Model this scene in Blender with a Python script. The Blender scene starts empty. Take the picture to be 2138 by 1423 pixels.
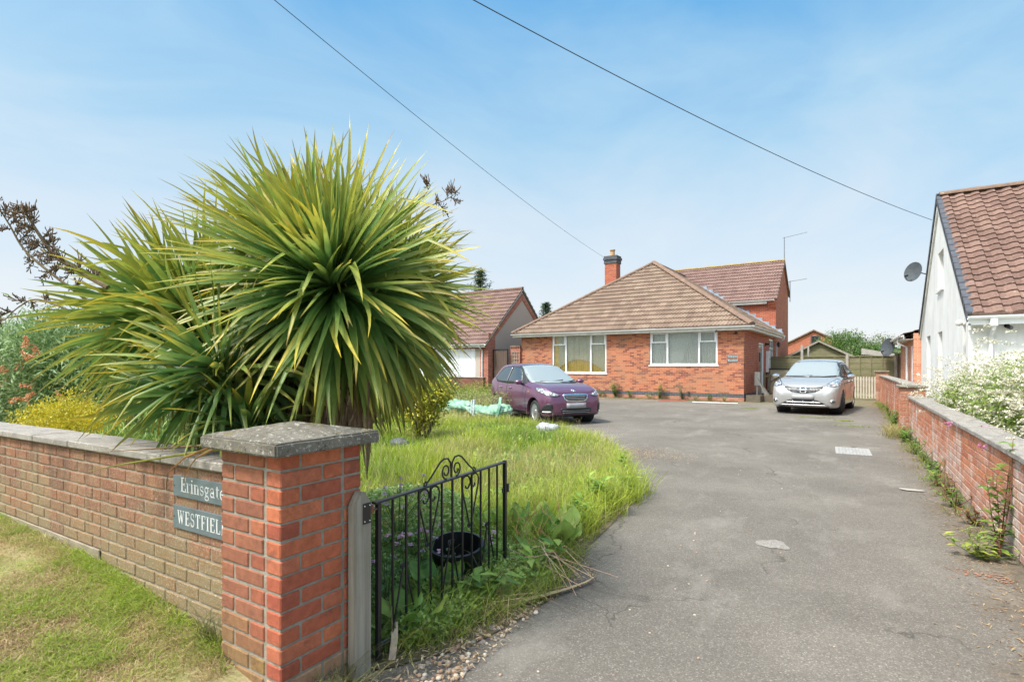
import bpy, bmesh, math, random
import numpy as np
from mathutils import Vector, Matrix
from mathutils.bvhtree import BVHTree
random.seed(7); rng = np.random.default_rng(7)
S = bpy.context.scene; C = S.collection; R = math.radians
# ---------------------------------------------------------------- camera
cd = bpy.data.cameras.new('camera'); cam = bpy.data.objects.new('camera', cd); C.objects.link(cam)
cam.location = (0, 0, 1.5); cam.rotation_euler = (R(90), 0, R(32.13))
cd.sensor_width = 36; cd.lens = 36*1124/2138; cd.shift_y = (762-711.5)/2138; cd.clip_end = 8000; cd.clip_start = 0.05
S.camera = cam
# ---------------------------------------------------------------- light
SUN_EL, SUN_AZ = 58, 208      # azimuth of the sun measured clockwise from +Y
sd = Vector((math.sin(R(SUN_AZ))*math.cos(R(SUN_EL)), math.cos(R(SUN_AZ))*math.cos(R(SUN_EL)), math.sin(R(SUN_EL))))
sl = bpy.data.lights.new('sun', 'SUN'); sl.energy = 2.9; sl.angle = R(8); sl.color = (1, .965, .90)
so = bpy.data.objects.new('sun', sl); C.objects.link(so); so.rotation_euler = (-sd).to_track_quat('-Z', 'Y').to_euler(); so.location = (-20, -20, 40)
W = bpy.data.worlds.new('World'); S.world = W; W.use_nodes = True
S.view_settings.view_transform = 'Standard'; S.view_settings.look = 'None'; S.view_settings.exposure = 0.7; S.view_settings.gamma = 1

def N(t, typ, ins=None, **props):
    n = t.nodes.new('ShaderNode'+typ)
    for k, v in props.items(): setattr(n, k, v)
    for k, v in (ins or {}).items():
        s = n.inputs[k]
        if isinstance(v, bpy.types.NodeSocket): t.links.new(v, s)
        else:
            if isinstance(v, tuple) and len(v) == 3 and s.type == 'RGBA': v = v+(1,)
            s.default_value = v
    return n
def mixc(t, f, a, b, mode='MIX'):
    n = N(t, 'Mix', data_type='RGBA', blend_type=mode)
    for i, v in ((0, f), (6, a), (7, b)):
        s = n.inputs[i]
        if isinstance(v, bpy.types.NodeSocket): t.links.new(v, s)
        else: s.default_value = v if i == 0 else tuple(v)+(1,) if len(v) == 3 else v
    return n.outputs[2]
def math_(t, op, a, b=0.0, c=None, clamp=False):
    n = N(t, 'Math', operation=op, use_clamp=clamp)
    for i, v in enumerate((a, b) if c is None else (a, b, c)):
        if isinstance(v, bpy.types.NodeSocket): t.links.new(v, n.inputs[i])
        else: n.inputs[i].default_value = v
    return n.outputs[0]
def ramp(t, fac, stops, interp='LINEAR'):
    n = N(t, 'ValToRGB', {'Fac': fac}); e = n.color_ramp.elements; n.color_ramp.interpolation = interp
    while len(e) < len(stops): e.new(.5)
    for q, (p, c) in zip(e, stops): q.position = p; q.color = tuple(c)+(1,) if not isinstance(c, (int, float)) else (c, c, c, 1)
    return n.outputs[0]
# sky : Nishita sky veiled by thin high cloud
t = W.node_tree; t.nodes.clear()
sky = N(t, 'TexSky', sky_type='NISHITA', sun_disc=False, sun_elevation=R(SUN_EL), sun_rotation=R(SUN_AZ), air_density=1.0, dust_density=0.6, ozone_density=2.0)
tc = N(t, 'TexCoord').outputs['Generated']
sep = N(t, 'SeparateXYZ', {'Vector': tc})
z = sep.outputs[2]
SK = .1
warp = N(t, 'Mapping', {'Vector': tc, 'Scale': (1.2, 1.2, 3.2), 'Rotation': (0, .2, .6)}).outputs[0]
nz = N(t, 'TexNoise', {'Vector': warp, 'Scale': 1.5, 'Detail': 8.0, 'Roughness': .55, 'Distortion': .6}).outputs['Fac']
zz = math_(t, 'ADD', z, math_(t, 'MULTIPLY', math_(t, 'SUBTRACT', nz, .5), .42))
veil = ramp(t, zz, [(0.0, (5.6, 5.8, 5.95)), (.12, (5.1, 5.5, 5.8)), (.24, (4.35, 5.2, 5.9)), (.38, (2.85, 4.45, 5.75)), (.56, (1.1, 3.05, 5.35)), (.85, (2.2, 3.8, 5.4))])
skc = mixc(t, .9, sky.outputs[0], veil)
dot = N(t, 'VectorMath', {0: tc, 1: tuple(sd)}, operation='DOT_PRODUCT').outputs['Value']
fill_glow = math_(t, 'POWER', math_(t, 'MAXIMUM', dot, 0.0), 7.5)
skc = mixc(t, math_(t, 'MULTIPLY', fill_glow, .85, clamp=True), skc, (48, 47, 45))  # added bright sky around the sun, behind the camera, for fill light
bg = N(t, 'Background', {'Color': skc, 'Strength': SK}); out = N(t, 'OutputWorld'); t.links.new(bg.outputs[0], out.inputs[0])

# ---------------------------------------------------------------- materials
M = {}
def newmat(name):
    m = bpy.data.materials.new(name); m.use_nodes = True; t = m.node_tree; t.nodes.clear(); M[name] = m
    return m, t
def finish(t, color, rough=.7, metallic=0.0, bump=None, bstr=.3, bdist=.01, coat=0.0, spec=.5, transl=0.0, extra=None, ior=None):
    p = N(t, 'BsdfPrincipled', {'Roughness': rough, 'Metallic': metallic, 'Coat Weight': coat, 'Specular IOR Level': spec})
    if ior: p.inputs['IOR'].default_value = ior
    s = p.inputs['Base Color']
    if isinstance(color, bpy.types.NodeSocket): t.links.new(color, s)
    else: s.default_value = tuple(color)+(1,)
    for k, v in (extra or {}).items(): p.inputs[k].default_value = v
    if bump is not None:
        b = N(t, 'Bump', {'Height': bump, 'Strength': bstr, 'Distance': bdist}); t.links.new(b.outputs[0], p.inputs['Normal'])
    o = N(t, 'OutputMaterial'); sh = p.outputs[0]
    if transl:
        tr = N(t, 'BsdfTranslucent')
        if isinstance(color, bpy.types.NodeSocket): t.links.new(color, tr.inputs[0])
        else: tr.inputs[0].default_value = tuple(color)+(1,)
        sh = N(t, 'MixShader', {0: transl, 1: sh, 2: tr.outputs[0]}).outputs[0]
    t.links.new(sh, o.inputs[0]); return p
def noise(t, vec, scale, detail=4.0, rough=.6, dist=0.0): return N(t, 'TexNoise', {'Vector': vec, 'Scale': scale, 'Detail': detail, 'Roughness': rough, 'Distortion': dist}).outputs['Fac']
def obj_(t): return N(t, 'TexCoord').outputs['Object']
def simple(name, a, b=None, scale=8, rough=.7, bump=.0, bscale=60, metallic=0.0, lo=.35, hi=.65, spec=.5, coat=0.0, stretch=(1, 1, 1), speck=None, transl=0.0, rand=0):
    m, t = newmat(name); v = obj_(t)
    if stretch != (1, 1, 1): v = N(t, 'Mapping', {'Vector': v, 'Scale': stretch}).outputs[0]
    if b is None: b = tuple(x*.8 for x in a)
    c = ramp(t, noise(t, v, scale, 5), [(lo, a), (hi, b)])
    if speck: c = mixc(t, ramp(t, noise(t, v, speck[1], 3, .7), [(speck[2], 0), (speck[2]+.06, 1)]), c, speck[0])
    bp = noise(t, v, bscale, 4) if bump else None
    finish(t, c, rough, metallic, bp, bump, .01, coat, spec, transl); return m
def attr(name, rough=.6, var=.25, scale=20, transl=0.0, bump=0.0, spec=.4, bscale=80):
    m, t = newmat(name); a = N(t, 'Attribute', attribute_name='col').outputs[0]
    n = noise(t, obj_(t), scale, 4)
    c = mixc(t, 1.0, a, ramp(t, n, [(.3, 1-var), (.7, 1+var)]), 'MULTIPLY')
    finish(t, c, rough, 0.0, noise(t, obj_(t), bscale) if bump else None, bump, .01, 0.0, spec, transl); return m
def brickmat(name, stops, mortar, bw=.225, rh=.075, ms=.0055, dirt=None, dirt_z=None, bump=.5, rough=.85, dirtscale=1.2, msmooth=.15):
    m, t = newmat(name); uv = N(t, 'TexCoord').outputs['UV']
    br = N(t, 'TexBrick', {'Vector': uv, 'Color1': (0, 0, 0), 'Color2': (1, 1, 1), 'Mortar': (0, 0, 0), 'Scale': 1.0, 'Mortar Size': ms, 'Mortar Smooth': msmooth, 'Bias': 0.0, 'Brick Width': bw, 'Row Height': rh})
    big = noise(t, uv, .9, 3)
    k = math_(t, 'ADD', br.outputs['Color'], math_(t, 'MULTIPLY', math_(t, 'SUBTRACT', big, .5), .5))
    c = ramp(t, k, stops)
    c = mixc(t, 1.0, c, ramp(t, noise(t, uv, 28, 5, .7), [(.3, .78), (.7, 1.2)]), 'MULTIPLY')
    c = mixc(t, br.outputs['Fac'], c, mortar)
    if dirt: c = mixc(t, math_(t, 'MULTIPLY', ramp(t, noise(t, uv, dirtscale, 6, .65), [(.48, 0), (.72, 1)]), .6), c, dirt)
    h = math_(t, 'SUBTRACT', math_(t, 'MULTIPLY', noise(t, uv, 60, 5, .7), .35), br.outputs['Fac'])
    finish(t, c, rough, 0.0, h, bump, .008, 0.0, .3); return m
def tilemat(name, stops, tw, row, lichen=None, lsc=9.0, lth=.62, var=.25):
    m, t = newmat(name); uv = N(t, 'TexCoord').outputs['UV']
    s = N(t, 'SeparateXYZ', {'Vector': uv})
    fu = math_(t, 'FLOOR', math_(t, 'DIVIDE', s.outputs[0], tw)); fv = math_(t, 'FLOOR', math_(t, 'DIVIDE', math_(t, 'ADD', s.outputs[1], .002), row))
    cv = N(t, 'CombineXYZ', {0: fu, 1: fv}); wn = N(t, 'TexWhiteNoise', {'Vector': cv.outputs[0]}, noise_dimensions='2D').outputs['Value']
    k = math_(t, 'ADD', math_(t, 'MULTIPLY', wn, .34), math_(t, 'MULTIPLY', noise(t, uv, 1.1, 6, .65), .80))
    c = ramp(t, k, stops)
    c = mixc(t, 1.0, c, ramp(t, noise(t, uv, 22, 6, .75), [(.3, 1-var), (.7, 1+var)]), 'MULTIPLY')
    if lichen: c = mixc(t, ramp(t, noise(t, uv, lsc, 6, .75), [(lth, 0), (lth+.07, .8)]), c, lichen)
    finish(t, c, .9, 0.0, noise(t, uv, 70, 5, .7), .4, .006, 0.0, .25); return m

# ---------------------------------------------------------------- mesh helpers
_cv = []; _cf = []
def _tmpl():
    idx = {}
    for sx in (0, 1):
        for sy in (0, 1):
            for sz in (0, 1):
                for a in range(3): idx[(sx, sy, sz, a)] = len(_cv); _cv.append((sx, sy, sz, a))
    fs = []
    for a in range(3):
        for s in (0, 1):
            o = [q for q in range(3) if q != a]; f = []
            for p, q in ((0, 0), (1, 0), (1, 1), (0, 1)):
                k = [0, 0, 0]; k[a] = s; k[o[0]] = p; k[o[1]] = q; f.append(idx[(*k, a)])
            fs.append(f)
        o = [q for q in range(3) if q != a]
        for p in (0, 1):
            for q in (0, 1):
                k0 = [0, 0, 0]; k0[o[0]] = p; k0[o[1]] = q; k1 = list(k0); k1[a] = 1
                fs.append([idx[(*k0, o[0])], idx[(*k1, o[0])], idx[(*k1, o[1])], idx[(*k0, o[1])]])
    for sx in (0, 1):
        for sy in (0, 1):
            for sz in (0, 1): fs.append([idx[(sx, sy, sz, a)] for a in range(3)])
    P = [Vector([(s if a == i else s*.8+.1) for i, s in enumerate(c[:3])]) for c in _cv for a in (c[3],)]
    for f in fs:
        c = sum((P[i] for i in f), Vector())/len(f); n = (P[f[1]]-P[f[0]]).cross(P[f[2]]-P[f[0]])
        if n.dot(c-Vector((.5, .5, .5))) < 0: f.reverse()
        _cf.append(f)
_tmpl()
class MB:
    def __init__(s): s.v = []; s.f = []; s.c = []
    def add(s, vs, fs, col=(1, 1, 1)):
        o = len(s.v); s.v += [tuple(v) for v in vs]; s.f += [[i+o for i in f] for f in fs]
        s.c += list(col) if isinstance(col, list) else [col]*len(vs)
        return s
    def box(s, x0, x1, y0, y1, z0, z1, bev=0, col=(1, 1, 1), m=None):
        if bev:
            lo, hi = (x0, y0, z0), (x1, y1, z1); vs = []
            for c in _cv:
                p = []
                for i in range(3):
                    q = hi[i] if c[i] else lo[i]
                    if i != c[3]: q += -bev if c[i] else bev
                    p.append(q)
                vs.append(p)
            fs = _cf
        else:
            vs = [(x, y, z) for x in (x0, x1) for y in (y0, y1) for z in (z0, z1)]
            fs = [(0, 1, 3, 2), (4, 6, 7, 5), (0, 4, 5, 1), (2, 3, 7, 6), (0, 2, 6, 4), (1, 5, 7, 3)]
        if m is not None: vs = [m @ Vector(v) for v in vs]
        return s.add(vs, fs, col)
    def tube(s, pts, r, n=6, col=(1, 1, 1), cap=True):
        pts = [Vector(p) for p in pts]; k = len(pts); rr = r if isinstance(r, (list, tuple)) else [r]*k
        o = []; ref = None
        for i, p in enumerate(pts):
            d = (pts[min(i+1, k-1)]-pts[max(i-1, 0)])
            d = d.normalized() if d.length > 1e-9 else Vector((0, 0, 1))
            if ref is None: ref = Vector((0, 0, 1)) if abs(d.z) < .9 else Vector((1, 0, 0))
            a = d.cross(ref); a = a.normalized() if a.length > 1e-6 else Vector((1, 0, 0)); b = a.cross(d); ref = b
            o += [p+(a*math.cos(6.28318*j/n)+b*math.sin(6.28318*j/n))*rr[i] for j in range(n)]
        f = [(i*n+j, i*n+(j+1) % n, (i+1)*n+(j+1) % n, (i+1)*n+j) for i in range(k-1) for j in range(n)]
        if cap: f += [tuple(range(n))[::-1], tuple(range((k-1)*n, k*n))]
        return s.add(o, f, col)
    def lathe(s, prof, n=24, m=None, col=(1, 1, 1), closed=False, cap=True):
        o = [Vector((r*math.cos(6.28318*j/n), r*math.sin(6.28318*j/n), z)) for r, z in prof for j in range(n)]
        if m is not None: o = [m @ v for v in o]
        k = len(prof)
        f = [(i*n+j, i*n+(j+1) % n, ((i+1) % k)*n+(j+1) % n, ((i+1) % k)*n+j) for i in range(k if closed else k-1) for j in range(n)]
        if not closed and cap:
            if prof[0][0] > .001: f.append(tuple(range(n))[::-1])
            if prof[-1][0] > .001: f.append(tuple(range((k-1)*n, k*n)))
        return s.add(o, f, col)
    def prism(s, poly, d, col=(1, 1, 1)):    # poly of 3D points, extruded by vector d
        k = len(poly); p = [Vector(q) for q in poly]; q = [v+Vector(d) for v in p]
        nn = (p[1]-p[0]).cross(p[2]-p[0])
        if nn.dot(Vector(d)) > 0: p.reverse(); q.reverse()
        return s.add(p+q, [tuple(range(k)), tuple(range(2*k-1, k-1, -1))]+[(i, i+k, (i+1) % k+k, (i+1) % k) for i in range(k)], col)
    def bar(s, a, b, w, h=None, up=(0, 0, 1), col=(1, 1, 1)):
        a, b = Vector(a), Vector(b); d = b-a; L = d.length; d.normalize(); x = d.cross(Vector(up))
        if x.length < 1e-4: x = d.cross(Vector((1, 0, 0)))
        x.normalize(); y = x.cross(d); h = h or w
        m = Matrix(((x.x, d.x, y.x, a.x), (x.y, d.y, y.y, a.y), (x.z, d.z, y.z, a.z), (0, 0, 0, 1)))
        return s.box(-w/2, w/2, 0, L, -h/2, h/2, 0, col, m)
    def build(s, name, mat, parent=None, smooth=False):
        me = bpy.data.meshes.new(name); me.from_pydata(s.v, [], s.f); me.update()
        a = me.color_attributes.new('col', 'FLOAT_COLOR', 'POINT')
        a.data.foreach_set('color', np.array([(*c, 1) for c in s.c], dtype=np.float32).ravel())
        return link(name, me, mat, parent, smooth)
def boxuv(me):
    n = len(me.loops); 
    if not n: return
    li = np.zeros(n, np.int32); me.loops.foreach_get('vertex_index', li)
    co = np.zeros(len(me.vertices)*3); me.vertices.foreach_get('co', co); co = co.reshape(-1, 3)[li]
    pn = np.zeros(len(me.polygons)*3); me.polygons.foreach_get('normal', pn); pn = np.abs(pn.reshape(-1, 3))
    lt = np.zeros(len(me.polygons), np.int32); me.polygons.foreach_get('loop_total', lt)
    dm = np.repeat(np.argmax(pn*np.array([1, 1, .95]), 1), lt)
    uv = np.empty((n, 2))
    for a, (i, j) in enumerate(((1, 2), (0, 2), (0, 1))):
        k = dm == a; uv[k, 0] = co[k, i]; uv[k, 1] = co[k, j]
    l = me.uv_layers.new(name='UVMap'); l.data.foreach_set('uv', uv.ravel())
def link(name, me, mat, parent=None, smooth=False, uv=True):
    me.name = name
    if uv and not me.uv_layers: boxuv(me)
    o = bpy.data.objects.new(name, me); C.objects.link(o); me.materials.append(M[mat] if isinstance(mat, str) else mat)
    if smooth:
        me.polygons.foreach_set('use_smooth', [True]*len(me.polygons))
        if smooth is not True: me.set_sharp_from_angle(angle=R(smooth))
    if parent: o.parent = parent
    return o
def npmesh(name, V, F, col, mat, parent=None, smooth=False):
    V = np.asarray(V, np.float32).reshape(-1, 3); F = np.asarray(F, np.int32); k = F.shape[1]
    me = bpy.data.meshes.new(name); me.vertices.add(len(V)); me.vertices.foreach_set('co', V.ravel())
    me.loops.add(F.size); me.loops.foreach_set('vertex_index', F.ravel())
    me.polygons.add(len(F)); me.polygons.foreach_set('loop_start', np.arange(0, F.size, k, dtype=np.int32))
    me.update(calc_edges=True)
    a = me.color_attributes.new('col', 'FLOAT_COLOR', 'POINT'); c = np.ones((len(V), 4), np.float32); c[:, :3] = col
    a.data.foreach_set('color', c.ravel())
    return link(name, me, mat, parent, smooth, uv=False)
def tag(o, label=None, cat=None, group=None, kind=None):
    for k, v in (('label', label), ('category', cat), ('group', group), ('kind', kind)):
        if v: o[k] = v
    return o
def thing(name, label, cat, loc=(0, 0, 0), rz=0, group=None):
    o = bpy.data.objects.new(name, None); C.objects.link(o); o.location = loc; o.rotation_euler = (0, 0, rz); o.empty_display_size = .2
    return tag(o, label, cat, group)
def cut(o, boxes):
    mb = MB()
    for b in boxes: mb.box(*b)
    c = mb.build('cutter', 'white_upvc', o.parent)
    md = o.modifiers.new('b', 'BOOLEAN'); md.operation = 'DIFFERENCE'; md.object = c; md.solver = 'EXACT'
    bpy.context.view_layer.update(); dg = bpy.context.evaluated_depsgraph_get()
    me = bpy.data.meshes.new_from_object(o.evaluated_get(dg)); o.modifiers.clear()
    while me.uv_layers: me.uv_layers.remove(me.uv_layers[0])
    boxuv(me); old = o.data; me.name = old.name; o.data = me; bpy.data.objects.remove(c)
    m0 = old.materials[0]; me.materials.clear(); me.materials.append(m0)
    return o
def tiles(name, poly, org, eu, ev, tw, row, mat, parent, amp=.018, waves=2, lip=.03, sub=6, sharp=False):
    """interlocking tiles laid over a convex polygon given in (u along eaves, v up slope)"""
    us = [p[0] for p in poly]; vs = [p[1] for p in poly]; u0 = math.floor(min(us)/tw)*tw; u1 = max(us)+tw; v1 = max(vs); nr = int(math.ceil(v1/row-1e-6))
    nu = int((u1-u0)/tw*waves*sub); bm = bmesh.new(); uvl = bm.loops.layers.uv.new('UVMap')
    def h(u):
        p = (u/tw*waves) % 1.0
        return amp*(math.sin(p*math.pi)**.8 if p < .62 else 0)*1.0 if sharp else amp*(.5+.5*math.cos(2*math.pi*p))
    U = [u0+(u1-u0)*i/nu for i in range(nu+1)]; H = [h(u) for u in U]
    for r in range(nr):
        jit = random.uniform(-.003, .003); v0 = r*row+jit; ve = (r+1)*row+.015
        a = [bm.verts.new((u, v0, -.012)) for u in U]
        b = [bm.verts.new((u, v0, hh+lip+random.uniform(-.0015, .0015))) for u, hh in zip(U, H)]
        c = [bm.verts.new((u, ve, hh)) for u, hh in zip(U, H)]
        for i in range(nu):
            for q in ((a[i], a[i+1], b[i+1], b[i]), (b[i], b[i+1], c[i+1], c[i])):
                f = bm.faces.new(q)
                for l in f.loops: l[uvl].uv = (l.vert.co.x, min(max(l.vert.co.y, r*row+.001), (r+1)*row-.003))
    k = len(poly); area = sum(poly[i][0]*poly[(i+1) % k][1]-poly[(i+1) % k][0]*poly[i][1] for i in range(k)); sg = 1 if area > 0 else -1
    for i in range(k):
        p, q = poly[i], poly[(i+1) % k]; d = (q[0]-p[0], q[1]-p[1])
        if abs(d[1]) < 1e-6 and p[1] <= 1e-6: continue
        bmesh.ops.bisect_plane(bm, geom=bm.verts[:]+bm.edges[:]+bm.faces[:], plane_co=(p[0], p[1], 0), plane_no=(d[1]*sg, -d[0]*sg, 0), clear_outer=True)
    eu = Vector(eu).normalized(); ev = Vector(ev).normalized(); en = eu.cross(ev)
    m = Matrix(((eu.x, ev.x, en.x, org[0]), (eu.y, ev.y, en.y, org[1]), (eu.z, ev.z, en.z, org[2]), (0, 0, 0, 1)))
    bm.transform(m); me = bpy.data.meshes.new(name); bm.to_mesh(me); bm.free()
    return link(name, me, mat, parent, 40)
# leaf cards : arrays of centres, directions, normals
def leaves(P, D, Nn, L, Wd, col, fold=.25, tipcol=None):
    P = np.asarray(P, float); n = len(P); D = D/np.linalg.norm(D, axis=1, keepdims=True)
    Sd = np.cross(D, Nn); Sd /= np.linalg.norm(Sd, axis=1, keepdims=True)+1e-9; U = np.cross(Sd, D)
    L = np.broadcast_to(L, (n,))[:, None]; Wd = np.broadcast_to(Wd, (n,))[:, None]
    v = np.stack([P, P+D*L*.45+Sd*Wd*.5+U*Wd*fold, P+D*L-U*L*.12, P+D*L*.45-Sd*Wd*.5+U*Wd*fold, P+D*L*.5], 1)
    f = np.array([[0, 1, 4], [1, 2, 4], [2, 3, 4], [3, 0, 4]]); F = (f[None]+np.arange(n)[:, None, None]*5).reshape(-1, 3)
    c = np.repeat(np.broadcast_to(np.asarray(col), (n, 3))[:, None], 5, 1).copy()
    if tipcol is not None: c[:, 2] = tipcol
    return v.reshape(-1, 3), F, c.reshape(-1, 3)
def blades(P, Hh, Wd, lean, col, tip=None):
    n = len(P); a = rng.uniform(0, 6.283, n); s = np.stack([np.cos(a), np.sin(a), np.zeros(n)], 1)*Wd[:, None]*.5
    b = rng.uniform(0, 6.283, n); l = np.stack([np.cos(b), np.sin(b), np.zeros(n)], 1)*(Hh*lean)[:, None]; z = np.zeros((n, 3)); z[:, 2] = Hh
    m1 = P+z*.45+l*.22; m2 = P+z*.8+l*.62; tp = P+z*(1-.25*np.clip(lean, 0, 1))[:, None]+l*1.25
    v = np.stack([P-s, P+s, m1-s*.9, m1+s*.9, m2-s*.55, m2+s*.55, tp], 1)
    f = np.array([[0, 1, 3], [0, 3, 2], [2, 3, 5], [2, 5, 4], [4, 5, 6]]); F = (f[None]+np.arange(n)[:, None, None]*7).reshape(-1, 3)
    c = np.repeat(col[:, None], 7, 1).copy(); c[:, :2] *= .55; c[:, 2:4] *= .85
    if tip is not None: c[:, 6] = tip; c[:, 4:6] = .5*c[:, 4:6]+.5*tip[:, None]
    return v.reshape(-1, 3), F, c.reshape(-1, 3)
def cat(parts):
    V, F, K, o = [], [], [], 0
    for v, f, c in parts: V.append(v); F.append(f+o); K.append(c); o += len(v)
    return np.concatenate(V), np.concatenate(F), np.concatenate(K)
def mixcol(a, b, k): k = np.asarray(k)[:, None]; return np.array(a)*(1-k)+np.array(b)*k
def unit(n): d = rng.normal(size=(n, 3)); return d/np.linalg.norm(d, axis=1, keepdims=True)
def inpoly(x, y, poly):
    r = np.zeros(len(x), bool); j = len(poly)-1
    for i in range(len(poly)):
        xi, yi = poly[i]; xj, yj = poly[j]
        k = ((yi > y) != (yj > y)) & (x < (xj-xi)*(y-yi)/(yj-yi+1e-12)+xi); r ^= k; j = i
    return r
# ================================================================ setting
simple('white_upvc', (.86, .87, .88), (.80, .81, .82), 3, .35, 0, spec=.5)
simple('black_iron', (.010, .011, .013), (.016, .017, .02), 30, .32, .15, 120, spec=.6)
simple('dark_plastic', (.012, .013, .015), None, 10, .45)
attr('plain', .7, .12, 12); attr('leafy', .42, .22, 9, .32); attr('grassy', .5, .12, 3, .42); attr('rough', .9, .25, 25, 0, .5)
m, t = newmat('tarmac'); v = obj_(t)
fine = N(t, 'TexVoronoi', {'Vector': v, 'Scale': 150.0}).outputs['Color']; fg = N(t, 'SeparateColor', {'Color': fine}).outputs[0]
c = ramp(t, fg, [(0.0, (.119, .105, .088)), (.55, (.151, .134, .113)), (.90, (.186, .166, .140)), (.985, (.27, .245, .21))])
c = mixc(t, 1.0, c, ramp(t, noise(t, v, .55, 6, .6), [(.36, .84), (.5, 1.0), (.62, 1.2)]), 'MULTIPLY')
c = mixc(t, ramp(t, noise(t, N(t, 'Mapping', {'Vector': v, 'Scale': (1, .45, 1)}).outputs[0], 1.5, 8, .72), [(.53, 0), (.68, .5)]), c, (.28, .255, .22))
c = mixc(t, ramp(t, noise(t, v, 5.5, 8, .8), [(.585, 0), (.64, .55)]), c, (.10, .088, .075))
wv = N(t, 'Mapping', {'Vector': N(t, 'VectorMath', {0: v, 1: N(t, 'VectorMath', {0: N(t, 'TexNoise', {'Vector': v, 'Scale': 2.2, 'Detail': 6.0}).outputs['Color'], 1: (.7, .7, 0)}, operation='MULTIPLY').outputs[0]}).outputs[0]}).outputs[0]
ck = N(t, 'TexVoronoi', {'Vector': wv, 'Scale': .42}, feature='DISTANCE_TO_EDGE').outputs[0]
c = mixc(t, math_(t, 'MULTIPLY', ramp(t, ck, [(.0, 1), (.0045, 0)]), ramp(t, noise(t, v, .8, 3), [(.5, 0), (.56, .75)])), c, (.055, .05, .04))
c = mixc(t, ramp(t, noise(t, v, 1.1, 4, .5), [(.60, 0), (.66, .35)]), c, (.095, .085, .07))
sx = N(t, 'SeparateXYZ', {'Vector': v}); yy = sx.outputs[1]
side = math_(t, 'ADD', sx.outputs[0], math_(t, 'MULTIPLY', math_(t, 'SUBTRACT', noise(t, v, 1.6, 6, .7), .5), 1.3))
c = mixc(t, ramp(t, math_(t, 'MULTIPLY', side, 1.0), [(.66, 0), (.92, .72)]), c, mixc(t, ramp(t, noise(t, v, 14, 5, .7), [(.4, 0), (.6, 1)]), (.085, .070, .052), (.19, .145, .095)))
mo = math_(t, 'ADD', yy, math_(t, 'MULTIPLY', noise(t, v, 1.0, 6, .7), 2.4))
c = mixc(t, ramp(t, math_(t, 'DIVIDE', mo, 30.0), [(.79, 0), (.812, .85)]), c, mixc(t, ramp(t, noise(t, v, 4, 6, .7), [(.42, 0), (.6, 1)]), (.13, .115, .03), (.20, .17, .13)))
finish(t, c, .88, 0, math_(t, 'ADD', math_(t, 'MULTIPLY', noise(t, v, 130, 3, .7), .6), math_(t, 'MULTIPLY', fg, .5)), .55, .006, 0, .25)
simple('soil', (.17, .13, .07), (.10, .085, .045), 3, .95, .6, 20, lo=.4, hi=.6)
simple('fieldgrass', (.16, .22, .04), (.20, .22, .07), .4, .9, .3, 5)
m, t = newmat('verge_turf'); v = obj_(t)
c = ramp(t, noise(t, v, 2.2, 7, .7), [(.36, (.24, .30, .06)), (.50, (.33, .30, .13)), (.60, (.40, .29, .17))])
c = mixc(t, 1.0, c, ramp(t, noise(t, v, 60, 5, .8), [(.3, .6), (.7, 1.35)]), 'MULTIPLY')
finish(t, c, .95, 0, noise(t, v, 50, 6, .8), .8, .02)

mb = MB(); n = 40
mb.add([(math.cos(6.28318*i/n)*4000, math.sin(6.28318*i/n)*4000, -.03) for i in range(n)], [tuple(range(n))])
tag(mb.build('ground', 'fieldgrass'), kind='structure')
# garden soil, slightly mounded
GARDEN = [(-2.55, 1.7), (-1.95, 1.9), (-1.72, 2.3), (-1.66, 2.64), (-1.62, 3.1), (-1.72, 3.55), (-1.82, 4.0), (-1.9, 4.8), (-2.0, 5.6), (-2.3, 6.7), (-2.85, 7.8), (-3.5, 8.9), (-4.5, 9.9), (-5.5, 10.7), (-6.6, 11.2), (-8.3, 12.6), (-10, 15), (-12.4, 19), (-14.0, 22.3), (-17, 23.2), (-60, 26), (-60, 1.7)]
mb = MB(); mb.add([(x, y, .006) for x, y in GARDEN], [tuple(range(len(GARDEN)))])
tag(mb.build('garden_soil', 'soil'), kind='structure')
DRIVE = [(1.12, -3), (1.12, 31), (-16.5, 31), (-16.5, 22.9)] + GARDEN[::-1][3:-1] + [(-2.0, 1.85), (-1.95, 1.4), (-2.2, .9), (-4, -3)]
mb = MB(); mb.add([(x, y, 0.0) for x, y in DRIVE], [tuple(range(len(DRIVE)))])
o = mb.build('driveway', 'tarmac'); tag(o, kind='structure')
def vz(x, y):
    a = min(max((-1.95-x)/2.2, 0), 1); return (.03+.25*a**.7)*min(1, max(0, (y+2.2)/2.6)**.5 if y > -2.2 else 0)
mb = MB(); nx, ny = 60, 26
for i in range(nx+1):
    for j in range(ny+1):
        x = -14+(14-1.78)*(i/nx)**.8; y = -2.0+3.7*j/ny
        if i == nx: x += (.06*math.sin(y*5)-max(0, .9-y)*.5)
        mb.v.append((x, y, vz(x, y)+.012*math.sin(x*3.1+y*2)+(.006 if i < nx else -.02))); mb.c.append((1, 1, 1))
mb.f = [(i*(ny+1)+j, (i+1)*(ny+1)+j, (i+1)*(ny+1)+j+1, i*(ny+1)+j+1) for i in range(nx) for j in range(ny)]
tag(mb.build('verge', 'verge_turf', None, True), kind='structure')
simple('bounce_grey', (.42, .40, .36), (.33, .31, .28), 2, .9, .3, 30)
tag(MB().add([(1.3, -2, .0), (30, -2, .0), (30, 40, .0), (1.3, 40, .0)], [(0, 1, 2, 3)]).build('bounce_ground', 'bounce_grey'), kind='structure')  # pale sheet added behind the wall to bounce neutral light onto the white house
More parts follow.
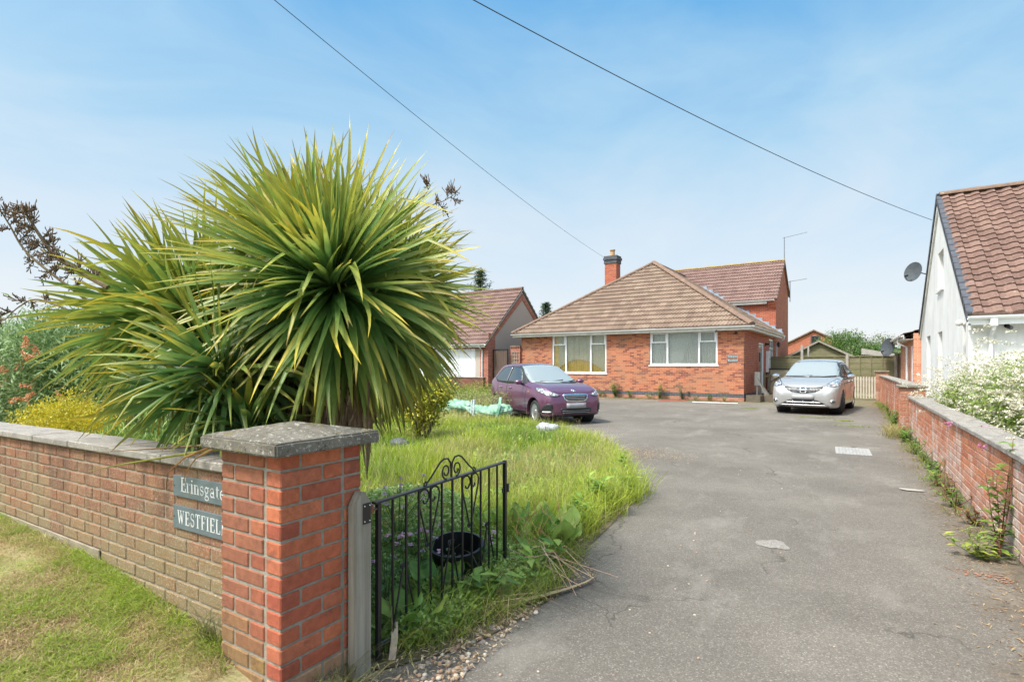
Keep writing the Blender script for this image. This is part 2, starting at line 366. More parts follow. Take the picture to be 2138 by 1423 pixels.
def blob(cx, cy, rx, ry, z, seed, n=40, am=.28, rot=0):
    r = random.Random(seed); ph = [r.uniform(0, 6.28) for _ in range(5)]; o = []
    for i in range(n):
        a = 6.28318*i/n; k = 1+am*sum(math.sin((q+2)*a+ph[q])/(q+1.5) for q in range(5))*.6
        x, y = rx*k*math.cos(a), ry*k*math.sin(a); o.append((cx+x*math.cos(rot)-y*math.sin(rot), cy+x*math.sin(rot)+y*math.cos(rot), z))
    return o
simple('footing', (.33, .28, .20), (.22, .18, .12), 8, .95, .8, 60)
simple('broken_concrete', (.30, .275, .24), (.17, .155, .135), 45, .95, .8, 120, speck=((.46, .43, .38), 110, .57))
mb = MB(); mb.add(blob(-.55, 4.98, .10, .14, .004, 3, am=.5), [tuple(range(40))]); tag(mb.build('worn_patch', 'broken_concrete'), kind='structure')
simple('orange_dust', (.40, .20, .12), (.30, .13, .08), 40, .95, .3)
mb = MB()
for k in range(60): mb.add(blob(.80+random.gauss(0, .10), 5.02+random.gauss(0, .05), random.uniform(.003, .014), random.uniform(.003, .012), .004+.00005*k, k, 12), [tuple(range(12))])
tag(mb.build('crushed_brick_stain', 'orange_dust'), kind='stuff', label='spill of crushed orange brick dust on the tarmac by the right hand wall', cat='brick dust')

# ================================================================ brick garden walls (real bricks)
def brickwork(x0, x1, nc, zt, y, depth, rnd, colf, mb, ang=False, bw=.215, jt=.010, rh=.075, half=False, off=0.0):
    for r in range(nc):
        z1 = zt-r*rh-.010; z0 = z1-.065; x = x0-((r+rnd) % 2)*.1125-off
        while x < x1-.01:
            a, b = max(x, x0), min(x+bw, x1)
            if b-a > .03:
                j = random.uniform(-.0015, .0015)
                mb.box(a+.0005, b-.0005, y+j, y+depth, z0+random.uniform(-.001, .001), z1+random.uniform(-.001, .001), .005, colf(a, r))
            x += bw+jt
m, t = newmat('brick_real'); v = obj_(t); a = N(t, 'Attribute', attribute_name='col').outputs[0]
c = mixc(t, 1.0, a, ramp(t, noise(t, v, 26, 6, .75), [(.28, .70), (.72, 1.28)]), 'MULTIPLY')
c = mixc(t, ramp(t, noise(t, v, 7, 8, .78), [(.54, 0), (.62, .5)]), c, (.13, .06, .04))
finish(t, c, .85, 0, noise(t, v, 90, 5, .8), .75, .006, 0, .3)
m, t = newmat('brick_dirty'); v = obj_(t); a = N(t, 'Attribute', attribute_name='col').outputs[0]
c = mixc(t, 1.0, a, ramp(t, noise(t, v, 30, 6, .75), [(.28, .62), (.72, 1.35)]), 'MULTIPLY')
zz_ = N(t, 'SeparateXYZ', {'Vector': v}).outputs[2]
lich = ramp(t, math_(t, 'ADD', math_(t, 'MULTIPLY', noise(t, v, 2.3, 6, .7), 1.1), math_(t, 'MULTIPLY', zz_, -.35)), [(.22, 0), (.46, .8)])
c = mixc(t, lich, c, mixc(t, noise(t, v, 9, 5, .7), (.26, .19, .07), (.30, .25, .17)))
c = mixc(t, ramp(t, noise(t, v, 70, 6, .85), [(.545, 0), (.60, .85)]), c, (.47, .42, .35))
c = mixc(t, ramp(t, math_(t, 'ADD', noise(t, N(t, 'Mapping', {'Vector': v, 'Scale': (3, 3, .35)}).outputs[0], 1.6, 5), math_(t, 'MULTIPLY', zz_, .25)), [(.72, 0), (.86, .5)]), c, (.08, .06, .048))
finish(t, c, .95, 0, noise(t, v, 90, 5, .8), .95, .009, 0, .15)
simple('mortar', (.34, .31, .26), (.24, .21, .16), 18, .95, .8, 120)
simple('mortar_pale', (.36, .31, .24), (.23, .18, .12), 14, .95, .8, 120)
m, t = newmat('coping'); v = obj_(t)
c = ramp(t, noise(t, v, 5, 7, .75), [(.3, (.13, .115, .095)), (.5, (.21, .19, .155)), (.7, (.33, .30, .25))])
c = mixc(t, ramp(t, noise(t, v, 38, 6, .8), [(.555, 0), (.60, .9)]), c, (.55, .53, .47))
c = mixc(t, ramp(t, noise(t, v, 20, 6, .8), [(.56, 0), (.61, .8)]), c, (.05, .045, .035))
c = mixc(t, ramp(t, noise(t, v, 9, 5, .7), [(.57, 0), (.64, .5)]), c, (.26, .20, .05))
finish(t, c, .95, 0, math_(t, 'ADD', noise(t, v, 55, 8, .85), noise(t, v, 9, 3)), 1.0, .012, 0, .2)
simple('coping_flat', (.30, .27, .235), (.20, .18, .155), 4, .9, .6, 40, stretch=(1, 3.5, 1), speck=((.42, .39, .34), 30, .57))

REDS = [tuple(q*1.15 for q in c_) for c_ in [(.35, .098, .052), (.40, .115, .056), (.33, .09, .05), (.43, .135, .065), (.30, .078, .046), (.38, .12, .065)]]
def dark(c, k): return tuple(q*k for q in c)
def lerp(a, b, k): return tuple(p*(1-k)+q*k for p, q in zip(a, b))
# --- front wall : local x to the left is negative
fw = thing('garden_wall', 'long weathered brown brick boundary wall with flat stone coping beside the mown verge', 'garden wall', (-2.55, 1.46, 0)); fw.rotation_euler = (0, -.0135, 0)
def fcol(x, r):
    b = random.choice([(.32, .125, .07), (.36, .135, .07), (.29, .115, .068), (.33, .15, .09), (.38, .15, .08), (.25, .11, .07)]); b = lerp(b, (.25, .16, .10), .35)
    g = max(0, min(1, (r-4+random.uniform(-2, 2))/8))*.65 + (.35 if (-1.0 < x and r > 5) else 0)
    return lerp(b, (.27, .19, .085), min(g, .85))
mb = MB(); brickwork(-7.2, -1.35, 8, .985, 0, .10, 0, fcol, mb); brickwork(-1.35, .06, 13, .985, 0, .10, 0, fcol, mb); mb.build('brickwork', 'brick_dirty', fw)
mb = MB(); mb.box(-7.2, .06, .0055, .215, -.1, .985); mb.build('mortar_core', 'mortar_pale', fw)
mb = MB(); mb.box(-7.2, -1.352, -.012, -.0005, -.1, .385, .004); mb.build('concrete_footing', 'footing', fw)
mb = MB(); x = .06
while x > -7.2:
    w = .61; mb.box(x-w+.004, x-.002, -.03+random.uniform(-.003, .003), .245, .988, 1.032+random.uniform(-.002, .002), .006); x -= w
mb.build('coping', 'coping_flat', fw)
# --- near pillar
pl = thing('brick_gate_pillar', 'big square red brick pillar with thick lichen spotted concrete cap in the foreground', 'brick pillar', (-2.26, 1.626, 0))
def pcol(face):
    def f(a, r):
        b = random.choice(REDS)
        if face == 'front':
            b = lerp(b, (.24, .10, .06), .45); b = lerp(b, (.27, .19, .07), max(0, min(.8, (r-9)/3.2+random.uniform(-.3, .2))))
            if a < -.1: b = lerp(b, (.20, .11, .07), .4)
        elif r > 12: b = lerp(b, (.36, .27, .17), .7)
        return b
    return f
mb = MB(); h = .2225
for f, name in ((0, 'front'), (1, 'side'), (2, 'side'), (3, 'side')):
    tmp = MB(); cf = pcol(name)
    for r in range(15):
        z1 = 1.118-r*.075-.010+.01; z0 = z1-.065
        segs = ((-h, -h+.215), (-h+.225, h-.112)) if (r+f) % 2 == 0 else ((-h, -h+.10), (-h+.11, -h+.325))
        if f in (1, 3): segs = ((-h+.0, -h+.215), (-h+.225, h-.112)) if (r % 2) else ((-h, -h+.10), (-h+.11, -h+.325))
        else: segs = ((-h, -h+.215), (-h+.225, h-.112)) if (r % 2 == 0) else ((-h, -h+.10), (-h+.11, -h+.325))
        for a, b in segs:
            j = random.uniform(-.0018, .0018)
            # each face owns the corner at its left end only, so corners never overlap
            tmp.box(a+.001, b-.001, -h+j, -h+.1015, z0+random.uniform(-.0015, .0015), z1+random.uniform(-.0012, .0012), .0055, cf(a, r))
    ro = Matrix.Rotation(f*math.pi/2, 4, 'Z'); mb.add([ro @ Vector(v) for v in tmp.v], tmp.f, tmp.c)
mb.build('brickwork', 'brick_real', pl)
mb = MB(); mb.box(-h+.006, h-.006, -h+.006, h-.006, -.1, 1.118); mb.build('mortar_core', 'mortar', pl)
bm = bmesh.new(); g = 26; hh = .287
def capz(x, y): return 1.178+.055*(1-max(abs(x), abs(y))/hh)+.0012*math.sin(x*70+y*31)
vs = [[bm.verts.new((hh*(2*i/g-1), hh*(2*j/g-1), capz(hh*(2*i/g-1), hh*(2*j/g-1)))) for j in range(g+1)] for i in range(g+1)]
for i in range(g):
    for j in range(g): bm.faces.new((vs[i][j], vs[i+1][j], vs[i+1][j+1], vs[i][j+1]))
be = [e for e in bm.edges if e.is_boundary]; ex = bmesh.ops.extrude_edge_only(bm, edges=be)
for q in ex['geom']:
    if isinstance(q, bmesh.types.BMVert): q.co.z = 1.120+random.uniform(-.001, .001)
bmesh.ops.contextual_create(bm, geom=[e for e in bm.edges if e.is_boundary]); bmesh.ops.recalc_face_normals(bm, faces=bm.faces)
ed = [e for e in bm.edges if len(e.link_faces) == 2 and e.calc_face_angle(0) > .9]
bmesh.ops.bevel(bm, geom=ed, offset=.008, segments=2, affect='EDGES')
me = bpy.data.meshes.new('cap'); bm.to_mesh(me); bm.free(); o = link('cap', me, 'coping', pl, 35); o.rotation_euler = (0, 0, 0)

# --- slate name plates, lettering cut as flat white strokes
simple('slate', (.10, .135, .145), (.125, .155, .165), 12, .55, .35, 40, speck=((.22, .20, .14), 9, .66))
simple('sign_white', (.78, .78, .76), None, 40, .6)
GL = {  # strokes : (x0,y0,x1,y1,w)   arcs : ('a',cx,cy,rx,ry,a0,a1,w)
 'E': (.62, [(.14, 0, .14, 1, .13), (0, 0, .58, 0, .05), (0, 1, .56, 1, .05), (.14, .52, .42, .52, .05), (.58, 0, .58, .22, .05), (.56, 1, .56, .8, .05), (.42, .42, .42, .62, .04)]),
 'r': (.42, [(.12, 0, .12, .64, .12), (0, 0, .28, 0, .045), (0, .64, .14, .64, .045), ('a', .30, .46, .15, .18, 60, 160, .07), (.36, .58, .37, .56, .12)]),
 'i': (.28, [(.13, 0, .13, .64, .12), (0, 0, .27, 0, .045), (0, .64, .14, .64, .045), (.13, .84, .13, .93, .12)]),
 'n': (.62, [(.12, 0, .12, .64, .12), (.48, 0, .48, .42, .12), (0, 0, .26, 0, .045), (.36, 0, .6, 0, .045), (0, .64, .14, .64, .045), ('a', .31, .42, .17, .2, 0, 150, .07)]),
 's': (.44, [('a', .21, .47, .15, .15, 20, 270, .07), ('a', .21, .17, .17, .16, -160, 90, .08), (.36, .6, .36, .46, .04), (.05, .18, .05, .02, .04)]),
 'g': (.54, [('a', .22, .42, .17, .2, 0, 360, .09), ('a', .24, -.14, .21, .14, 0, 360, .06), (.14, .24, .12, .1, .07), (.12, .06, .34, .02, .08), (.36, .58, .5, .62, .06)]),
 'a': (.54, [('a', .2, .17, .15, .15, 0, 360, .085), (.38, .06, .38, .45, .11), ('a', .22, .45, .17, .17, 0, 160, .06), (.38, .02, .5, .02, .05)]),
 't': (.38, [(.15, .1, .15, .8, .11), (.02, .62, .34, .62, .05), ('a', .26, .12, .11, .11, 180, 300, .06)]),
 'e': (.5, [('a', .23, .3, .2, .3, 20, 330, .09), (.06, .34, .42, .34, .045)]),
 'W': (1.0, [(.1, 1, .32, 0, .12), (.32, 0, .52, .9, .05), (.46, 1, .7, 0, .12), (.7, 0, .9, 1, .05), (0, 1, .25, 1, .045), (.36, 1, .6, 1, .045), (.8, 1, 1, 1, .045)]),
 'S': (.56, [('a', .27, .74, .2, .23, 20, 270, .08), ('a', .27, .26, .22, .25, -160, 90, .1), (.46, .95, .46, .72, .045), (.06, .3, .06, .04, .045)]),
 'T': (.66, [(.32, 0, .32, 1, .13), (.02, 1, .62, 1, .05), (.18, 0, .46, 0, .045), (.02, 1, .02, .78, .045), (.62, 1, .62, .78, .045)]),
 'F': (.58, [(.14, 0, .14, 1, .13), (0, 0, .3, 0, .045), (0, 1, .54, 1, .05), (.14, .52, .4, .52, .05), (.54, 1, .54, .8, .045), (.4, .42, .4, .62, .04)]),
 'I': (.32, [(.15, 0, .15, 1, .13), (0, 0, .3, 0, .045), (0, 1, .3, 1, .045)]),
 'L': (.58, [(.14, 0, .14, 1, .13), (0, 0, .55, 0, .05), (0, 1, .3, 1, .045), (.55, 0, .55, .24, .05)]),
 'D': (.72, [(.14, 0, .14, 1, .13), (0, 0, .3, 0, .045), (0, 1, .3, 1, .045), ('a', .28, .5, .36, .49, -90, 90, .12)]),
 'f': (.36, [(.13, 0, .13, .8, .11), (0, 0, .27, 0, .045), (.0, .62, .3, .62, .05), ('a', .26, .8, .13, .14, 50, 180, .06)]),
 'l': (.28, [(.13, 0, .13, .98, .12), (0, 0, .27, 0, .045), (0, .98, .14, .98, .045)]),
 'd': (.56, [('a', .22, .32, .18, .3, 0, 360, .09), (.42, 0, .42, .98, .11), (.3, .98, .44, .98, .045)])}
def write(txt, h, x, z, y, mb, gap=.1, sx=1.0):
    """letters in the x-z plane at depth y facing -y"""
    for ch in txt:
        w, st = GL[ch]
        for s in st:
            if s[0] == 'a':
                _, cx, cy, rx, ry, a0, a1, lw = s; k = 14; P = []
                for i in range(k+1):
                    a = R(a0+(a1-a0)*i/k); P.append((cx+rx*math.cos(a), cy+ry*math.sin(a)))
            else: P = [(s[0], s[1]), (s[2], s[3])]; lw = s[4]
            for (a, b), (c_, d) in zip(P, P[1:]):
                dx, dz = (c_-a)*sx, d-b; L = math.hypot(dx, dz) or 1; nx, nz = -dz/L*lw/2, dx/L*lw/2; ex_, ez = dx/L*lw*.12, dz/L*lw*.12
                q = [(a*sx-nx-ex_, b-nz-ez), (c_*sx-nx+ex_, d-nz+ez), (c_*sx+nx+ex_, d+nz+ez), (a*sx+nx-ex_, b+nz-ez)]
                mb.prism([(x+p[0]*h, y, z+p[1]*h) for p in q], (0, .0015, 0))
        x += (w*sx+gap)*h
def plate(name, label, x, z, w, h, txt, th, tx, tz, sx=1.0, y=1.449, gap=.1, stain=False):
    p = thing(name, label, 'name plate', (x, y, z)); p.rotation_euler = fw.rotation_euler
    MB().box(0, w, 0, .0095, 0, h, .0015).build('slate_panel', 'slate', p)
    mb = MB(); write(txt, th, tx, tz, -.0012, mb, gap, sx); mb.build('lettering', 'sign_white', p)
    mb = MB()
    for zz in (.5,): mb.lathe([(.004, 0), (.004, .001)], 10, Matrix.Translation((.013, -.0002, h*zz)) @ Matrix.Rotation(R(90), 4, 'X'))
    mb.build('fixing_screw', 'black_iron', p)
plate('name_plate', 'upper slate plate lettered Erinsgate on the weathered wall, partly behind the pillar', -3.012, .818, .522, .108, 'Erinsgate', .070, .080, .030, 1.10, gap=.12)
plate('name_plate', 'lower slate plate lettered WESTFIELD in capitals on the weathered wall', -3.012, .652, .522, .118, 'WESTFIELD', .066, .046, .028, 1.0, gap=.155)

# --- weathered gate post + iron gate
m, t = newmat('grey_wood'); v = obj_(t)
gr = N(t, 'Mapping', {'Vector': v, 'Scale': (60, 60, 1.6)}).outputs[0]
c = ramp(t, noise(t, gr, 1.0, 6, .6, .3), [(.3, (.19, .165, .13)), (.5, (.29, .26, .21)), (.7, (.37, .335, .275))])
c = mixc(t, ramp(t, noise(t, v, 6, 5), [(.5, 0), (.75, .5)]), c, (.20, .20, .11))
finish(t, c, .85, 0, noise(t, gr, 1.0, 6, .7), .5, .004)
gp = thing('gate_post', 'weathered grey timber post with pointed top bolted to the brick pillar', 'gate post', (-2.005, 1.81, 0))
bm = bmesh.new(); w, d, H = .0255, .052, .83
base = [(-w, -d, 0), (w, -d, 0), (w, d, 0), (-w, d, 0)]
vs = [bm.verts.new(p) for p in base]+[bm.verts.new((x, y, H)) for x, y, _ in base]+[bm.verts.new((x, y*.25, .89)) for x, y, _ in base]
for f in ((3, 2, 1, 0), (0, 1, 5, 4), (1, 2, 6, 5), (2, 3, 7, 6), (3, 0, 4, 7), (4, 5, 9, 8), (5, 6, 10, 9), (6, 7, 11, 10), (7, 4, 8, 11), (8, 9, 10, 11)): bm.faces.new([vs[i] for i in f])
bmesh.ops.bevel(bm, geom=bm.edges[:], offset=.004, segments=2, affect='EDGES')
me = bpy.data.meshes.new('post'); bm.to_mesh(me); bm.free(); link('post', me, 'grey_wood', gp, 35)
mb = MB(); mb.box(.026, .029, -.005, .045, .735, .835, .001)
for y, z in ((.003, .748), (.037, .748), (.003, .822), (.037, .822)): mb.lathe([(.0045, 0), (.003, .002)], 8, Matrix.Translation((.029, y, z)) @ Matrix.Rotation(R(90), 4, 'Y'))
mb.build('hinge_plate', 'black_iron', gp)
for y, z in ((.004, .748), (.036, .748), (.004, .822), (.036, .822)): MB().lathe([(.0034, 0), (.0025, .0015)], 8, Matrix.Translation((.0312, y, z)) @ Matrix.Rotation(R(90), 4, 'Y')).build('hinge_bolt', 'white_upvc', gp)

gt = thing('iron_gate', 'open black wrought iron gate leaf with scrolls swung over the flower bed', 'iron gate', (-2.0, 1.915, 0), math.atan2(1.27, -.07))
L = 1.30; ZT, ZB = .815, .085
mb = MB(); mb.box(0, .024, -.012, .012, .02, ZT-.004, .002); mb.build('hinge_stile', 'black_iron', gt)
mb = MB(); mb.box(L-.024, L, -.012, .012, .05, ZT+.012, .002); mb.build('latch_stile', 'black_iron', gt)
mb = MB(); mb.box(-.02, L-.025, -.016, .016, ZT-.004, ZT+.007, .002); mb.build('top_rail', 'black_iron', gt)
mb = MB(); mb.box(.0245, L-.0245, -.010, .010, ZB, ZB+.018, .002); mb.build('bottom_rail', 'black_iron', gt)
NB = 11; bx = [.012+(L-.024)*(k+1)/(NB+1) for k in range(NB)]
for x in bx: MB().box(x-.0055, x+.0055, -.0055, .0055, ZB+.019, ZT-.005, .0008).build('bar', 'black_iron', gt)
def spiral(cx, cz, r, a0, turns, flip=1, n=26, k=.25):
    return [(cx+flip*r*(1-(1-k)*i/n)*math.cos(a0+turns*6.283*i/n), 0, cz+r*(1-(1-k)*i/n)*math.sin(a0+turns*6.283*i/n)) for i in range(n+1)]
def scrollwork(c, up, mb):
    s = 1 if up else -1; zt = ZT-.012 if up else ZB+.03; dx = bx[1]-bx[0]; zj = zt-s*.33
    for e in (-1, 1):
        y = .011; P = [(c+e*.006, y, zj), (c+e*(dx-.012), y, zt-s*.07)]
        if up:
            rr = dx*.46; P += [(c+e*(rr+rr*math.cos(a)), y, zt-rr-.002+rr*math.sin(a)) for a in [R(10+17*i) for i in range(0, 11)]]
            P += [(c+e*(rr*.55+.012+rr*.5*math.cos(R(200+30*i))*(1-i*.08)), y, zt-rr*1.35+rr*.42*math.sin(R(200+30*i))*(1-i*.08)) for i in range(0, 7)]
        else: P[-1] = (c+e*(dx-.012), y, zt)
        mb.tube(P, .0056, 6)
        # little curls at the point of the V
        mb.tube([(c+e*(.018+.014*math.cos(R(a))*q), y, zj+s*.0+.016*math.sin(R(a))*q+s*.012) for a, q in [(180+e*0+i*34, 1-i*.06) for i in range(10)]], .0055, 6)
for c, up in ((bx[3], True), (bx[7], True), (bx[1], False), (bx[5], False), (bx[9], False)):
    mb = MB(); scrollwork(c, up, mb); mb.build('scroll', 'black_iron', gt)
mb = MB(); cx = (bx[4]+bx[6])/2-.01
for e in (-1, 1):
    P = [(cx+e*x, 0, ZT+z) for x, z in ((.245, .03), (.262, .022), (.262, .006), (.245, .008), (.235, .022), (.20, .045), (.15, .085), (.11, .118), (.075, .132), (.035, .128), (.010, .10), (.004, .06), (.004, .012))]
    mb.tube(P, .0055, 6)
    mb.tube([(cx+e*(.055+.042*math.cos(R(a))*q), 0, ZT+.055+.045*math.sin(R(a))*q) for a, q in [(-95+i*28, 1-i*.035) for i in range(17)]], .0052, 6)
mb.build('crest_scroll', 'black_iron', gt)
mb = MB(); mb.box(L+.001, L+.022, -.018, .018, .60, .66, .002); mb.lathe([(.012, 0), (.012, .05)], 12, Matrix.Translation((L+.012, 0, .605))); mb.box(L-.05, L-.025, -.004, .004, .605, .635, .001)
mb.build('latch', 'black_iron', gt)
simple('rust', (.22, .09, .04), (.12, .07, .05), 60, .8, .4)
mb = MB(); mb.tube([(-.045, .0, ZT-.03), (-.02, 0, ZT-.03), (0.0, 0, ZT-.03)], .006, 8); mb.tube([(-.035, 0, ZT-.045), (-.035, 0, ZT-.005)], .009, 8)
mb.build('hinge_pin', 'rust', gt)
# ================================================================ buildings
OR = [(0.0, (.19, .060, .045)), (.22, (.27, .078, .05)), (.34, (.38, .118, .06)), (.55, (.46, .155, .075)), (.8, (.51, .185, .09)), (1, (.46, .18, .10))]
brickmat('brick_bungalow', OR, (.42, .34, .25), ms=.0042, dirt=(.30, .20, .12), dirtscale=.8)
brickmat('brick_wing', [(0, (.34, .075, .04)), (.5, (.42, .10, .05)), (1, (.47, .13, .06))], (.40, .33, .26), ms=.005)
brickmat('brick_blue', [(0, (.045, .055, .07)), (1, (.085, .10, .12))], (.25, .24, .22), ms=.004, dirt=(.15, .13, .10))
brickmat('brick_plinth', [(0, (.36, .13, .08)), (1, (.52, .22, .14))], (.36, .30, .24), ms=.006, dirt=(.26, .20, .13))
brickmat('brick_garage', [(0, (.30, .075, .045)), (.5, (.40, .11, .06)), (1, (.46, .15, .09))], (.42, .38, .32), ms=.006)
brickmat('brick_low', [(0, (.17, .065, .05)), (.5, (.24, .09, .06)), (1, (.30, .13, .08))], (.16, .11, .08), ms=.006, dirt=(.10, .07, .05))
brickmat('brick_pale', [(0, (.50, .18, .09)), (.5, (.60, .24, .13)), (1, (.64, .30, .18))], (.55, .47, .38), ms=.006)
tilemat('tiles_tan', [(.2, (.155, .105, .080)), (.5, (.21, .148, .110)), (.8, (.285, .212, .158))], .30, .36, (.12, .095, .075), 9, .60)
tilemat('tiles_purple', [(.2, (.15, .095, .082)), (.5, (.195, .122, .104)), (.85, (.25, .165, .14))], .30, .34, (.38, .33, .28), 14, .64)
tilemat('tiles_brown', [(.2, (.115, .068, .054)), (.5, (.16, .097, .077)), (.85, (.235, .148, .116))], .33, .265, (.46, .38, .31), 9, .60, .35)
tilemat('tiles_far', [(.2, (.14, .09, .07)), (.85, (.25, .17, .13))], .3, .34)
simple('ridge_tile', (.235, .145, .10), (.15, .10, .075), 6, .9, .5, 50, speck=((.38, .33, .26), 16, .64))
simple('lead', (.30, .36, .42), (.22, .26, .31), 9, .6, .3, 30)
simple('fascia', (.74, .73, .68), (.55, .54, .49), 3, .5, .1)
simple('downpipe_white', (.76, .77, .78), (.6, .6, .6), 2, .4)
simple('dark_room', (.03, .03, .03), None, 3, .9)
simple('lace', (.90, .88, .82), (.66, .64, .58), 26, .9, .3, 60, transl=.25)
simple('curtain_cream', (.78, .70, .52), (.62, .55, .38), 8, .9, .2, 30, transl=.2)
simple('lace_warm', (.92, .84, .64), (.70, .62, .44), 26, .9, .3, 60, transl=.25)
simple('curtain_gold', (.80, .56, .16), (.66, .42, .09), 6, .8, .2)
m, t = newmat('render_white'); v = obj_(t)
c = ramp(t, noise(t, v, 1.3, 6, .65), [(.38, (.70, .69, .66)), (.6, (.78, .775, .75))])
c = mixc(t, math_(t, 'MULTIPLY', ramp(t, noise(t, N(t, 'Mapping', {'Vector': v, 'Scale': (5, 5, .35)}).outputs[0], 1.6, 6, .7), [(.50, 0), (.66, 1)]), .3), c, (.50, .485, .43))
finish(t, c, .9, 0, noise(t, v, 90, 5, .8), .35, .006, 0, .25)
simple('pebbledash', (.55, .48, .41), (.38, .33, .28), 70, .95, .8, 90, speck=((.58, .52, .45), 110, .62))
simple('verge_slate', (.055, .06, .075), (.085, .09, .105), 9, .6, .3)
simple('clay_pot', (.48, .30, .13), (.38, .22, .10), 9, .8, .2)
m, t = newmat('glass')
g = N(t, 'BsdfGlossy', {'Color': (.85, .92, .95), 'Roughness': .01}); tr = N(t, 'BsdfTransparent', {'Color': (.96, .98, .97)}); fr = N(t, 'Fresnel', {'IOR': 1.55})
mx = N(t, 'MixShader', {0: math_(t, 'MULTIPLY', fr.outputs[0], .8), 1: tr.outputs[0], 2: g.outputs[0]}); o = N(t, 'OutputMaterial'); t.links.new(mx.outputs[0], o.inputs[0])
m, t = newmat('dark_glass'); finish(t, (.02, .026, .03), .03, 0, spec=.9, ior=1.7)

HR = R(-1.87)
bg_ = thing('bungalow', 'orange brick bungalow with hipped tiled roof and taller two storey wing behind', 'house', (-3.71, 23.87, 0), HR)
WL, WB, EZ = -10.92, 8.64, 3.02
# walls (local: front face y=0, right side x=0)
mb = MB(); mb.box(WL, 0, 0, .25, .305, EZ); o = mb.build('front_wall', 'brick_bungalow', bg_)
WA = (-9.07, -6.11, 1.11, 3.03); WBn = (-3.98, -1.04, 1.50, 3.00)
cut(o, [(w[0], w[1], -.1, .4, w[2], w[3]+.3) for w in (WA, WBn)])
mb = MB(); mb.box(-.25, 0, .2505, WB-.002, .305, EZ); o = mb.build('side_wall', 'brick_wing', bg_)
cut(o, [(-.4, .1, 3.45, 4.75, .2, 2.55), (-.4, .1, 6.35, 7.75, 1.5, 2.86)])
MB().box(WL, WL+.25, .2505, 14, .305, EZ).build('side_wall', 'brick_bungalow', bg_)
for z0, z1, e, mt, nm in ((-.1, .15, .012, 'brick_plinth', 'plinth'), (.1505, .3045, .006, 'brick_blue', 'damp_course')):
    mb = MB(); mb.box(WL-e, e, -e, .2, z0, z1); mb.box(-.2, e, .2002, 3.43, z0, z1); mb.box(-.2, e, 4.77, WB-.003, z0, z1); mb.box(WL-e, WL+.2, .2002, 14, z0, z1); mb.build(nm, mt, bg_)
MB().box(WL+.3, -.3, .6, .65, .0, 3.0).build('inner_wall', 'dark_room', bg_)  # near-black backing: darkness of the unlit room put into its colour
MB().box(WL-.02, .02, -.02, WB, EZ+.001, EZ+.06).build('wall_plate', 'dark_room', bg_)
# roof
OV = .36; y0, x0, x1 = -OV, WL-OV, OV; xm = WL/2; run = (x1-x0)/2; AZ, RZ = 3.13, 7.02; yA = 4.75
p0 = Vector((0, y0, AZ)); sl = Vector((0, yA-y0, RZ-AZ)); LS = sl.length
poly = [(x0, 0), (x1, 0), (xm, LS)]
tiles('front_roof_slope', poly, (0, y0, AZ), (1, 0, 0), sl, .30, .36, 'tiles_tan', bg_, .042, 2, .045)
ss = Vector((-run, 0, RZ-AZ)); LR = ss.length; yB = 12.5
# right slope: u along +y
tiles('side_roof_slope', [(y0, 0), (WB, 0), (WB, LR*.999), (yA, LR)], (x1, 0, AZ), (0, 1, 0), ss, .30, .36, 'tiles_tan', bg_, .042, 2, .045)
tiles('side_roof_slope', [(-14, 0), (-y0, 0), (-yA, LR), (-14, LR)], (x0, 0, AZ), (0, -1, 0), (run, 0, RZ-AZ), .30, .36, 'tiles_tan', bg_, .042, 2, .045)
def ridge(name, a, b, mat, parent, r=.13, step=.45, roll=0):
    a, b = Vector(a), Vector(b); d = b-a; L = d.length; d.normalize(); s = d.cross(Vector((0, 0, 1))).normalized(); u = s.cross(d); mb = MB(); k = int(L/step)+1
    for i in range(k):
        p, q = a+d*min(L, i*step+.004), a+d*min(L, (i+1)*step+.012); r0 = r*random.uniform(.96, 1.04); r1 = r0*.95; A = [R(q_) for q_ in range(-8, 190, 18)]
        v = [p+s*math.cos(x)*r1+u*math.sin(x)*r1*.75 for x in A]+[q+s*math.cos(x)*r0+u*math.sin(x)*r0*.75 for x in A]; n = len(A)
        mb.add(v, [(j, j+1, n+j+1, n+j) for j in range(n-1)]+[tuple(range(n))[::-1], tuple(range(n, 2*n))])
    return mb.build(name, mat, parent, 40)
ap = (xm, yA, RZ+.03)
ridge('hip_ridge', (x1+.02, y0-.02, AZ+.02), ap, 'ridge_tile', bg_, .16); ridge('hip_ridge', (x0-.02, y0-.02, AZ+.02), ap, 'ridge_tile', bg_, .13)
ridge('roof_ridge', ap, (xm, 10.4, RZ+.03), 'ridge_tile', bg_, .13)
def gutter(name, a, b, parent, mat='white_upvc', r=.058, out_=(0, -1, 0)):
    a, b = Vector(a), Vector(b); d = (b-a); L = d.length; d.normalize(); o = Vector(out_); mb = MB(); A = [R(180+q) for q in range(0, 181, 20)]
    P = [o*(-math.cos(x))*r+Vector((0, 0, 1))*math.sin(x)*r for x in A]+[o*(-math.cos(x))*(r-.006)+Vector((0, 0, 1))*math.sin(x)*(r-.006) for x in A[::-1]]; n = len(P)
    mb.add([a+p for p in P]+[b+p for p in P], [(j, (j+1) % n, n+(j+1) % n, n+j) for j in range(n)]+[tuple(range(n)), tuple(range(n, 2*n))[::-1]])
    k = max(1, int(L/1.0))
    for i in range(k+1):
        c = a+d*min(L-.03, i*L/k); q = [p*1.14 for p in P[:len(A)]]+[p*1.02 for p in P[:len(A)][::-1]]; m_ = len(q)
        mb.add([c+p for p in q]+[c+d*.035+p for p in q], [(j, (j+1) % m_, m_+(j+1) % m_, m_+j) for j in range(m_)]+[tuple(range(m_)), tuple(range(m_, 2*m_))[::-1]])
    return mb.build(name, mat, parent, 40)
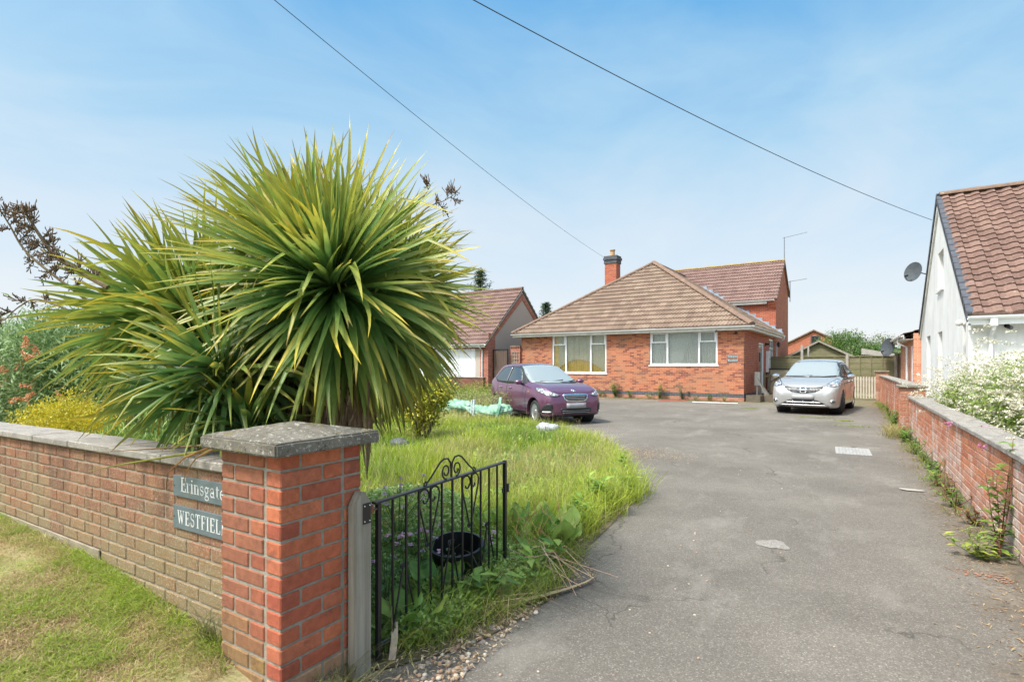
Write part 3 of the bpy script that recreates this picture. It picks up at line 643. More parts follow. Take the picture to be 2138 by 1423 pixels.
mb = MB(); mb.box(x0+.02, x1-.02, y0+.03, y0+.052, AZ-.19, AZ-.02); mb.box(x1-.052, x1-.03, y0+.053, WB, AZ-.19, AZ-.02); mb.box(x0+.03, x0+.052, y0+.053, 14, AZ-.19, AZ-.02); mb.build('fascia_board', 'fascia', bg_)
mb = MB(); mb.box(x0+.053, x1-.053, y0+.053, -.002, AZ-.16, AZ-.15); mb.box(.002, x1-.053, 0, WB, AZ-.16, AZ-.15); mb.build('soffit', 'fascia', bg_)
gutter('gutter', (x0-.03, y0-.035, AZ-.03), (x1+.09, y0-.035, AZ-.03), bg_); gutter('gutter', (x1+.035, y0-.02, AZ-.03), (x1+.035, WB+.1, AZ-.03), bg_, out_=(1, 0, 0))
# windows
def window(parent, x0, x1, z0, z1, y, ml, mr, zt, name='window', w=.075, mat='white_upvc', sill=True, glass='glass'):
    f = MB(); d0, d1 = y, y+.07
    f.box(x0, x0+w, d0, d1, z0, z1, .004); f.box(x1-w, x1, d0, d1, z0, z1, .004); f.box(x0+w+.0003, x1-w-.0003, d0+.001, d1, z0, z0+w, .004); f.box(x0+w+.0003, x1-w-.0003, d0+.001, d1, z1-w, z1, .004)
    for mx in (ml, mr):
        if mx: f.box(mx-w/2, mx+w/2, d0+.001, d1, z0+w+.0003, z1-w-.0003, .004)
    o = f.build(name, mat, parent)
    c = [x0]+[q for q in (ml, mr) if q]+[x1]
    for i in range(len(c)-1):
        a = c[i]+(w if i == 0 else w/2)+.0005; b = c[i+1]-(w if i == len(c)-2 else w/2)-.0005
        side = zt and not (i == 1 and len(c) == 4)
        if side:
            s = MB(); zb = zt; e = .05  # opening top light stands proud
            s.box(a-.02, a+e, d0-.012, d0-.0005, zb, z1-w+.02, .003); s.box(b-e, b+.02, d0-.012, d0-.0005, zb, z1-w+.02, .003); s.box(a+e+.0003, b-e-.0003, d0-.0115, d0-.0005, zb, zb+e, .003); s.box(a+e+.0003, b-e-.0003, d0-.0115, d0-.0005, z1-w+.02-e, z1-w+.02, .003)
            s.build('top_light', mat, o)
            MB().box(a, b, d0+.0005, d1, zb-.01, zb+.045, .003).build('transom', mat, o)
            MB().box(a, b, d0+.03, d0+.036, z0+w, zb-.0105).build('pane', glass, o)
            MB().box(a, b, d0+.03, d0+.036, zb+.0455, z1-w).build('pane', glass, o)
        else: MB().box(a, b, d0+.03, d0+.036, z0+w, z1-w).build('pane', glass, o)
    if sill: MB().box(x0-.06, x1+.06, y-.065, y+.03, z0-.045, z0-.001, .006).build('sill', mat, o)
    return o
def curtain(name, parent, x0, x1, ztop, zbot, y, mat, amp=.025, wl=.09, bot=None, top=None, seed=1):
    r = random.Random(seed); n = int((x1-x0)/.018)+2; k = 16; mb = MB(); ph = r.uniform(0, 6)
    for j in range(k+1):
        for i in range(n):
            x = x0+(x1-x0)*i/(n-1); zt_ = top(x) if top else ztop; zb = bot(x) if bot else zbot; z = zt_+(zb-zt_)*j/k
            mb.v.append((x, y+amp*math.sin(x/wl*6.28+ph+1.4*math.sin(x*7+j*.06))*(0.5+.5*j/k), z)); mb.c.append((1, 1, 1))
    mb.f = [(j*n+i, j*n+i+1, (j+1)*n+i+1, (j+1)*n+i) for j in range(k) for i in range(n-1)]
    return mb.build(name, mat, parent, True)
wa = window(bg_, *WA, .03, -8.30, -6.94, 2.50); wb = window(bg_, *WBn, .03, -3.19, -1.81, 2.50)
curtain('net_curtain', wb, -3.95, -2.45, 2.96, 1.53, .135, 'lace', seed=4); curtain('net_curtain', wb, -2.62, -1.07, 2.96, 1.53, .155, 'lace', seed=5)
curtain('side_curtain', wb, -3.0, -2.2, 2.96, 1.53, .112, 'lace', .012, .05, top=None, bot=lambda x: 1.55+max(0, (x+2.62))*2.6 if x > -2.62 else 1.53, seed=8)
def scal(x, c=-7.62, wd=1.35, h=.62): q = abs(x-c)/wd; return 1.15+h*max(0, 1-q*q)+.02*math.sin(x*55)
curtain('net_curtain', wa, -9.04, -7.63, 2.99, 1.2, .135, 'lace_warm', bot=lambda x: scal(x), seed=2); curtain('net_curtain', wa, -7.61, -6.14, 2.99, 1.2, .135, 'lace_warm', bot=lambda x: scal(x), seed=3)
curtain('gold_curtain', wa, -9.04, -6.14, 2.0, 1.12, .185, 'curtain_gold', .02, .12, seed=6)
curtain('cream_curtain', wa, -9.04, -8.75, 2.99, 1.12, .115, 'curtain_gold', .01, .08, seed=7); curtain('cream_curtain', wa, -8.2, -7.9, 2.99, 1.75, .112, 'curtain_cream', .01, .08, seed=9); curtain('cream_curtain', wa, -7.25, -6.98, 2.99, 1.8, .112, 'curtain_cream', .01, .08, seed=10)
# side door and window (plane x=0): build in a rotated frame
sw = bpy.data.objects.new('side_window_group', None)
bpy.data.objects.remove(sw)
def rotz90(o, x, y):  # window built along +x facing -y is turned to face +x
    o.rotation_euler = (0, 0, R(90)); o.location = (x, y, 0)
w2 = window(bg_, 0, 1.4, 1.5, 2.86, .03, .7, None, 2.35); rotz90(w2, 0, 6.35)
curtain('net_curtain', w2, .03, 1.37, 2.84, 1.53, .2, 'lace', seed=12)
f = MB(); f.box(0, .07, .01, .1, .2, 2.55, .004); f.box(1.23, 1.3, .01, .1, .2, 2.55, .004); f.box(.0703, 1.2297, .011, .1, 2.48, 2.55, .004); f.box(.0703, 1.2297, -.03, .1, .16, .2, .004)
dr = f.build('door_frame', 'white_upvc', bg_); rotz90(dr, 0, 3.45)
d = MB(); d.box(.072, 1.228, .03, .075, .205, 1.2, .004); d.box(.072, .2, .03, .075, 1.2003, 2.475, .004); d.box(1.1, 1.228, .03, .075, 1.2003, 2.475, .004); d.build('door', 'white_upvc', dr)
MB().box(.2003, 1.0997, .045, .055, 1.2003, 2.475).build('pane', 'dark_glass', dr)
def onside(mb, name, mat): return mb.build(name, mat, bg_)
mb = MB(); mb.tube([(.45, WB-.25, AZ-.09), (.42, WB-.25, AZ-.25), (.07, WB-.28, AZ-.45), (.06, WB-.28, .1)], .036, 8); mb.box(.002, .12, WB-.33, WB-.23, 2.3, 2.32); mb.build('downpipe', 'downpipe_white', bg_)
# wing : two storeys, ridge along x
WZ, WRZ = 5.12, 7.62; wy0, wyr, wy1 = WB, 11.5, 13.6; wx0 = -6.7
poly = [(0, wy0, -.1), (0, wy1, -.1), (0, wy1, 5.9), (0, wyr, WRZ-.06), (0, wy0, WZ)]
mb = MB(); mb.prism([(x-.0, y, z) for x, y, z in poly], (-.25, 0, 0)); mb.build('wing_gable_wall', 'brick_wing', bg_)
mb = MB(); mb.box(wx0, -.2503, wy0+.001, wy0+.25, -.1, WZ); mb.box(wx0, -.2503, wy1-.25, wy1-.001, -.1, 5.8); mb.prism([(wx0, y, z) for _, y, z in poly], (.25, 0, 0)); mb.build('wing_wall', 'brick_wing', bg_)
fs = Vector((0, wyr-(wy0-.25), WRZ-(WZ-.07))); 
tiles('wing_roof_slope', [(wx0-.1, 0), (.09, 0), (.09, fs.length), (wx0-.1, fs.length)], (0, wy0-.25, WZ-.04), (1, 0, 0), fs, .30, .34, 'tiles_purple', bg_, .042, 2, .045)
bs = Vector((0, wyr-(wy1+.2), WRZ-5.75)); tiles('wing_roof_slope', [(-.09, 0), (-wx0+.1, 0), (-wx0+.1, bs.length), (-.09, bs.length)], (0, wy1+.2, 5.78), (-1, 0, 0), bs, .30, .34, 'tiles_purple', bg_, .042, 2, .045)
simple('ridge_lichen', (.26, .15, .08), (.34, .26, .06), 5, .9, .4, 40)
ridge('wing_ridge', (wx0-.1, wyr, WRZ+.04), (.09, wyr, WRZ+.04), 'ridge_lichen', bg_, .12)
mb = MB(); mb.bar((.06, wy0-.24, WZ-.10), (.06, wyr, WRZ-.06), .05, .10, up=(1, 0, 0)); mb.bar((.06, wyr, WRZ-.06), (.06, wy1+.2, 5.72), .05, .10, up=(1, 0, 0)); mb.build('wing_verge', 'ridge_tile', bg_)
gutter('wing_gutter', (-4.6, wy0-.28, WZ-.06), (-.05, wy0-.28, WZ-.06), bg_); MB().box(-4.6, -.42, wy0-.23, wy0-.21, WZ-.26, WZ-.03).build('wing_fascia', 'fascia', bg_)
mb = MB()
for k in range(4): mb.box(-.38+.0, -.001, wy0-.23+.06*k, wy0-.001, WZ-.14-.11*k-.07, WZ-.14-.11*k+.035)
mb.build('corbel', 'brick_wing', bg_)
# stepped lead flashing where hip roof meets the wing
mb = MB()
for k in range(13):
    xx = x1-.05-.33*k; zz = AZ+.10+(x1-xx)/run*(RZ-AZ); mb.box(xx-.30, xx, WB-.012, WB-.004, zz, zz+.20)
mb.prism([(x1, WB-.16, AZ+.06), (x1, WB-.003, AZ+.10), (x1-4.2, WB-.003, AZ+.10+4.2/run*(RZ-AZ)), (x1-4.2, WB-.16, AZ+.06+4.2/run*(RZ-AZ))], (0, 0, .03)); mb.build('lead_flashing', 'lead', bg_)
# chimney
cx, cy = -8.35, 5.9; ch = MB(); ch.box(cx-.36, cx+.36, cy-.30, cy+.30, 4.0, 7.45); o = ch.build('chimney', 'brick_wing', bg_)
mb = MB(); mb.box(cx-.40, cx+.40, cy-.34, cy+.34, 7.451, 7.66); mb.box(cx-.44, cx+.44, cy-.38, cy+.38, 7.6605, 7.80); mb.box(cx-.40, cx+.40, cy-.34, cy+.34, 7.8005, 7.90); mb.build('chimney_crown', 'brick_blue', o)
MB().lathe([(.14, 7.90), (.15, 7.95), (.13, 8.0), (.13, 8.22), (.16, 8.24), (.16, 8.29), (.12, 8.29), (.12, 8.1)], 18, Matrix.Translation((cx, cy, 0))).build('chimney_pot', 'clay_pot', o, 40)
MB().box(cx-.41, cx+.41, cy-.35, cy+.35, 4.9, 5.35).build('flashing', 'lead', o)
# things fixed to the bungalow
def at(x, y, z=0):
    c, s = math.cos(HR), math.sin(HR); return (-3.71+x*c-y*s, 23.87+x*s+y*c, z)
for k, (txt, z, lb) in enumerate((('Erinsgate', 1.80, 'small slate house sign reading Erinsgate on the bungalow front, the upper of the pair'), ('Westfield', 1.63, 'small slate house sign reading Westfield on the bungalow front, the lower of the pair'))):
    p = thing('house_sign', lb, 'house sign', at(-.66, -.012, z), HR); MB().box(0, .40, 0, .010, 0, .13, .002).build('slate_panel', 'slate', p)
    mb = MB(); write(txt, .075, .04, .035, -.0015, mb, .09, 1.02); mb.build('lettering', 'sign_white', p)
p = thing('meter_box', 'white upright meter cabinet on the bungalow side wall next to the door', 'meter box', at(.002, 5.35, 1.15), HR)
MB().box(0, .14, 0, .5, 0, 1.05, .01).build('cabinet', 'white_upvc', p); mb = MB(); mb.box(.1405, .15, .03, .47, .03, 1.02, .003); mb.tube([(.07, .25, -.9), (.07, .25, 0)], .03, 8); mb.build('cabinet_door', 'fascia', p)
MB().box(.1505, .157, .2, .3, .62, .68).build('latch', 'dark_plastic', p)
def camera_unit(lb, loc, rz, name='security_camera', s=1.0, mat='dark_plastic'):
    p = thing(name, lb, 'security camera', loc, rz); mb = MB(); mb.lathe([(.045*s, 0), (.045*s, .012*s)], 14, Matrix.Rotation(R(90), 4, 'X')); mb.tube([(0, 0, 0), (0, -.07*s, -.02*s)], .012*s, 8); mb.build('bracket', mat, p)
    mb = MB(); mb.lathe([(.028*s, -.02*s), (.034*s, 0), (.034*s, .11*s), (.03*s, .12*s)], 16, Matrix.Translation((0, -.06*s, -.03*s)) @ Matrix.Rotation(R(100), 4, 'X')); mb.build('housing', mat, p, 40)
    MB().lathe([(.022*s, 0), (.018*s, .004*s)], 12, Matrix.Translation((0, -.183*s, -.052*s)) @ Matrix.Rotation(R(100), 4, 'X')).build('lens', 'dark_glass', p)
camera_unit('small black camera under the front eaves of the bungalow by its right corner', at(-.30, -.002, 2.85), HR)
camera_unit('small black camera under the eaves further from the corner, above the right window end', at(-1.0, -.34, 2.93), HR, s=.9)
p = thing('wall_lantern', 'black lantern hung on the far end of the bungalow side wall under the gutter', 'wall lantern', at(.01, WB-.55, 2.72), HR)
MB().tube([(0, 0, 0), (.12, 0, .05), (.2, 0, .02)], .012, 6).build('arm', 'black_iron', p); MB().lathe([(.03, .02), (.09, -.05), (.075, -.22), (.03, -.26)], 6, Matrix.Translation((.2, 0, 0))).build('shade', 'black_iron', p)
p = thing('door_light', 'small black bulkhead light on side wall between the side door and window', 'wall light', at(.002, 5.2, 2.45), HR); mb = MB(); mb.box(0, .05, 0, .12, 0, .16, .01); mb.build('backplate', 'black_iron', p); mb = MB(); mb.box(.0505, .18, .02, .10, .04, .13, .01); mb.build('lamp_head', 'black_iron', p)
def aerial(lb, loc, rz, mast, boom, n, el, tilt=0, mz=0):
    p = thing('tv_aerial', lb, 'tv aerial', loc, rz); MB().tube([(0, 0, -.9), (0, 0, mast)], .022, 8).build('mast', 'galv', p)
    mb = MB(); mb.tube([(-.12, 0, mast-.04+mz), (boom, 0, mast+.02+mz+tilt)], .011, 6); mb.build('boom', 'galv', p)
    mb = MB()
    for k in range(n): x = .05+(boom-.1)*k/(n-1); mb.tube([(x, -el/2, mast-.02+mz+tilt*x), (x, el/2, mast-.02+mz+tilt*x)], .005, 4)
    mb.build('elements', 'galv', p)
simple('galv', (.24, .25, .26), (.16, .165, .17), 9, .45, 0, metallic=.6)
aerial('tall television aerial on a mast above the wing gable of the bungalow', at(-.02, 12.1, 7.6), HR+R(-22), 1.55, 1.35, 14, .16, .02)
aerial('short television aerial low on the wing gable wall of the bungalow', at(.25, 12.4, 6.2), HR+R(-22), .35, 1.0, 10, .18)
# --- garage, neighbour on the left
ga = thing('garage', 'neighbouring garage with purple brown tiled gable roof and pebbledashed end wall left of the bungalow', 'garage', at(-12.6, -.69), HR)
GE, GR, GY, GW = 2.87, 5.93, 3.33, 9.5
mb = MB(); mb.prism([(0, 0, -.1), (0, 2*GY, -.1), (0, 2*GY, GE-.05), (0, GY, GR-.15), (0, 0, GE-.05)], (-.22, 0, 0)); mb.build('gable_wall', 'pebbledash', ga)
mb = MB(); mb.box(0.004, .03, -.001, .62, -.1, GE+.35); mb.box(-.5, .03, -.03, -.0015, -.1, GE-.12)
s = (GR-GE)/GY
mb.prism([(.004, -.2, GE-.30), (.004, GY, GR-.28), (.004, GY, GR-.62), (.004, .35, GE-.05), (.004, -.2, GE-.55)], (.03, 0, 0)); mb.prism([(.004, 2*GY+.2, GE-.30), (.004, GY, GR-.28), (.004, GY, GR-.62), (.004, 2*GY-.3, GE-.05), (.004, 2*GY+.2, GE-.55)], (.03, 0, 0)); mb.build('brick_trim', 'brick_garage', ga)
mb = MB(); mb.box(-9.4, -.2203, -.002, .2, 2.38, GE-.12); mb.build('lintel_band', 'brick_garage', ga); mb = MB(); mb.box(-.86, -.5005, -.003, .2, -.1, 2.38); mb.build('pebbledash_pier', 'pebbledash', ga)
gd = MB(); gd.box(-5.9, -.865, .04, .08, 0, 2.36, .003); g_ = gd.build('garage_door', 'white_upvc', ga)
mb = MB()
for i in range(9):
    for j in range(4): mb.box(-5.8+i*.55, -5.8+i*.55+.45, .03, .0395, .1+j*.57, .1+j*.57+.44, .006)
mb.build('door_panels', 'white_upvc', g_)
fs = Vector((0, GY+.28, (GY+.28)*s)); L_ = fs.length
tiles('roof_slope', [(-GW, 0), (.07, 0), (.07, L_), (-GW, L_)], (0, -.28, GE-.28*s+.03), (1, 0, 0), fs, .30, .34, 'tiles_purple', ga, .042, 2, .045)
tiles('roof_slope', [(-.07, 0), (GW, 0), (GW, L_), (-.07, L_)], (0, 2*GY+.28, GE-.28*s+.03), (-1, 0, 0), (0, -GY-.28, (GY+.28)*s), .30, .34, 'tiles_purple', ga, .042, 2, .045)
ridge('ridge', (-GW, GY, GR+.06), (.07, GY, GR+.06), 'ridge_tile', ga, .11)
mb = MB(); mb.bar((.045, -.28, GE-.28*s-.03), (.045, GY, GR-.04), .04, .09, up=(1, 0, 0)); mb.bar((.045, GY, GR-.04), (.045, 2*GY+.28, GE-.28*s-.03), .04, .09, up=(1, 0, 0)); mb.build('verge', 'coping_flat', ga)
gutter('gutter', (-GW, -.34, GE-.26), (.05, -.34, GE-.26), ga); mb = MB(); mb.tube([(-.33, -.33, GE-.32), (-.33, -.30, GE-.42), (-.33, -.08, GE-.6), (-.33, -.08, .3)], .038, 8); mb.build('downpipe', 'downpipe_white', ga)
mb = MB(); mb.box(-GW, .0, -.27, -.25, GE-.42, GE-.24); mb.build('fascia_board', 'fascia', ga)
# side gate, pier and trellis between garage and bungalow
simple('dark_board', (.14, .095, .07), (.09, .06, .048), 3, .85, .3, 20, stretch=(12, 12, .7))
p = thing('side_gate', 'tall dark brown boarded side gate between the garage and the trellis', 'garden gate', at(-12.5, -.35), HR); mb = MB()
for k in range(8): mb.box(.05+k*.105, .05+k*.105+.095, 0, .022, .06, 2.28, .003)
mb.build('boards', 'dark_board', p); mb = MB(); mb.box(.0, .045, -.02, .06, 0, 2.36, .003); mb.box(.895, .94, -.02, .06, 0, 2.36, .003); mb.box(.0455, .8945, -.02, .04, 2.29, 2.36, .003); mb.build('frame', 'black_iron', p)
p = thing('brick_pier', 'short brick wall with wavy tile top at the left corner of the bungalow', 'brick wall', at(-11.55, -.1), HR); MB().box(0, .60, 0, .22, -.1, 2.48).build('brickwork', 'brick_garage', p)
mb = MB()
for k in range(6): mb.lathe([(.055, 0), (.055, .32)], 10, Matrix.Translation((.05+k*.105, -.05, 2.49)) @ Matrix.Rotation(R(-90), 4, 'X'))
mb.build('tile_coping', 'tiles_far', p)
p = thing('trellis', 'square wooden trellis panel on the short brick wall beside the bungalow', 'trellis', at(-11.45, -.135, 1.15), HR); mb = MB()
for k in range(4): mb.box(.02+k*.15, .05+k*.15, -.012, 0, 0, 1.1)
mb.build('uprights', 'grey_wood', p); mb = MB()
for k in range(6): mb.box(0, .5, .0005, .012, .08+k*.19, .11+k*.19)
mb.build('rails', 'grey_wood', p)
p = thing('low_brick_wall', 'low dark stained brick wall in front of the white garage door', 'garden wall', at(-18.5, -1.25), HR); MB().box(0, 6.0, 0, .22, -.1, .83).build('brickwork', 'brick_low', p); MB().box(-.02, 6.03, -.03, .25, .831, .875, .008).build('coping', 'coping_flat', p)

# --- white house on the right
wh = thing('white_house', 'white rendered house with steep red brown tiled roof and dark slate verge on the right', 'house', (2.17, 15.13, 0))
HL, HE, HRZ, HX = 9.1, 2.66, 6.22, 8.5
mb = MB(); mb.prism([(0, 0, -.1), (0, HL, -.1), (0, HL, HE), (0, HL/2, HRZ), (0, 0, HE)], (.3, 0, 0)); o = mb.build('gable_wall', 'render_white', wh)
wins = [(3.65, 4.75, 3.62, 4.72), (6.5, 7.5, .5, 2.45), (3.9, 4.75, .5, 2.45), (.32, .72, .5, 2.42)]
cut(o, [(-.1, .4, a, b, c_, d) for a, b, c_, d in wins])
MB().box(.3005, HX, .0, .25, -.1, HE).build('front_wall', 'render_white', wh); MB().box(.3005, HX, HL-.25, HL, -.1, HE).build('rear_wall', 'render_white', wh)
MB().prism([(.6, .6, 0), (.6, HL-.6, 0), (.6, HL-.6, 2.6), (.6, HL/2, 5.9), (.6, .6, 2.6)], (.05, 0, 0)).build('inner_wall', 'curtain_cream', wh)
for a, b, c_, d in wins:
    f = window(wh, 0, b-a, c_, d, 0, None, None, None, glass='dark_glass', sill=False, w=.05); f.location = (.16, b, 0); f.rotation_euler = (0, 0, R(-90))
MB().box(-.06, .15, 3.6, 4.8, 3.57, 3.615, .005).build('sill', 'white_upvc', wh)
MB().box(-.03, .0, -.03, HL, -.1, .25).build('plinth', 'render_white', wh)
ov = .28; s = (HRZ-HE)/(HL/2); fs = Vector((0, HL/2+ov, (HL/2+ov)*s)); L_ = fs.length; z0 = HE-ov*s+.06+.05
tiles('front_roof_slope', [(.02, 0), (HX, 0), (HX, L_), (.02, L_)], (0, -ov, z0+.02), (1, 0, 0), fs, .33, .265, 'tiles_brown', wh, .05, 1, .034, 12, True)
tiles('rear_roof_slope', [(-HX, 0), (-.02, 0), (-.02, L_), (-HX, L_)], (0, HL+ov, z0+.02), (-1, 0, 0), (0, -HL/2-ov, (HL/2+ov)*s), .33, .265, 'tiles_brown', wh, .05, 1, .034, 12, True)
ridge('roof_ridge', (0, HL/2, z0+(HL/2+ov)*s+.05), (HX, HL/2, z0+(HL/2+ov)*s+.05), 'ridge_tile', wh, .14)
mb = MB(); n = 20   # slate verge, stepped
for k in range(n):
    for sg in (0, 1):
        a, b = k/n, (k+1)/n+.012; P = []
        for q, up in ((a, .055), (b, .025)):
            y = -ov+(HL/2+ov)*q; z = z0+(HL/2+ov)*q*s; y = y if not sg else HL-y; P.append((y, z, up))
        (ya, za, ua), (yb, zb, ub) = P
        mb.prism([(-.07, ya, za-.14), (-.07, yb, zb-.14), (-.07, yb, zb+ub+.03), (-.07, ya, za+ua+.03)], (.02, 0, 0)); mb.prism([(-.0495, ya, za+ua), (-.0495, yb, zb+ub), (-.0495, yb, zb+ub+.03), (-.0495, ya, za+ua+.03)], (.17, 0, 0))
mb.build('slate_verge', 'verge_slate', wh)
mb = MB()
for sg in (0, 1):
    P = [(-ov, z0-.17), (HL/2, z0+(HL/2+ov)*s-.17), (HL/2, z0+(HL/2+ov)*s-.33), (-ov, z0-.30)]
    mb.prism([(-.045, y if not sg else HL-y, z) for y, z in P], (.043, 0, 0))
mb.build('bargeboard', 'fascia', wh)
gutter('gutter', (-.06, -ov-.05, z0-.02), (HX, -ov-.05, z0-.02), wh, r=.07); MB().box(-.06, HX, -ov, -ov+.02, z0-.20, z0-.01).build('fascia_board', 'white_upvc', wh)
mb = MB(); mb.box(.30, .42, -ov-.11, -ov-.02, z0-.24, z0-.09, .01); mb.tube([(.36, -ov-.06, z0-.22), (.36, -ov-.04, z0-.30), (.36, -.06, z0-.42)], .036, 8); mb.box(.325, .395, -.08, -.01, 0, z0-.38, .012); mb.build('downpipe', 'downpipe_white', wh)
MB().box(-.0, .1, -.02, -.0005, -.1, HE-.1).build('corner_bead', 'render_white', wh)
camera_unit('cream camera on the white house front beside the downpipe', (2.17+.62, 15.12, 2.33), R(10), s=1.1)
p = thing('outside_lamp', 'small round cream lamp high on the gable corner of the white house', 'wall lamp', (2.15, 15.5, 2.42)); MB().lathe([(.05, 0), (.05, .03)], 12, Matrix.Rotation(R(-90), 4, 'Y')).build('backplate', 'fascia', p); MB().lathe([(.0, 0), (.05, .02), (.065, .07), (.05, .12), (0, .14)], 14, Matrix.Translation((-.09, 0, -.05))).build('globe', 'fascia', p, True)
# extension behind
ex = thing('brick_extension', 'low orange brick rear extension with shallow roof behind the white house', 'house extension', (1.95, 24.27, 0)); EXL = 5.9
MB().box(0, 5, 0, EXL, -.1, 2.66).build('wall', 'brick_pale', ex)
tiles('roof_slope', [(-EXL-.35, 0), (.0, 0), (.0, 3.0), (-EXL-.35, 3.0)], (-.3, 0, 2.62), (0, -1, 0), (3.0, 0, .9), .3, .34, 'tiles_far', ex, .02, 2, .03)
gutter('gutter', (-.36, 0, 2.60), (-.36, EXL+.38, 2.60), ex, out_=(-1, 0, 0)); MB().box(-.30, -.28, 0, EXL+.35, 2.45, 2.60).build('fascia_board', 'fascia', ex); MB().box(-.279, -.002, 0, EXL+.35, 2.44, 2.45).build('soffit', 'fascia', ex)
mb = MB(); mb.tube([(-.34, 1.9, 2.55), (-.34, 1.9, 2.35), (-.07, 1.7, 2.2), (-.07, 1.7, .3), (-.12, 1.7, .15)], .045, 8); mb.build('downpipe', 'downpipe_white', ex)
mb = MB(); mb.box(-.01, .04, .35, .75, .9, 2.2, .003); mb.box(-.012, .04, 2.3, 2.4, .9, 2.1, .003); mb.build('window', 'white_upvc', ex)
simple('dish_grey', (.05, .06, .068), (.075, .085, .095), 8, .7, 0)
def dish(lb, loc, rz, r=.3, arm=True):
    p = thing('satellite_dish', lb, 'satellite dish', loc, rz); mb = MB(); m_ = Matrix.Rotation(R(80), 4, 'X')
    prof = [(r*q, .0+.22*r*q*q) for q in (.02, .25, .5, .75, .93, 1)]+[(r, .22*r+.012), (r*.9, .19*r+.012), (r*.5, .06*r+.01), (.02, .012)]
    mb.lathe(prof, 28, Matrix.Translation((0, -.12, .0)) @ m_); mb.build('reflector', 'dish_grey', p, 40)
    mb = MB(); mb.tube([(0, .35, -.05), (0, 0, 0), (0, -.10, 0)], .018, 8); mb.build('bracket', 'dark_plastic', p)
    mb = MB(); mb.tube([(0, -.15, -r*.75), (0, -.40, -r*.9), (0, -.50, -r*.45)], .010, 6); mb.lathe([(.03, 0), (.03, .10)], 10, Matrix.Translation((0, -.50, -r*.45)) @ Matrix.Rotation(R(-70), 4, 'X')); mb.build('receiver_arm', 'dark_plastic', p)
dish('grey satellite dish high on the gable edge of the white house', (1.93, 22.6, 4.62), R(-48), .33)
dish('dark satellite dish low on the far corner of the brick extension', (1.62, 30.0, 2.30), R(-55), .42)
# ================================================================ fences and far things
m, t = newmat('olive_wood'); v = obj_(t); gr = N(t, 'Mapping', {'Vector': v, 'Scale': (2, 30, 30)}).outputs[0]
c = ramp(t, noise(t, gr, 1.0, 5), [(.3, (.15, .13, .07)), (.7, (.27, .24, .15))]); c = mixc(t, ramp(t, noise(t, v, 2.2, 5), [(.4, 0), (.7, .7)]), c, (.14, .16, .06)); finish(t, c, .9, 0, noise(t, gr, 1.0, 5), .4, .004)
simple('concrete_post', (.40, .37, .33), (.30, .28, .25), 6, .9, .4, 60)
simple('brown_board', (.24, .19, .13), (.15, .115, .08), 2, .9, .3, 20, stretch=(10, 10, .6))
FY = 30.6
for k in range(3):
    p = thing('lapped_fence', ['olive green lapped fence panel, leftmost of the row behind the silver car', 'olive green lapped fence panel in the middle of the row behind the silver car', 'olive green lapped fence panel nearest the dark vertical boards'][k], 'fence panel', (-3.9+k*1.92, FY, .12), 0, 'lapped fence panels at the end of the drive')
    mb = MB()
    for j in range(12): mb.box(0, 1.8, -.012+.008*(j % 2), .01, .03+j*.145, .03+j*.145+.155, .002, m=None)
    mb.build('slats', 'olive_wood', p)
    mb = MB()
    for q in (0, .44, .88, 1.32, 1.765): mb.box(q, q+.035, -.04, -.013, 0, 1.79)
    mb.box(-.02, 1.82, -.05, .03, 1.7905, 1.83, .004); mb.build('battens', 'olive_wood', p)
    q = thing('fence_post', ['tall pale concrete fence post standing above the lapped panels', 'concrete fence post hidden low behind the silver car roof', 'pale concrete fence post between olive panel and dark boards'][k], 'fence post', (-3.9+k*1.92+1.86, FY, 0), 0, 'concrete posts of the end fence')
    MB().box(-.055, .055, -.06, .06, -.1, (2.5, 2.02, 2.08)[k], .012).build('shaft', 'concrete_post', q)

p = thing('concrete_post', 'second slimmer concrete post right beside the tall one behind the silver car', 'fence post', (-1.78, FY+.3, 0)); MB().box(-.04, .04, -.05, .05, 0, 2.42, .01).build('shaft', 'concrete_post', p)
p = thing('board_fence', 'dark brown vertical board fence between the garden wall and the brick extension', 'fence', (1.86, FY, .05)); mb = MB()
for k in range(14): mb.box(k*.105-.0, k*.105+.097, -.01+.006*(k % 2), .01, 0, 1.95, .002)
mb.build('boards', 'brown_board', p); mb = MB(); mb.box(-.02, 1.5, -.05, .03, 1.951, 1.99, .004); mb.build('capping', 'brown_board', p)
simple('pale_wood', (.56, .50, .42), (.44, .39, .32), 5, .85, .2)
p = thing('picket_gate', 'pale grey picket gate across the far end of the drive beside the silver car', 'picket gate', (-.35, 27.7, 0)); mb = MB()
for k in range(13): 
    x = k*.102; mb.prism([(x, 0, .08), (x+.055, 0, .08), (x+.055, 0, .98), (x+.0275, 0, 1.02), (x, 0, .98)], (0, .018, 0))
mb.build('pales', 'pale_wood', p); mb = MB(); mb.box(-.01, 1.3, .0185, .05, .22, .30); mb.box(-.01, 1.3, .0185, .05, .85, .93); mb.build('rails', 'grey_wood', p)
MB().box(1.315, 1.41, -.03, .07, 0, 1.0, .006).build('post', 'brown_board', p); MB().box(1.40, 1.43, -.035, -.031, .15, .85).build('hinge', 'black_iron', p)
p = thing('old_garden_gate', 'old brown wooden gate with cross bracing beside the bungalow side wall', 'garden gate', (-3.45, 27.6, 0), R(-10)); mb = MB(); mb.box(0, .08, 0, .06, 0, 1.2, .004); mb.box(1.3, 1.38, 0, .06, 0, 1.15, .004); mb.build('posts', 'brown_board', p)
mb = MB(); mb.box(.0805, 1.2995, .01, .05, .95, 1.04); mb.box(.0805, 1.2995, .01, .05, .15, .24); mb.build('rails', 'olive_wood', p)
mb = MB(); 
for x in (.25, .6, .95): mb.box(x, x+.09, -.012, .0095, .08, 1.12)
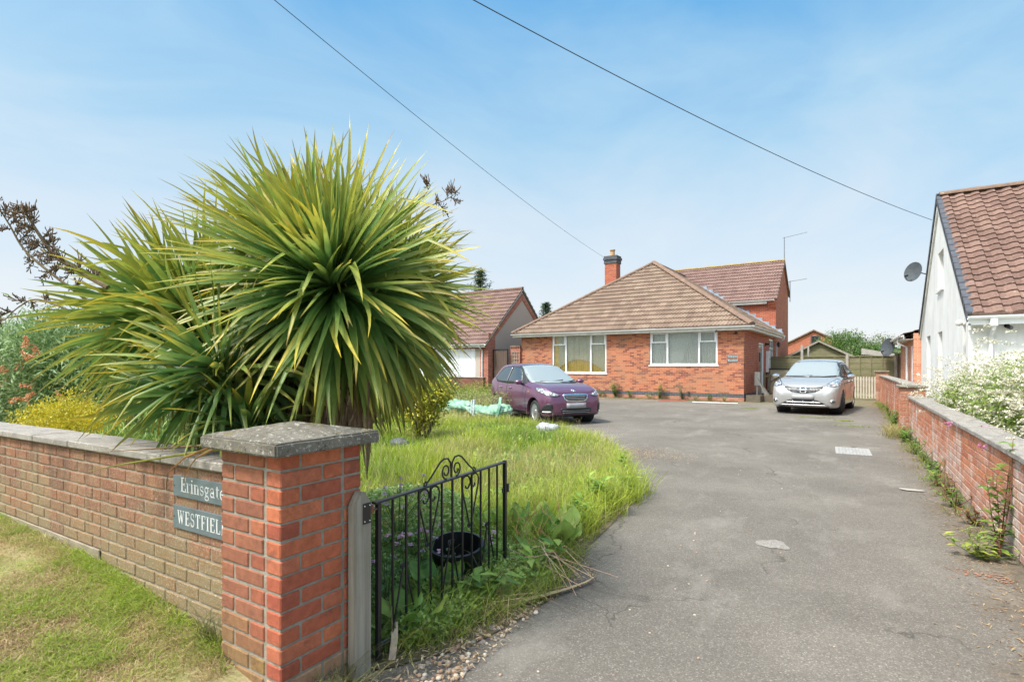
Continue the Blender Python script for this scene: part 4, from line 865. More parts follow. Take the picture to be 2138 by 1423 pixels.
mb.tube([(.1, .07, .22), (.35, .07, .75), (.7, .07, .93), (1.05, .07, .75), (1.28, .07, .22)], .035, 6); mb.build('bracing', 'brown_board', p)
simple('cream_wood', (.42, .38, .28), (.33, .29, .2), 5, .9)
p = thing('garden_store', 'small wooden storage box with black lid behind the silver car by the wing wall', 'storage box', (-3.35, 29.2, 0)); MB().box(0, 1.0, 0, .6, 0, 1.28, .01).build('box', 'cream_wood', p); MB().box(-.03, 1.03, -.03, .63, 1.281, 1.34, .01).build('lid', 'dark_plastic', p)
p = thing('summer_house', 'weathered wooden shed gable showing above the fence behind the silver car', 'shed', (-1.45, 34, 0)); W2 = 1.35
mb = MB()
for j in range(17):
    z0 = .2+j*.15; z1 = z0+.145; hw = W2 if z0 < 2.02 else W2*(2.72-z0)/.70
    if hw > .12: mb.box(-hw, hw, -.01+.0, .02, z0, min(z1, 2.7), .004)
mb.build('cladding', 'olive_wood', p); MB().prism([(-W2, .021, 0), (W2, .021, 0), (W2, .021, 2.0), (0, .021, 2.7), (-W2, .021, 2.0)], (0, 2.4, 0)).build('walls', 'olive_wood', p)
mb = MB(); mb.prism([(-W2-.25, -.15, 1.92), (0, -.15, 2.78), (0, -.15, 2.85), (-W2-.25, -.15, 1.99)], (0, 2.8, 0)); mb.prism([(W2+.25, -.15, 1.92), (0, -.15, 2.78), (0, -.15, 2.85), (W2+.25, -.15, 1.99)], (0, 2.8, 0)); mb.build('roof', 'tiles_far', p)
mb = MB(); mb.prism([(-W2-.3, -.19, 1.86), (0, -.19, 2.76), (0, -.19, 2.86), (-W2-.3, -.19, 1.99)], (0, .03, 0)); mb.prism([(W2+.3, -.19, 1.86), (0, -.19, 2.76), (0, -.19, 2.86), (W2+.3, -.19, 1.99)], (0, .03, 0)); mb.build('bargeboard', 'grey_wood', p)
simple('black_felt', (.06, .055, .05), (.1, .09, .08), 4, .9)
p = thing('low_shed_roof', 'low grey sloping shed roof end right of the wooden shed gable', 'shed', (.55, 36, 0)); MB().prism([(0, 0, 2.45), (2.3, 0, 1.95), (2.3, 0, 1.88), (0, 0, 2.1)], (0, 2, 0)).build('roof', 'concrete_post', p); MB().box(0.05, 2.2, .05, 1.9, 0, 1.88).build('walls', 'black_felt', p)
# far brick house
p = thing('brick_house', 'distant orange brick gable end with one small dark framed window beyond the fence', 'house', (-4.0, 80, 0)); mb = MB()
mb.prism([(-6.5, 0, -.5), (5.6, 0, -.5), (5.6, 0, 2.9), (0, 0, 5.85), (-6.5, 0, 2.5)], (0, 9, 0)); mb.build('wall', 'brick_wing', p)
mb = MB(); mb.prism([(-7.0, -.25, 2.3), (0, -.25, 5.95), (0, -.25, 6.13), (-7.0, -.25, 2.48)], (0, 9.6, 0)); mb.prism([(6.1, -.25, 2.73), (0, -.25, 5.95), (0, -.25, 6.13), (6.1, -.25, 2.91)], (0, 9.6, 0)); mb.build('roof', 'tiles_far', p)
f = MB(); f.box(-.35, -.22, -.1, -.001, 4.3, 5.3); f.box(.6, .73, -.1, -.001, 4.3, 5.3); f.box(-.2195, .5995, -.1, -.001, 4.3, 4.42); f.box(-.2195, .5995, -.1, -.001, 5.2, 5.3); f = f.build('window', 'verge_slate', p); MB().box(-.2195, .5995, -.05, -.002, 4.4205, 5.1995).build('pane', 'dark_glass', f)
p = thing('telegraph_pole', 'thin distant pole standing among the trees beyond the fence', 'pole', (3.6, 85, 0)); MB().tube([(0, 0, 0), (0, 0, 5.2)], .12, 8).build('shaft', 'brown_board', p)
p = thing('plastic_bin', 'small black bin behind the far end of the garden wall', 'bin', (1.45, 29.6, 0)); MB().lathe([(.2, 0), (.26, .9), (.27, .95), (.1, 1.0)], 16).build('body', 'dark_plastic', p, 40)

# --- right boundary wall : two heights and three pillars
def rcol(x, r):
    b = random.choice([(.44, .15, .075), (.50, .19, .095), (.40, .13, .07), (.54, .22, .12)])
    return lerp(b, (.55, .50, .45), max(0, min(.75, .10+(r-4)*.07+random.uniform(-.3, .25))))
m, t = newmat('brick_right'); v = obj_(t); a = N(t, 'Attribute', attribute_name='col').outputs[0]
c = mixc(t, 1.0, a, ramp(t, noise(t, v, 30, 6, .75), [(.28, .75), (.72, 1.25)]), 'MULTIPLY')
c = mixc(t, ramp(t, noise(t, N(t, 'Mapping', {'Vector': v, 'Scale': (1, 1, .5)}).outputs[0], 2.1, 7, .75), [(.51, 0), (.63, .75)]), c, (.56, .52, .48))
c = mixc(t, ramp(t, noise(t, v, 60, 6, .85), [(.56, 0), (.61, .8)]), c, (.60, .56, .52))
finish(t, c, .95, 0, noise(t, v, 90, 5, .8), .8, .008, 0, .15)
rw = thing('garden_wall', 'low pale orange brick wall with grey coping along the right side of the drive, near stretch', 'garden wall', (1.07, 14.35, 0), R(-90))
mb = MB(); brickwork(0, 12.5, 10, .79, 0, .10, 0, rcol, mb); mb.build('brickwork', 'brick_right', rw); MB().box(0, 12.5, .006, .2, -.1, .788).build('mortar_core', 'mortar_pale', rw)
mb = MB(); x = 0
while x < 12.4: mb.box(x+.002, x+.608, -.03+random.uniform(-.004, .004), .25, .793, .842+random.uniform(-.003, .003), .007); x += .61
mb.build('coping', 'coping_flat', rw)
rw2 = thing('garden_wall', 'taller far stretch of the right hand orange brick wall beyond the first pillar', 'garden wall', (1.07, 27.6, 0), R(-90))
mb = MB(); brickwork(0, 12.74, 14, 1.035, 0, .10, 0, lambda x, r: random.choice([(.44, .15, .075), (.50, .19, .095), (.40, .13, .07), (.54, .22, .12)]), mb); mb.build('brickwork', 'brick_right', rw2); MB().box(0, 12.74, .006, .2, -.1, 1.033).build('mortar_core', 'mortar_pale', rw2)
mb = MB(); x = 0
while x < 12.7: mb.box(x+.002, min(x+.608, 12.74), -.03, .25, 1.037, 1.085, .007); x += .61
mb.build('coping', 'coping_flat', rw2)
for k, (y, h, lb) in enumerate(((14.60, 1.06, 'square brick pillar with flat cap where the right hand wall steps down'), (27.85, 1.25, 'far brick pillar with flat cap at the picket gate end of the right hand wall'))):
    p = thing('wall_pillar', lb, 'brick pillar', (1.14, y, 0)); mb = MB()
    for f in range(4):
        tm = MB()
        for r in range(14 if k == 0 else 16):
            z1 = h-.05-r*.075; 
            for a, b in (((-.22, -.005), (.005, .118)) if (r+f) % 2 else ((-.22, -.12), (-.11, .105))): tm.box(a, b, -.22, -.1185, z1-.065, z1, .005, random.choice([(.36, .15, .09), (.40, .18, .11), (.32, .14, .09), (.42, .22, .13)]) if f == 0 else random.choice([(.48, .17, .085), (.42, .15, .08), (.54, .21, .11)]))
        ro = Matrix.Rotation(f*math.pi/2, 4, 'Z'); mb.add([ro @ Vector(v) for v in tm.v], tm.f, tm.c)
    mb.build('brickwork', 'brick_right', p); MB().box(-.214, .214, -.214, .214, -.1, h-.046).build('mortar_core', 'mortar_pale', p); MB().box(-.27, .27, -.27, .27, h-.045, h+.01, .01).build('cap', 'coping', p)

# --- drain cover, planters, strips
simple('worn_steel', (.38, .37, .35), (.26, .25, .235), 22, .75, .5, 60)
p = thing('drain_cover', 'pale metal inspection cover set in the tarmac drive', 'drain cover', (.04, 11.1, 0), R(2)); MB().box(-.26, .26, -.42, .42, .001, .010, .002).build('frame', 'worn_steel', p)
mb = MB()
for i in range(9):
    for j in range(14): mb.box(-.22+i*.05, -.22+i*.05+.03, -.38+j*.055, -.38+j*.055+.035, .0102, .014)
mb.build('tread_pattern', 'worn_steel', p)
simple('old_timber', (.15, .12, .085), (.09, .075, .055), 4, .9, .5, 30, stretch=(1, 1, 6))
for k in range(2):
    p = thing('planter_box', ['square wooden planter box against the bungalow corner, left of the pair', 'square wooden planter box below the leaning slats, right of the pair'][k], 'planter', at(.10+k*.62, -.1+.34*k, 0), HR-R(8)); mb = MB(); W3 = .56
    mb.box(0, W3, 0, .03, 0, .27, .004); mb.box(0, W3, W3-.03, W3, 0, .27, .004); mb.box(0, .03, .0305, W3-.0305, 0, .268, .004); mb.box(W3-.03, W3, .0305, W3-.0305, 0, .268, .004); mb.build('sides', 'old_timber', p)
    MB().box(.03, W3-.03, .03, W3-.03, .02, .22).build('soil_fill', 'soil', p)
p = thing('leaning_slats', 'bundle of weathered grey slats leaning against the bungalow side wall', 'timber slats', at(.35, .75, 0), HR); mb = MB()
for k in range(5): mb.bar((.38+k*.03, .1*k, .15), (.03, .1*k+.03, .98-.03*k), .018, .09, up=(0, 1, 0))
mb.build('slats', 'grey_wood', p)
p = thing('white_post', 'short white plastic box section standing by the bungalow side wall', 'plastic post', at(.12, 1.6, 0), HR); MB().box(0, .2, 0, .25, .6, 1.2, .02).build('box', 'fascia', p); MB().box(.06, .13, .1, .17, 0, .599).build('leg', 'fascia', p)
p = thing('timber_post', 'narrow brown timber post against the bungalow door frame', 'post', at(.1, 2.9, 0), HR); MB().box(0, .09, 0, .09, 0, 1.65, .006).build('shaft', 'grey_wood', p)
tag(MB().box(-.85, .85, -.03, .03, .004, .03, .004).build('plastic_strip', 'white_upvc'), 'long white plastic strip on the ground at the bungalow corner', 'plastic strip').matrix_world = Matrix.Translation((-4.55, 22.35, 0)) @ Matrix.Rotation(R(3), 4, 'Z')
simple('red_plastic', (.55, .07, .05), None, 6, .5)
tag(MB().box(-.6, .6, -.025, .025, .004, .03, .004).build('plastic_strip', 'red_plastic'), 'thin red plastic strip lying at the foot of the bungalow wall', 'plastic strip').matrix_world = Matrix.Translation((-6.3, 22.75, 0)) @ Matrix.Rotation(R(4), 4, 'Z')

# --- overhead cables
simple('cable', (.03, .03, .03), None, 6, .6)
def wire(lb, a, b, sag, r):
    a, b = Vector(a), Vector(b); P = [a.lerp(b, k/60)-Vector((0, 0, 4*sag*(k/60)*(1-k/60))) for k in range(61)]
    tag(MB().tube(P, r, 5).build('overhead_cable', 'cable'), lb, 'cable')
wire('thin overhead cable running down to the bungalow chimney', at(-8.35, 5.9, 7.55), (-6.9, 2.2, 7.1), .30, .006)
wire('thicker overhead cable running down to the white house gable', (2.1, 20.6, 5.9), (-6.2, 2.5, 7.13), .33, .0075)
# ================================================================ cars
def paint(name, a, flake, met=.55, rough=.28, coat=1.0):
    m, t = newmat(name); v = obj_(t); c = mixc(t, ramp(t, N(t, 'TexNoise', {'Vector': v, 'Scale': 900.0}).outputs[0], [(.45, 0), (.6, 1)]), a, flake)
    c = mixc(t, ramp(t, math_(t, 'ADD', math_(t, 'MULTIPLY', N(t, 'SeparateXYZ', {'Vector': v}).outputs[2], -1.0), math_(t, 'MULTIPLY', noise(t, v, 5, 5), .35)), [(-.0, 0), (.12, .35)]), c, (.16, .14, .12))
    finish(t, c, rough, met, coat=coat, extra={'Coat Roughness': .04})
paint('paint_purple', (.14, .048, .10), (.20, .075, .145), .45, .32)
paint('paint_silver', (.37, .365, .355), (.46, .455, .445), .42, .33)
simple('tyre_rubber', (.022, .022, .023), (.035, .034, .033), 20, .85, .4, 60)
simple('alloy', (.62, .62, .62), (.50, .50, .50), 8, .32, 0, metallic=.75)
simple('chrome', (.80, .80, .80), None, 8, .10, 0, metallic=1.0)
simple('trim_black', (.020, .021, .023), None, 8, .5)
simple('plate_grey', (.30, .30, .31), (.36, .36, .37), 4, .5)
m, t = newmat('windscreen_glass'); finish(t, (.27, .30, .295), .03, 0, spec=.9, ior=2.1)  # pale base colour stands in for bright sky reflected in the glass
m, t = newmat('side_glass'); finish(t, (.02, .028, .03), .02, 0, spec=.9, ior=2.0)
m, t = newmat('lamp_glass'); finish(t, ramp(t, N(t, 'TexVoronoi', {'Vector': obj_(t), 'Scale': 14.0}).outputs[0], [(.2, (.75, .77, .80)), (.45, (.42, .44, .46)), (.7, (.16, .17, .18))]), .06, .35, coat=1.0)
simple('lamp_inner', (.75, .76, .78), (.30, .31, .33), 30, .1, 0, metallic=.8)
simple('amber', (.65, .25, .06), None, 8, .2)
simple('tail_red', (.45, .02, .02), None, 8, .15)
def hermite(xs, ys, x):
    xs = np.array(xs); ys = np.array(ys, float); d = np.gradient(ys, xs, axis=0); h = np.diff(xs)
    i = np.clip(np.searchsorted(xs, x)-1, 0, len(xs)-2); u = ((x-xs[i])/h[i])[:, None]; H = h[i][:, None]
    return (2*u**3-3*u**2+1)*ys[i]+(u**3-2*u**2+u)*H*d[i]+(-2*u**3+3*u**2)*ys[i+1]+(u**3-u**2)*H*d[i+1]
def car_body(st, bulge=.0):
    st = sorted(st); xs = [s[0] for s in st]; a, b = xs[0], xs[-1]; u = np.linspace(0, 1, 74); X = a+(b-a)*(.5-.5*np.cos(u*math.pi))*.75+(b-a)*u*.25
    P = hermite(xs, [s[1:] for s in st], X); rows = []
    for x, (zb, bl, zt, w, wr) in zip(X, P):
        lw = bl-zb
        c = [(0, zb), (.55*w, zb), (.90*w, zb+.015), (.975*w, zb+lw*.16), (w, zb+lw*.45), (.995*w, zb+lw*.70), (.965*w, zb+lw*.93), (.93*w if bl < zt-.2 else .93*w, bl+(zt-bl)*.10), ((.93*w+wr)/2, bl+(zt-bl)*.50), (wr, bl+(zt-bl)*.86), (.80*wr, zt-(zt-bl)*.035-.006), (.4*wr, zt-.003), (0, zt)]
        q = np.linspace(0, len(c)-1, 40); r = hermite(list(range(len(c))), c, q); r[0, 0] = r[-1, 0] = 0; rows.append(r)
    V = []; n = 40; m_ = 2*n-2
    for x, r in zip(X, rows):
        V += [(x, p[0], p[1]) for p in r]+[(x, -p[0], p[1]) for p in r[-2:0:-1]]
    F = [(i*m_+j, i*m_+(j+1) % m_, (i+1)*m_+(j+1) % m_, (i+1)*m_+j) for i in range(len(X)-1) for j in range(m_)]
    F += [tuple(range(m_))[::-1], tuple(range((len(X)-1)*m_, len(X)*m_))]
    return V, F
def car(name, label, loc, yaw, sc, st, mat, R_, half, wb, steer):
    p = thing(name, label, 'car', loc, yaw); p.scale = (sc, sc, sc)
    mb = MB(); V, F = car_body(st); mb.add(V, F); o = mb.build('body', mat, p, 30)
    o.parent = None; bpy.context.view_layer.update(); bv = BVHTree.FromPolygons([Vector(v) for v in V], F)
    bm = bmesh.new(); bm.from_mesh(o.data); bmesh.ops.recalc_face_normals(bm, faces=bm.faces); bm.to_mesh(o.data); bm.free()
    cm = MB()
    for x in (0, -wb):
        for s in (-1, 1): cm.lathe([(R_+.055, 0), (R_+.055, .42)], 40, Matrix.Translation((x, s*(half+.12), R_+.012)) @ Matrix.Rotation(R(90*s), 4, 'X'))
    c = cm.build('cutter', 'trim_black'); md = o.modifiers.new('b', 'BOOLEAN'); md.operation = 'DIFFERENCE'; md.object = c; md.solver = 'EXACT'
    bpy.context.view_layer.update(); me = bpy.data.meshes.new_from_object(o.evaluated_get(bpy.context.evaluated_depsgraph_get())); o.modifiers.clear(); me.name = 'body'; o.data = me; bpy.data.objects.remove(c)
    me.materials.clear(); me.materials.append(M[mat]); o.parent = p; me.polygons.foreach_set('use_smooth', [True]*len(me.polygons)); me.set_sharp_from_angle(angle=R(32))
    for x in (0, -wb):
        for s in (-1, 1): MB().lathe([(R_+.050, 0), (R_+.050, .27), (.02, .275)], 32, Matrix.Translation((x, s*(half-.035), R_+.012)) @ Matrix.Rotation(R(90*s), 4, 'X'), cap=False).build('arch_liner', 'trim_black', p)
    mb = MB(); mb.box(-wb-.2, .3, -half*.8, half*.8, .16, .24); mb.build('underbody', 'trim_black', p)
    for i, x in enumerate((0, -wb)):
        for s in (-1, 1):
            w = bpy.data.objects.new('wheel', None); C.objects.link(w); w.parent = p; w.location = (x, s*(half-.095), R_); w.rotation_euler = (0, 0, steer if i == 0 else 0)
            wheel(w, R_, s, mat)
    return p, bv
def wheel(w, R_, s, mat):
    mr = Matrix.Rotation(R(-90*s), 4, 'X'); ri = R_*.70; tw = .088
    pr = [(ri, -tw), (R_*.90, -tw-.004), (R_*.975, -tw*.8), (R_, -tw*.55), (R_, tw*.55), (R_*.975, tw*.8), (R_*.90, tw+.004), (ri, tw), (ri-.008, tw-.012), (ri-.008, -tw+.012)]
    MB().lathe(pr, 40, mr, closed=True).build('tyre', 'tyre_rubber', w, 40)
    mb = MB(); mb.lathe([(ri, .075), (ri-.004, .080), (ri-.018, .080), (ri-.022, .045), (ri-.022, -.07), (ri, -.07)], 36, mr, closed=True); nsp = 9 if 'purple' in mat else 10
    for k in range(nsp):
        a = 6.28318*k/nsp+(0 if nsp == 9 else (.12 if k % 2 else -.12)); c_, s_ = math.cos(a), math.sin(a); wi, wo = (.030, .052) if nsp == 9 else (.018, .022)
        q = [mr @ Vector((r*c_-o*s_, r*s_+o*c_, z)) for r, o, z in ((.045, -wi, .062), (ri-.015, -wo, .068), (ri-.015, wo, .068), (.045, wi, .062))]; mb.prism(q, mr.to_3x3() @ Vector((0, 0, -.02)))
    mb.lathe([(.06, .045), (.058, .072), (.03, .078), (.0, .078)], 20, mr); mb.build('rim', 'alloy', w, 40)
    MB().lathe([(ri-.024, .02), (ri-.024, .015)], 30, mr).build('brake_backing', 'trim_black', w)
def patch(bv, name, poly, yaw, mat, parent, off=.006, grid=.05, th=.004, sm=True):
    Dv = Vector((math.cos(R(yaw)), math.sin(R(yaw)), 0)); Sv = Vector((-math.sin(R(yaw)), math.cos(R(yaw)), 0))
    bm = bmesh.new(); bm.faces.new([bm.verts.new((s, 0, z)) for s, z in poly])
    for ax in (0, 2):
        lo = min(q[0 if ax == 0 else 1] for q in poly); hi = max(q[0 if ax == 0 else 1] for q in poly); k = int((hi-lo)/grid)+1
        for i in range(1, k):
            co = [0, 0, 0]; co[ax] = lo+(hi-lo)*i/k; no = [0, 0, 0]; no[ax] = 1
            bmesh.ops.bisect_plane(bm, geom=bm.verts[:]+bm.edges[:]+bm.faces[:], plane_co=co, plane_no=no)
    for v in bm.verts:
        o = Sv*v.co.x+Vector((0, 0, v.co.z))+Dv*5; h = bv.ray_cast(o, -Dv)
        if h[0] is None: h = bv.find_nearest(Sv*v.co.x+Vector((0, 0, v.co.z))+Dv*.5)
        n = h[1] if h[1].dot(Dv) > 0 else -h[1]; v.co = h[0]+(n*.6+Dv*.4)*off
    bmesh.ops.recalc_face_normals(bm, faces=bm.faces)
    f0 = bm.faces[:]; 
    if sum((f.normal for f in f0), Vector()).dot(Dv) < 0: bmesh.ops.reverse_faces(bm, faces=f0)
    bmesh.ops.triangulate(bm, faces=[f for f in bm.faces if len(f.verts) > 4])
    me = bpy.data.meshes.new(name); bm.to_mesh(me); bm.free(); o = link(name, me, mat, parent, sm)
    md = o.modifiers.new('s', 'SOLIDIFY'); md.thickness = off*1.6; md.offset = -1
    return o
def strip(bv, name, pts, yaw, w, mat, parent, off=.003):
    for (a, b), (c_, d) in zip(pts, pts[1:]):
        L = math.hypot(c_-a, d-b); nx, nz = -(d-b)/L*w/2, (c_-a)/L*w/2
    P = [(a-nx, b-nz) for a, b in pts[:1]]
    left, right = [], []
    for i, (a, b) in enumerate(pts):
        q0 = pts[max(i-1, 0)]; q1 = pts[min(i+1, len(pts)-1)]; L = math.hypot(q1[0]-q0[0], q1[1]-q0[1]); nx, nz = -(q1[1]-q0[1])/L*w/2, (q1[0]-q0[0])/L*w/2
        left.append((a+nx, b+nz)); right.append((a-nx, b-nz))
    return patch(bv, name, left+right[::-1], yaw, mat, parent, off, .06)
def mir(poly): return [(-a, b) for a, b in poly][::-1]
def mirror_part(p, x, y, z, s, mat, cap='trim_black'):
    mb = MB(); pr = [(.0, -.075), (.05, -.07), (.085, -.03), (.09, .0)]
    m_ = Matrix.Translation((x, s*y, z)) @ Matrix.Rotation(R(90), 4, 'Y') @ Matrix.Scale(.72, 4, (1, 0, 0)) @ Matrix.Scale(1.15, 4, (0, 1, 0))
    mb.lathe([(.0, .075), (.05, .07), (.085, .035), (.092, 0), (.09, -.03)], 22, m_); o = mb.build('wing_mirror', mat, p, 40)
    MB().lathe([(.083, -.031), (.0, -.032)], 20, m_).build('mirror_glass', 'side_glass', o)
    MB().tube([(x, s*(y-.06), z-.04), (x+.02, s*(y-.16), z-.075), (x+.03, s*(y-.20), z-.08)], [.03, .025, .03], 8).build('mirror_arm', cap, o)

# purple hatchback ------------------------------------------------
ST = [(.66, .30, .50, .555, .50, .34), (.63, .25, .58, .66, .62, .46), (.56, .21, .68, .765, .71, .56), (.42, .19, .755, .845, .770, .62), (.20, .18, .815, .915, .80, .655), (-.10, .18, .855, .965, .808, .655), (-.36, .18, .88, 1.0, .808, .63), (-.52, .18, .885, 1.09, .808, .60), (-.78, .18, .90, 1.235, .808, .575), (-1.05, .18, .91, 1.37, .808, .555), (-1.28, .18, .92, 1.435, .808, .555), (-1.7, .18, .935, 1.462, .808, .56), (-2.1, .18, .95, 1.45, .806, .555), (-2.42, .18, .96, 1.40, .80, .54), (-2.62, .20, .97, 1.28, .775, .52), (-2.76, .25, .93, 1.05, .72, .50), (-2.81, .36, .80, .90, .64, .44)]
pc, bv = car('parked_car', 'small purple hatchback with white winged grille parked by the long grass', (-6.43, 12.72, 0), -.576, 1.069, ST, 'paint_purple', .285, .775, 2.34, R(-4))
ws = [(-.655, .985), (-.40, .968), (0, .963), (.40, .968), (.655, .985), (.60, 1.18), (.515, 1.375), (.25, 1.402), (0, 1.408), (-.25, 1.402), (-.515, 1.375), (-.60, 1.18)]
patch(bv, 'windscreen_seal', [(a*1.035, b+(.014 if b > 1.2 else -.012)) for a, b in ws], 0, 'trim_black', pc, .004); patch(bv, 'windscreen', ws, 0, 'windscreen_glass', pc, .010)
for s in (-1, 1):
    q = (lambda l: l) if s < 0 else (lambda l: mir(l)); yw = 90*s
    side = [(-.50, .955), (-1.0, .93), (-1.62, .925), (-2.22, .955), (-2.46, 1.06), (-2.40, 1.18), (-2.15, 1.345), (-1.60, 1.385), (-1.10, 1.355), (-.86, 1.245), (-.62, 1.06)]
    patch(bv, 'window_seal', q(side[::-1]), yw, 'trim_black', pc, .004)
    patch(bv, 'side_window', q([(-.74, .965), (-.98, 1.23), (-1.14, 1.325), (-1.50, 1.355), (-1.52, .955)]), yw, 'side_glass', pc, .010)
    patch(bv, 'side_window', q([(-1.60, .955), (-1.60, 1.355), (-2.10, 1.32), (-2.33, 1.17), (-2.40, 1.07), (-2.20, .985)]), yw, 'side_glass', pc, .010)
    strip(bv, 'door_seam', q([(-.40, .86), (-.44, .60), (-.42, .30)]), yw, .012, 'trim_black', pc); strip(bv, 'door_seam', q([(-1.56, .92), (-1.58, .60), (-1.55, .28)]), yw, .012, 'trim_black', pc)
    strip(bv, 'door_seam', q([(-2.18, .95), (-2.14, .72), (-1.98, .60)]), yw, .012, 'trim_black', pc)
    for x in (-1.42, -2.02): patch(bv, 'door_handle', q([(x, .79), (x+.14, .79), (x+.14, .83), (x, .83)]), yw, 'paint_purple', pc, .022)
    patch(bv, 'side_repeater', q([(-.30, .745), (-.25, .745), (-.25, .77), (-.30, .77)]), yw, 'amber', pc, .012)
    strip(bv, 'sill_trim', q([(-.42, .265), (-1.92, .265)]), yw, .03, 'trim_black', pc, .008)
    hl = [(.325, .695), (.45, .672), (.60, .690), (.74, .742), (.86, .80), (.87, .865), (.74, .850), (.58, .790), (.43, .745)]
    hy = 28*s; pf_ = (lambda l: [(a*.93+.0, b) for a, b in l]) 
    hh_ = [(a-.24, b) for a, b in hl]
    hc = (sum(a for a, b in hh_)/len(hh_), sum(b for a, b in hh_)/len(hh_)); hr_ = [(hc[0]+(a-hc[0])*1.07, hc[1]+(b-hc[1])*1.12) for a, b in hh_]; patch(bv, 'headlight_seal', hr_ if s > 0 else mir(hr_), hy, 'trim_black', pc, .006, .03)
    h_ = patch(bv, 'headlight', hh_ if s > 0 else mir(hh_), hy, 'lamp_glass', pc, .012, .03)
    for c0, r0 in (((.52-.24), .038), ((.68-.24), .045)):
        circ = [(c0+r0*math.cos(R(a)), .745+(c0+.24-.52)*.22+r0*.8*math.sin(R(a))) for a in range(0, 360, 30)]; patch(bv, 'reflector', circ if s > 0 else mir(circ), hy, 'lamp_inner', h_, .018, .03)
    fg = [(.50, .30), (.70, .285), (.735, .34), (.69, .46), (.60, .515), (.50, .50), (.485, .42)]; fg = [(a-.10, b) for a, b in fg]
    f_ = patch(bv, 'fog_recess', fg if s > 0 else mir(fg), 18*s, 'trim_black', pc, .010, .04); dl = [(.43, .305), (.60, .300), (.60, .328), (.43, .333)]; patch(bv, 'daytime_lamp', dl if s > 0 else mir(dl), 18*s, 'white_upvc', f_, .020, .04)
    tl = [(-2.70, .80), (-2.60, .78), (-2.58, 1.0), (-2.66, 1.08), (-2.74, 1.0)]; patch(bv, 'tail_light', q(tl[::-1]), 100*s, 'tail_red', pc, .012)
    mirror_part(pc, -.60, .90, .985, s, 'paint_purple')
gr_o = [(-.345, .70), (-.30, .725), (0, .738), (.30, .725), (.345, .70), (.31, .60), (.235, .548), (0, .540), (-.235, .548), (-.31, .60)]
g_ = patch(bv, 'grille', gr_o, 0, 'chrome', pc, .014, .04); gi = [(a*.91, .642+(b-.64)*.76) for a, b in gr_o]; gi = [(a, min(b, .694)) for a, b in gi]; patch(bv, 'grille_mesh', gi, 0, 'trim_black', g_, .020, .04)
for z in (.592, .628, .664): strip(bv, 'grille_bar', [(-.27, z), (.27, z)], 0, .007, 'plate_grey', g_, .024)
lg = [(-.42, .395), (.42, .395), (.40, .30), (.32, .262), (-.32, .262), (-.40, .30)]; l_ = patch(bv, 'lower_grille', lg, 0, 'trim_black', pc, .008, .05)
for z in (.295, .335): strip(bv, 'grille_bar', [(-.37, z), (.37, z)], 0, .007, 'plate_grey', l_, .014)
patch(bv, 'number_plate', [(-.26, .395), (.26, .395), (.26, .515), (-.26, .515)], 0, 'plate_grey', pc, .030, .1)
lion = [(-.055, .80), (-.02, .795), (-.028, .772), (-.012, .768), (.0, .79), (.018, .775), (.048, .765), (.055, .778), (.03, .80), (.012, .825), (-.015, .838), (-.04, .835), (-.06, .815)]
strip(bv, 'emblem', [(-.045, .802), (-.012, .822), (.012, .80), (.045, .782)], 0, .026, 'chrome', pc, .012); 
strip(bv, 'emblem_leg', [(.0, .808), (-.012, .778)], 0, .016, 'chrome', pc, .012)
strip(bv, 'bonnet_seam', [(-.60, .80), (-.40, .75), (0, .745), (.40, .75), (.60, .80)], 0, .008, 'trim_black', pc)
strip(bv, 'wiper', [(-.42, .995), (-.10, .985), (.25, 1.02)], 0, .016, 'trim_black', pc, .025); strip(bv, 'wiper', [(.05, .975), (.35, .978), (.60, 1.01)], 0, .016, 'trim_black', pc, .025)
strip(bv, 'front_lip', [(-.55, .225), (-.3, .215), (.3, .215), (.55, .225)], 0, .04, 'trim_black', pc, .012)
MB().tube([(-1.45, 0, 1.455), (-1.52, 0, 1.53)], .006, 6).build('roof_aerial', 'trim_black', pc)

# silver compact --------------------------------------------------
ST = [(.85, .30, .52, .58, .55, .36), (.82, .24, .60, .68, .66, .48), (.75, .20, .68, .765, .745, .56), (.60, .18, .77, .855, .815, .64), (.35, .18, .86, .935, .845, .68), (.0, .18, .915, 1.005, .848, .69), (-.25, .18, .935, 1.04, .848, .67), (-.40, .18, .945, 1.11, .848, .65), (-.70, .18, .96, 1.275, .848, .615), (-1.0, .18, .97, 1.43, .848, .59), (-1.25, .18, .985, 1.505, .848, .59), (-1.8, .18, 1.0, 1.54, .848, .59), (-2.4, .18, 1.02, 1.52, .845, .58), (-2.85, .20, 1.04, 1.42, .82, .55), (-3.1, .25, 1.0, 1.15, .77, .53), (-3.25, .38, .85, .98, .68, .48)]
sc_, bv = car('parked_car', 'silver compact hatchback with mesh grille parked by the picket gate and bungalow corner', (-1.109, 19.446, 0), -1.680, 1.108, ST, 'paint_silver', .315, .815, 2.6, R(24))
ws = [(-.71, 1.045), (-.40, 1.02), (0, 1.012), (.40, 1.02), (.71, 1.045), (.65, 1.24), (.545, 1.435), (.27, 1.462), (0, 1.468), (-.27, 1.462), (-.545, 1.435), (-.65, 1.24)]
patch(bv, 'windscreen_seal', [(a*1.03, b+(.012 if b > 1.2 else -.014)) for a, b in ws], 0, 'trim_black', sc_, .004); patch(bv, 'windscreen', ws, 0, 'windscreen_glass', sc_, .010)
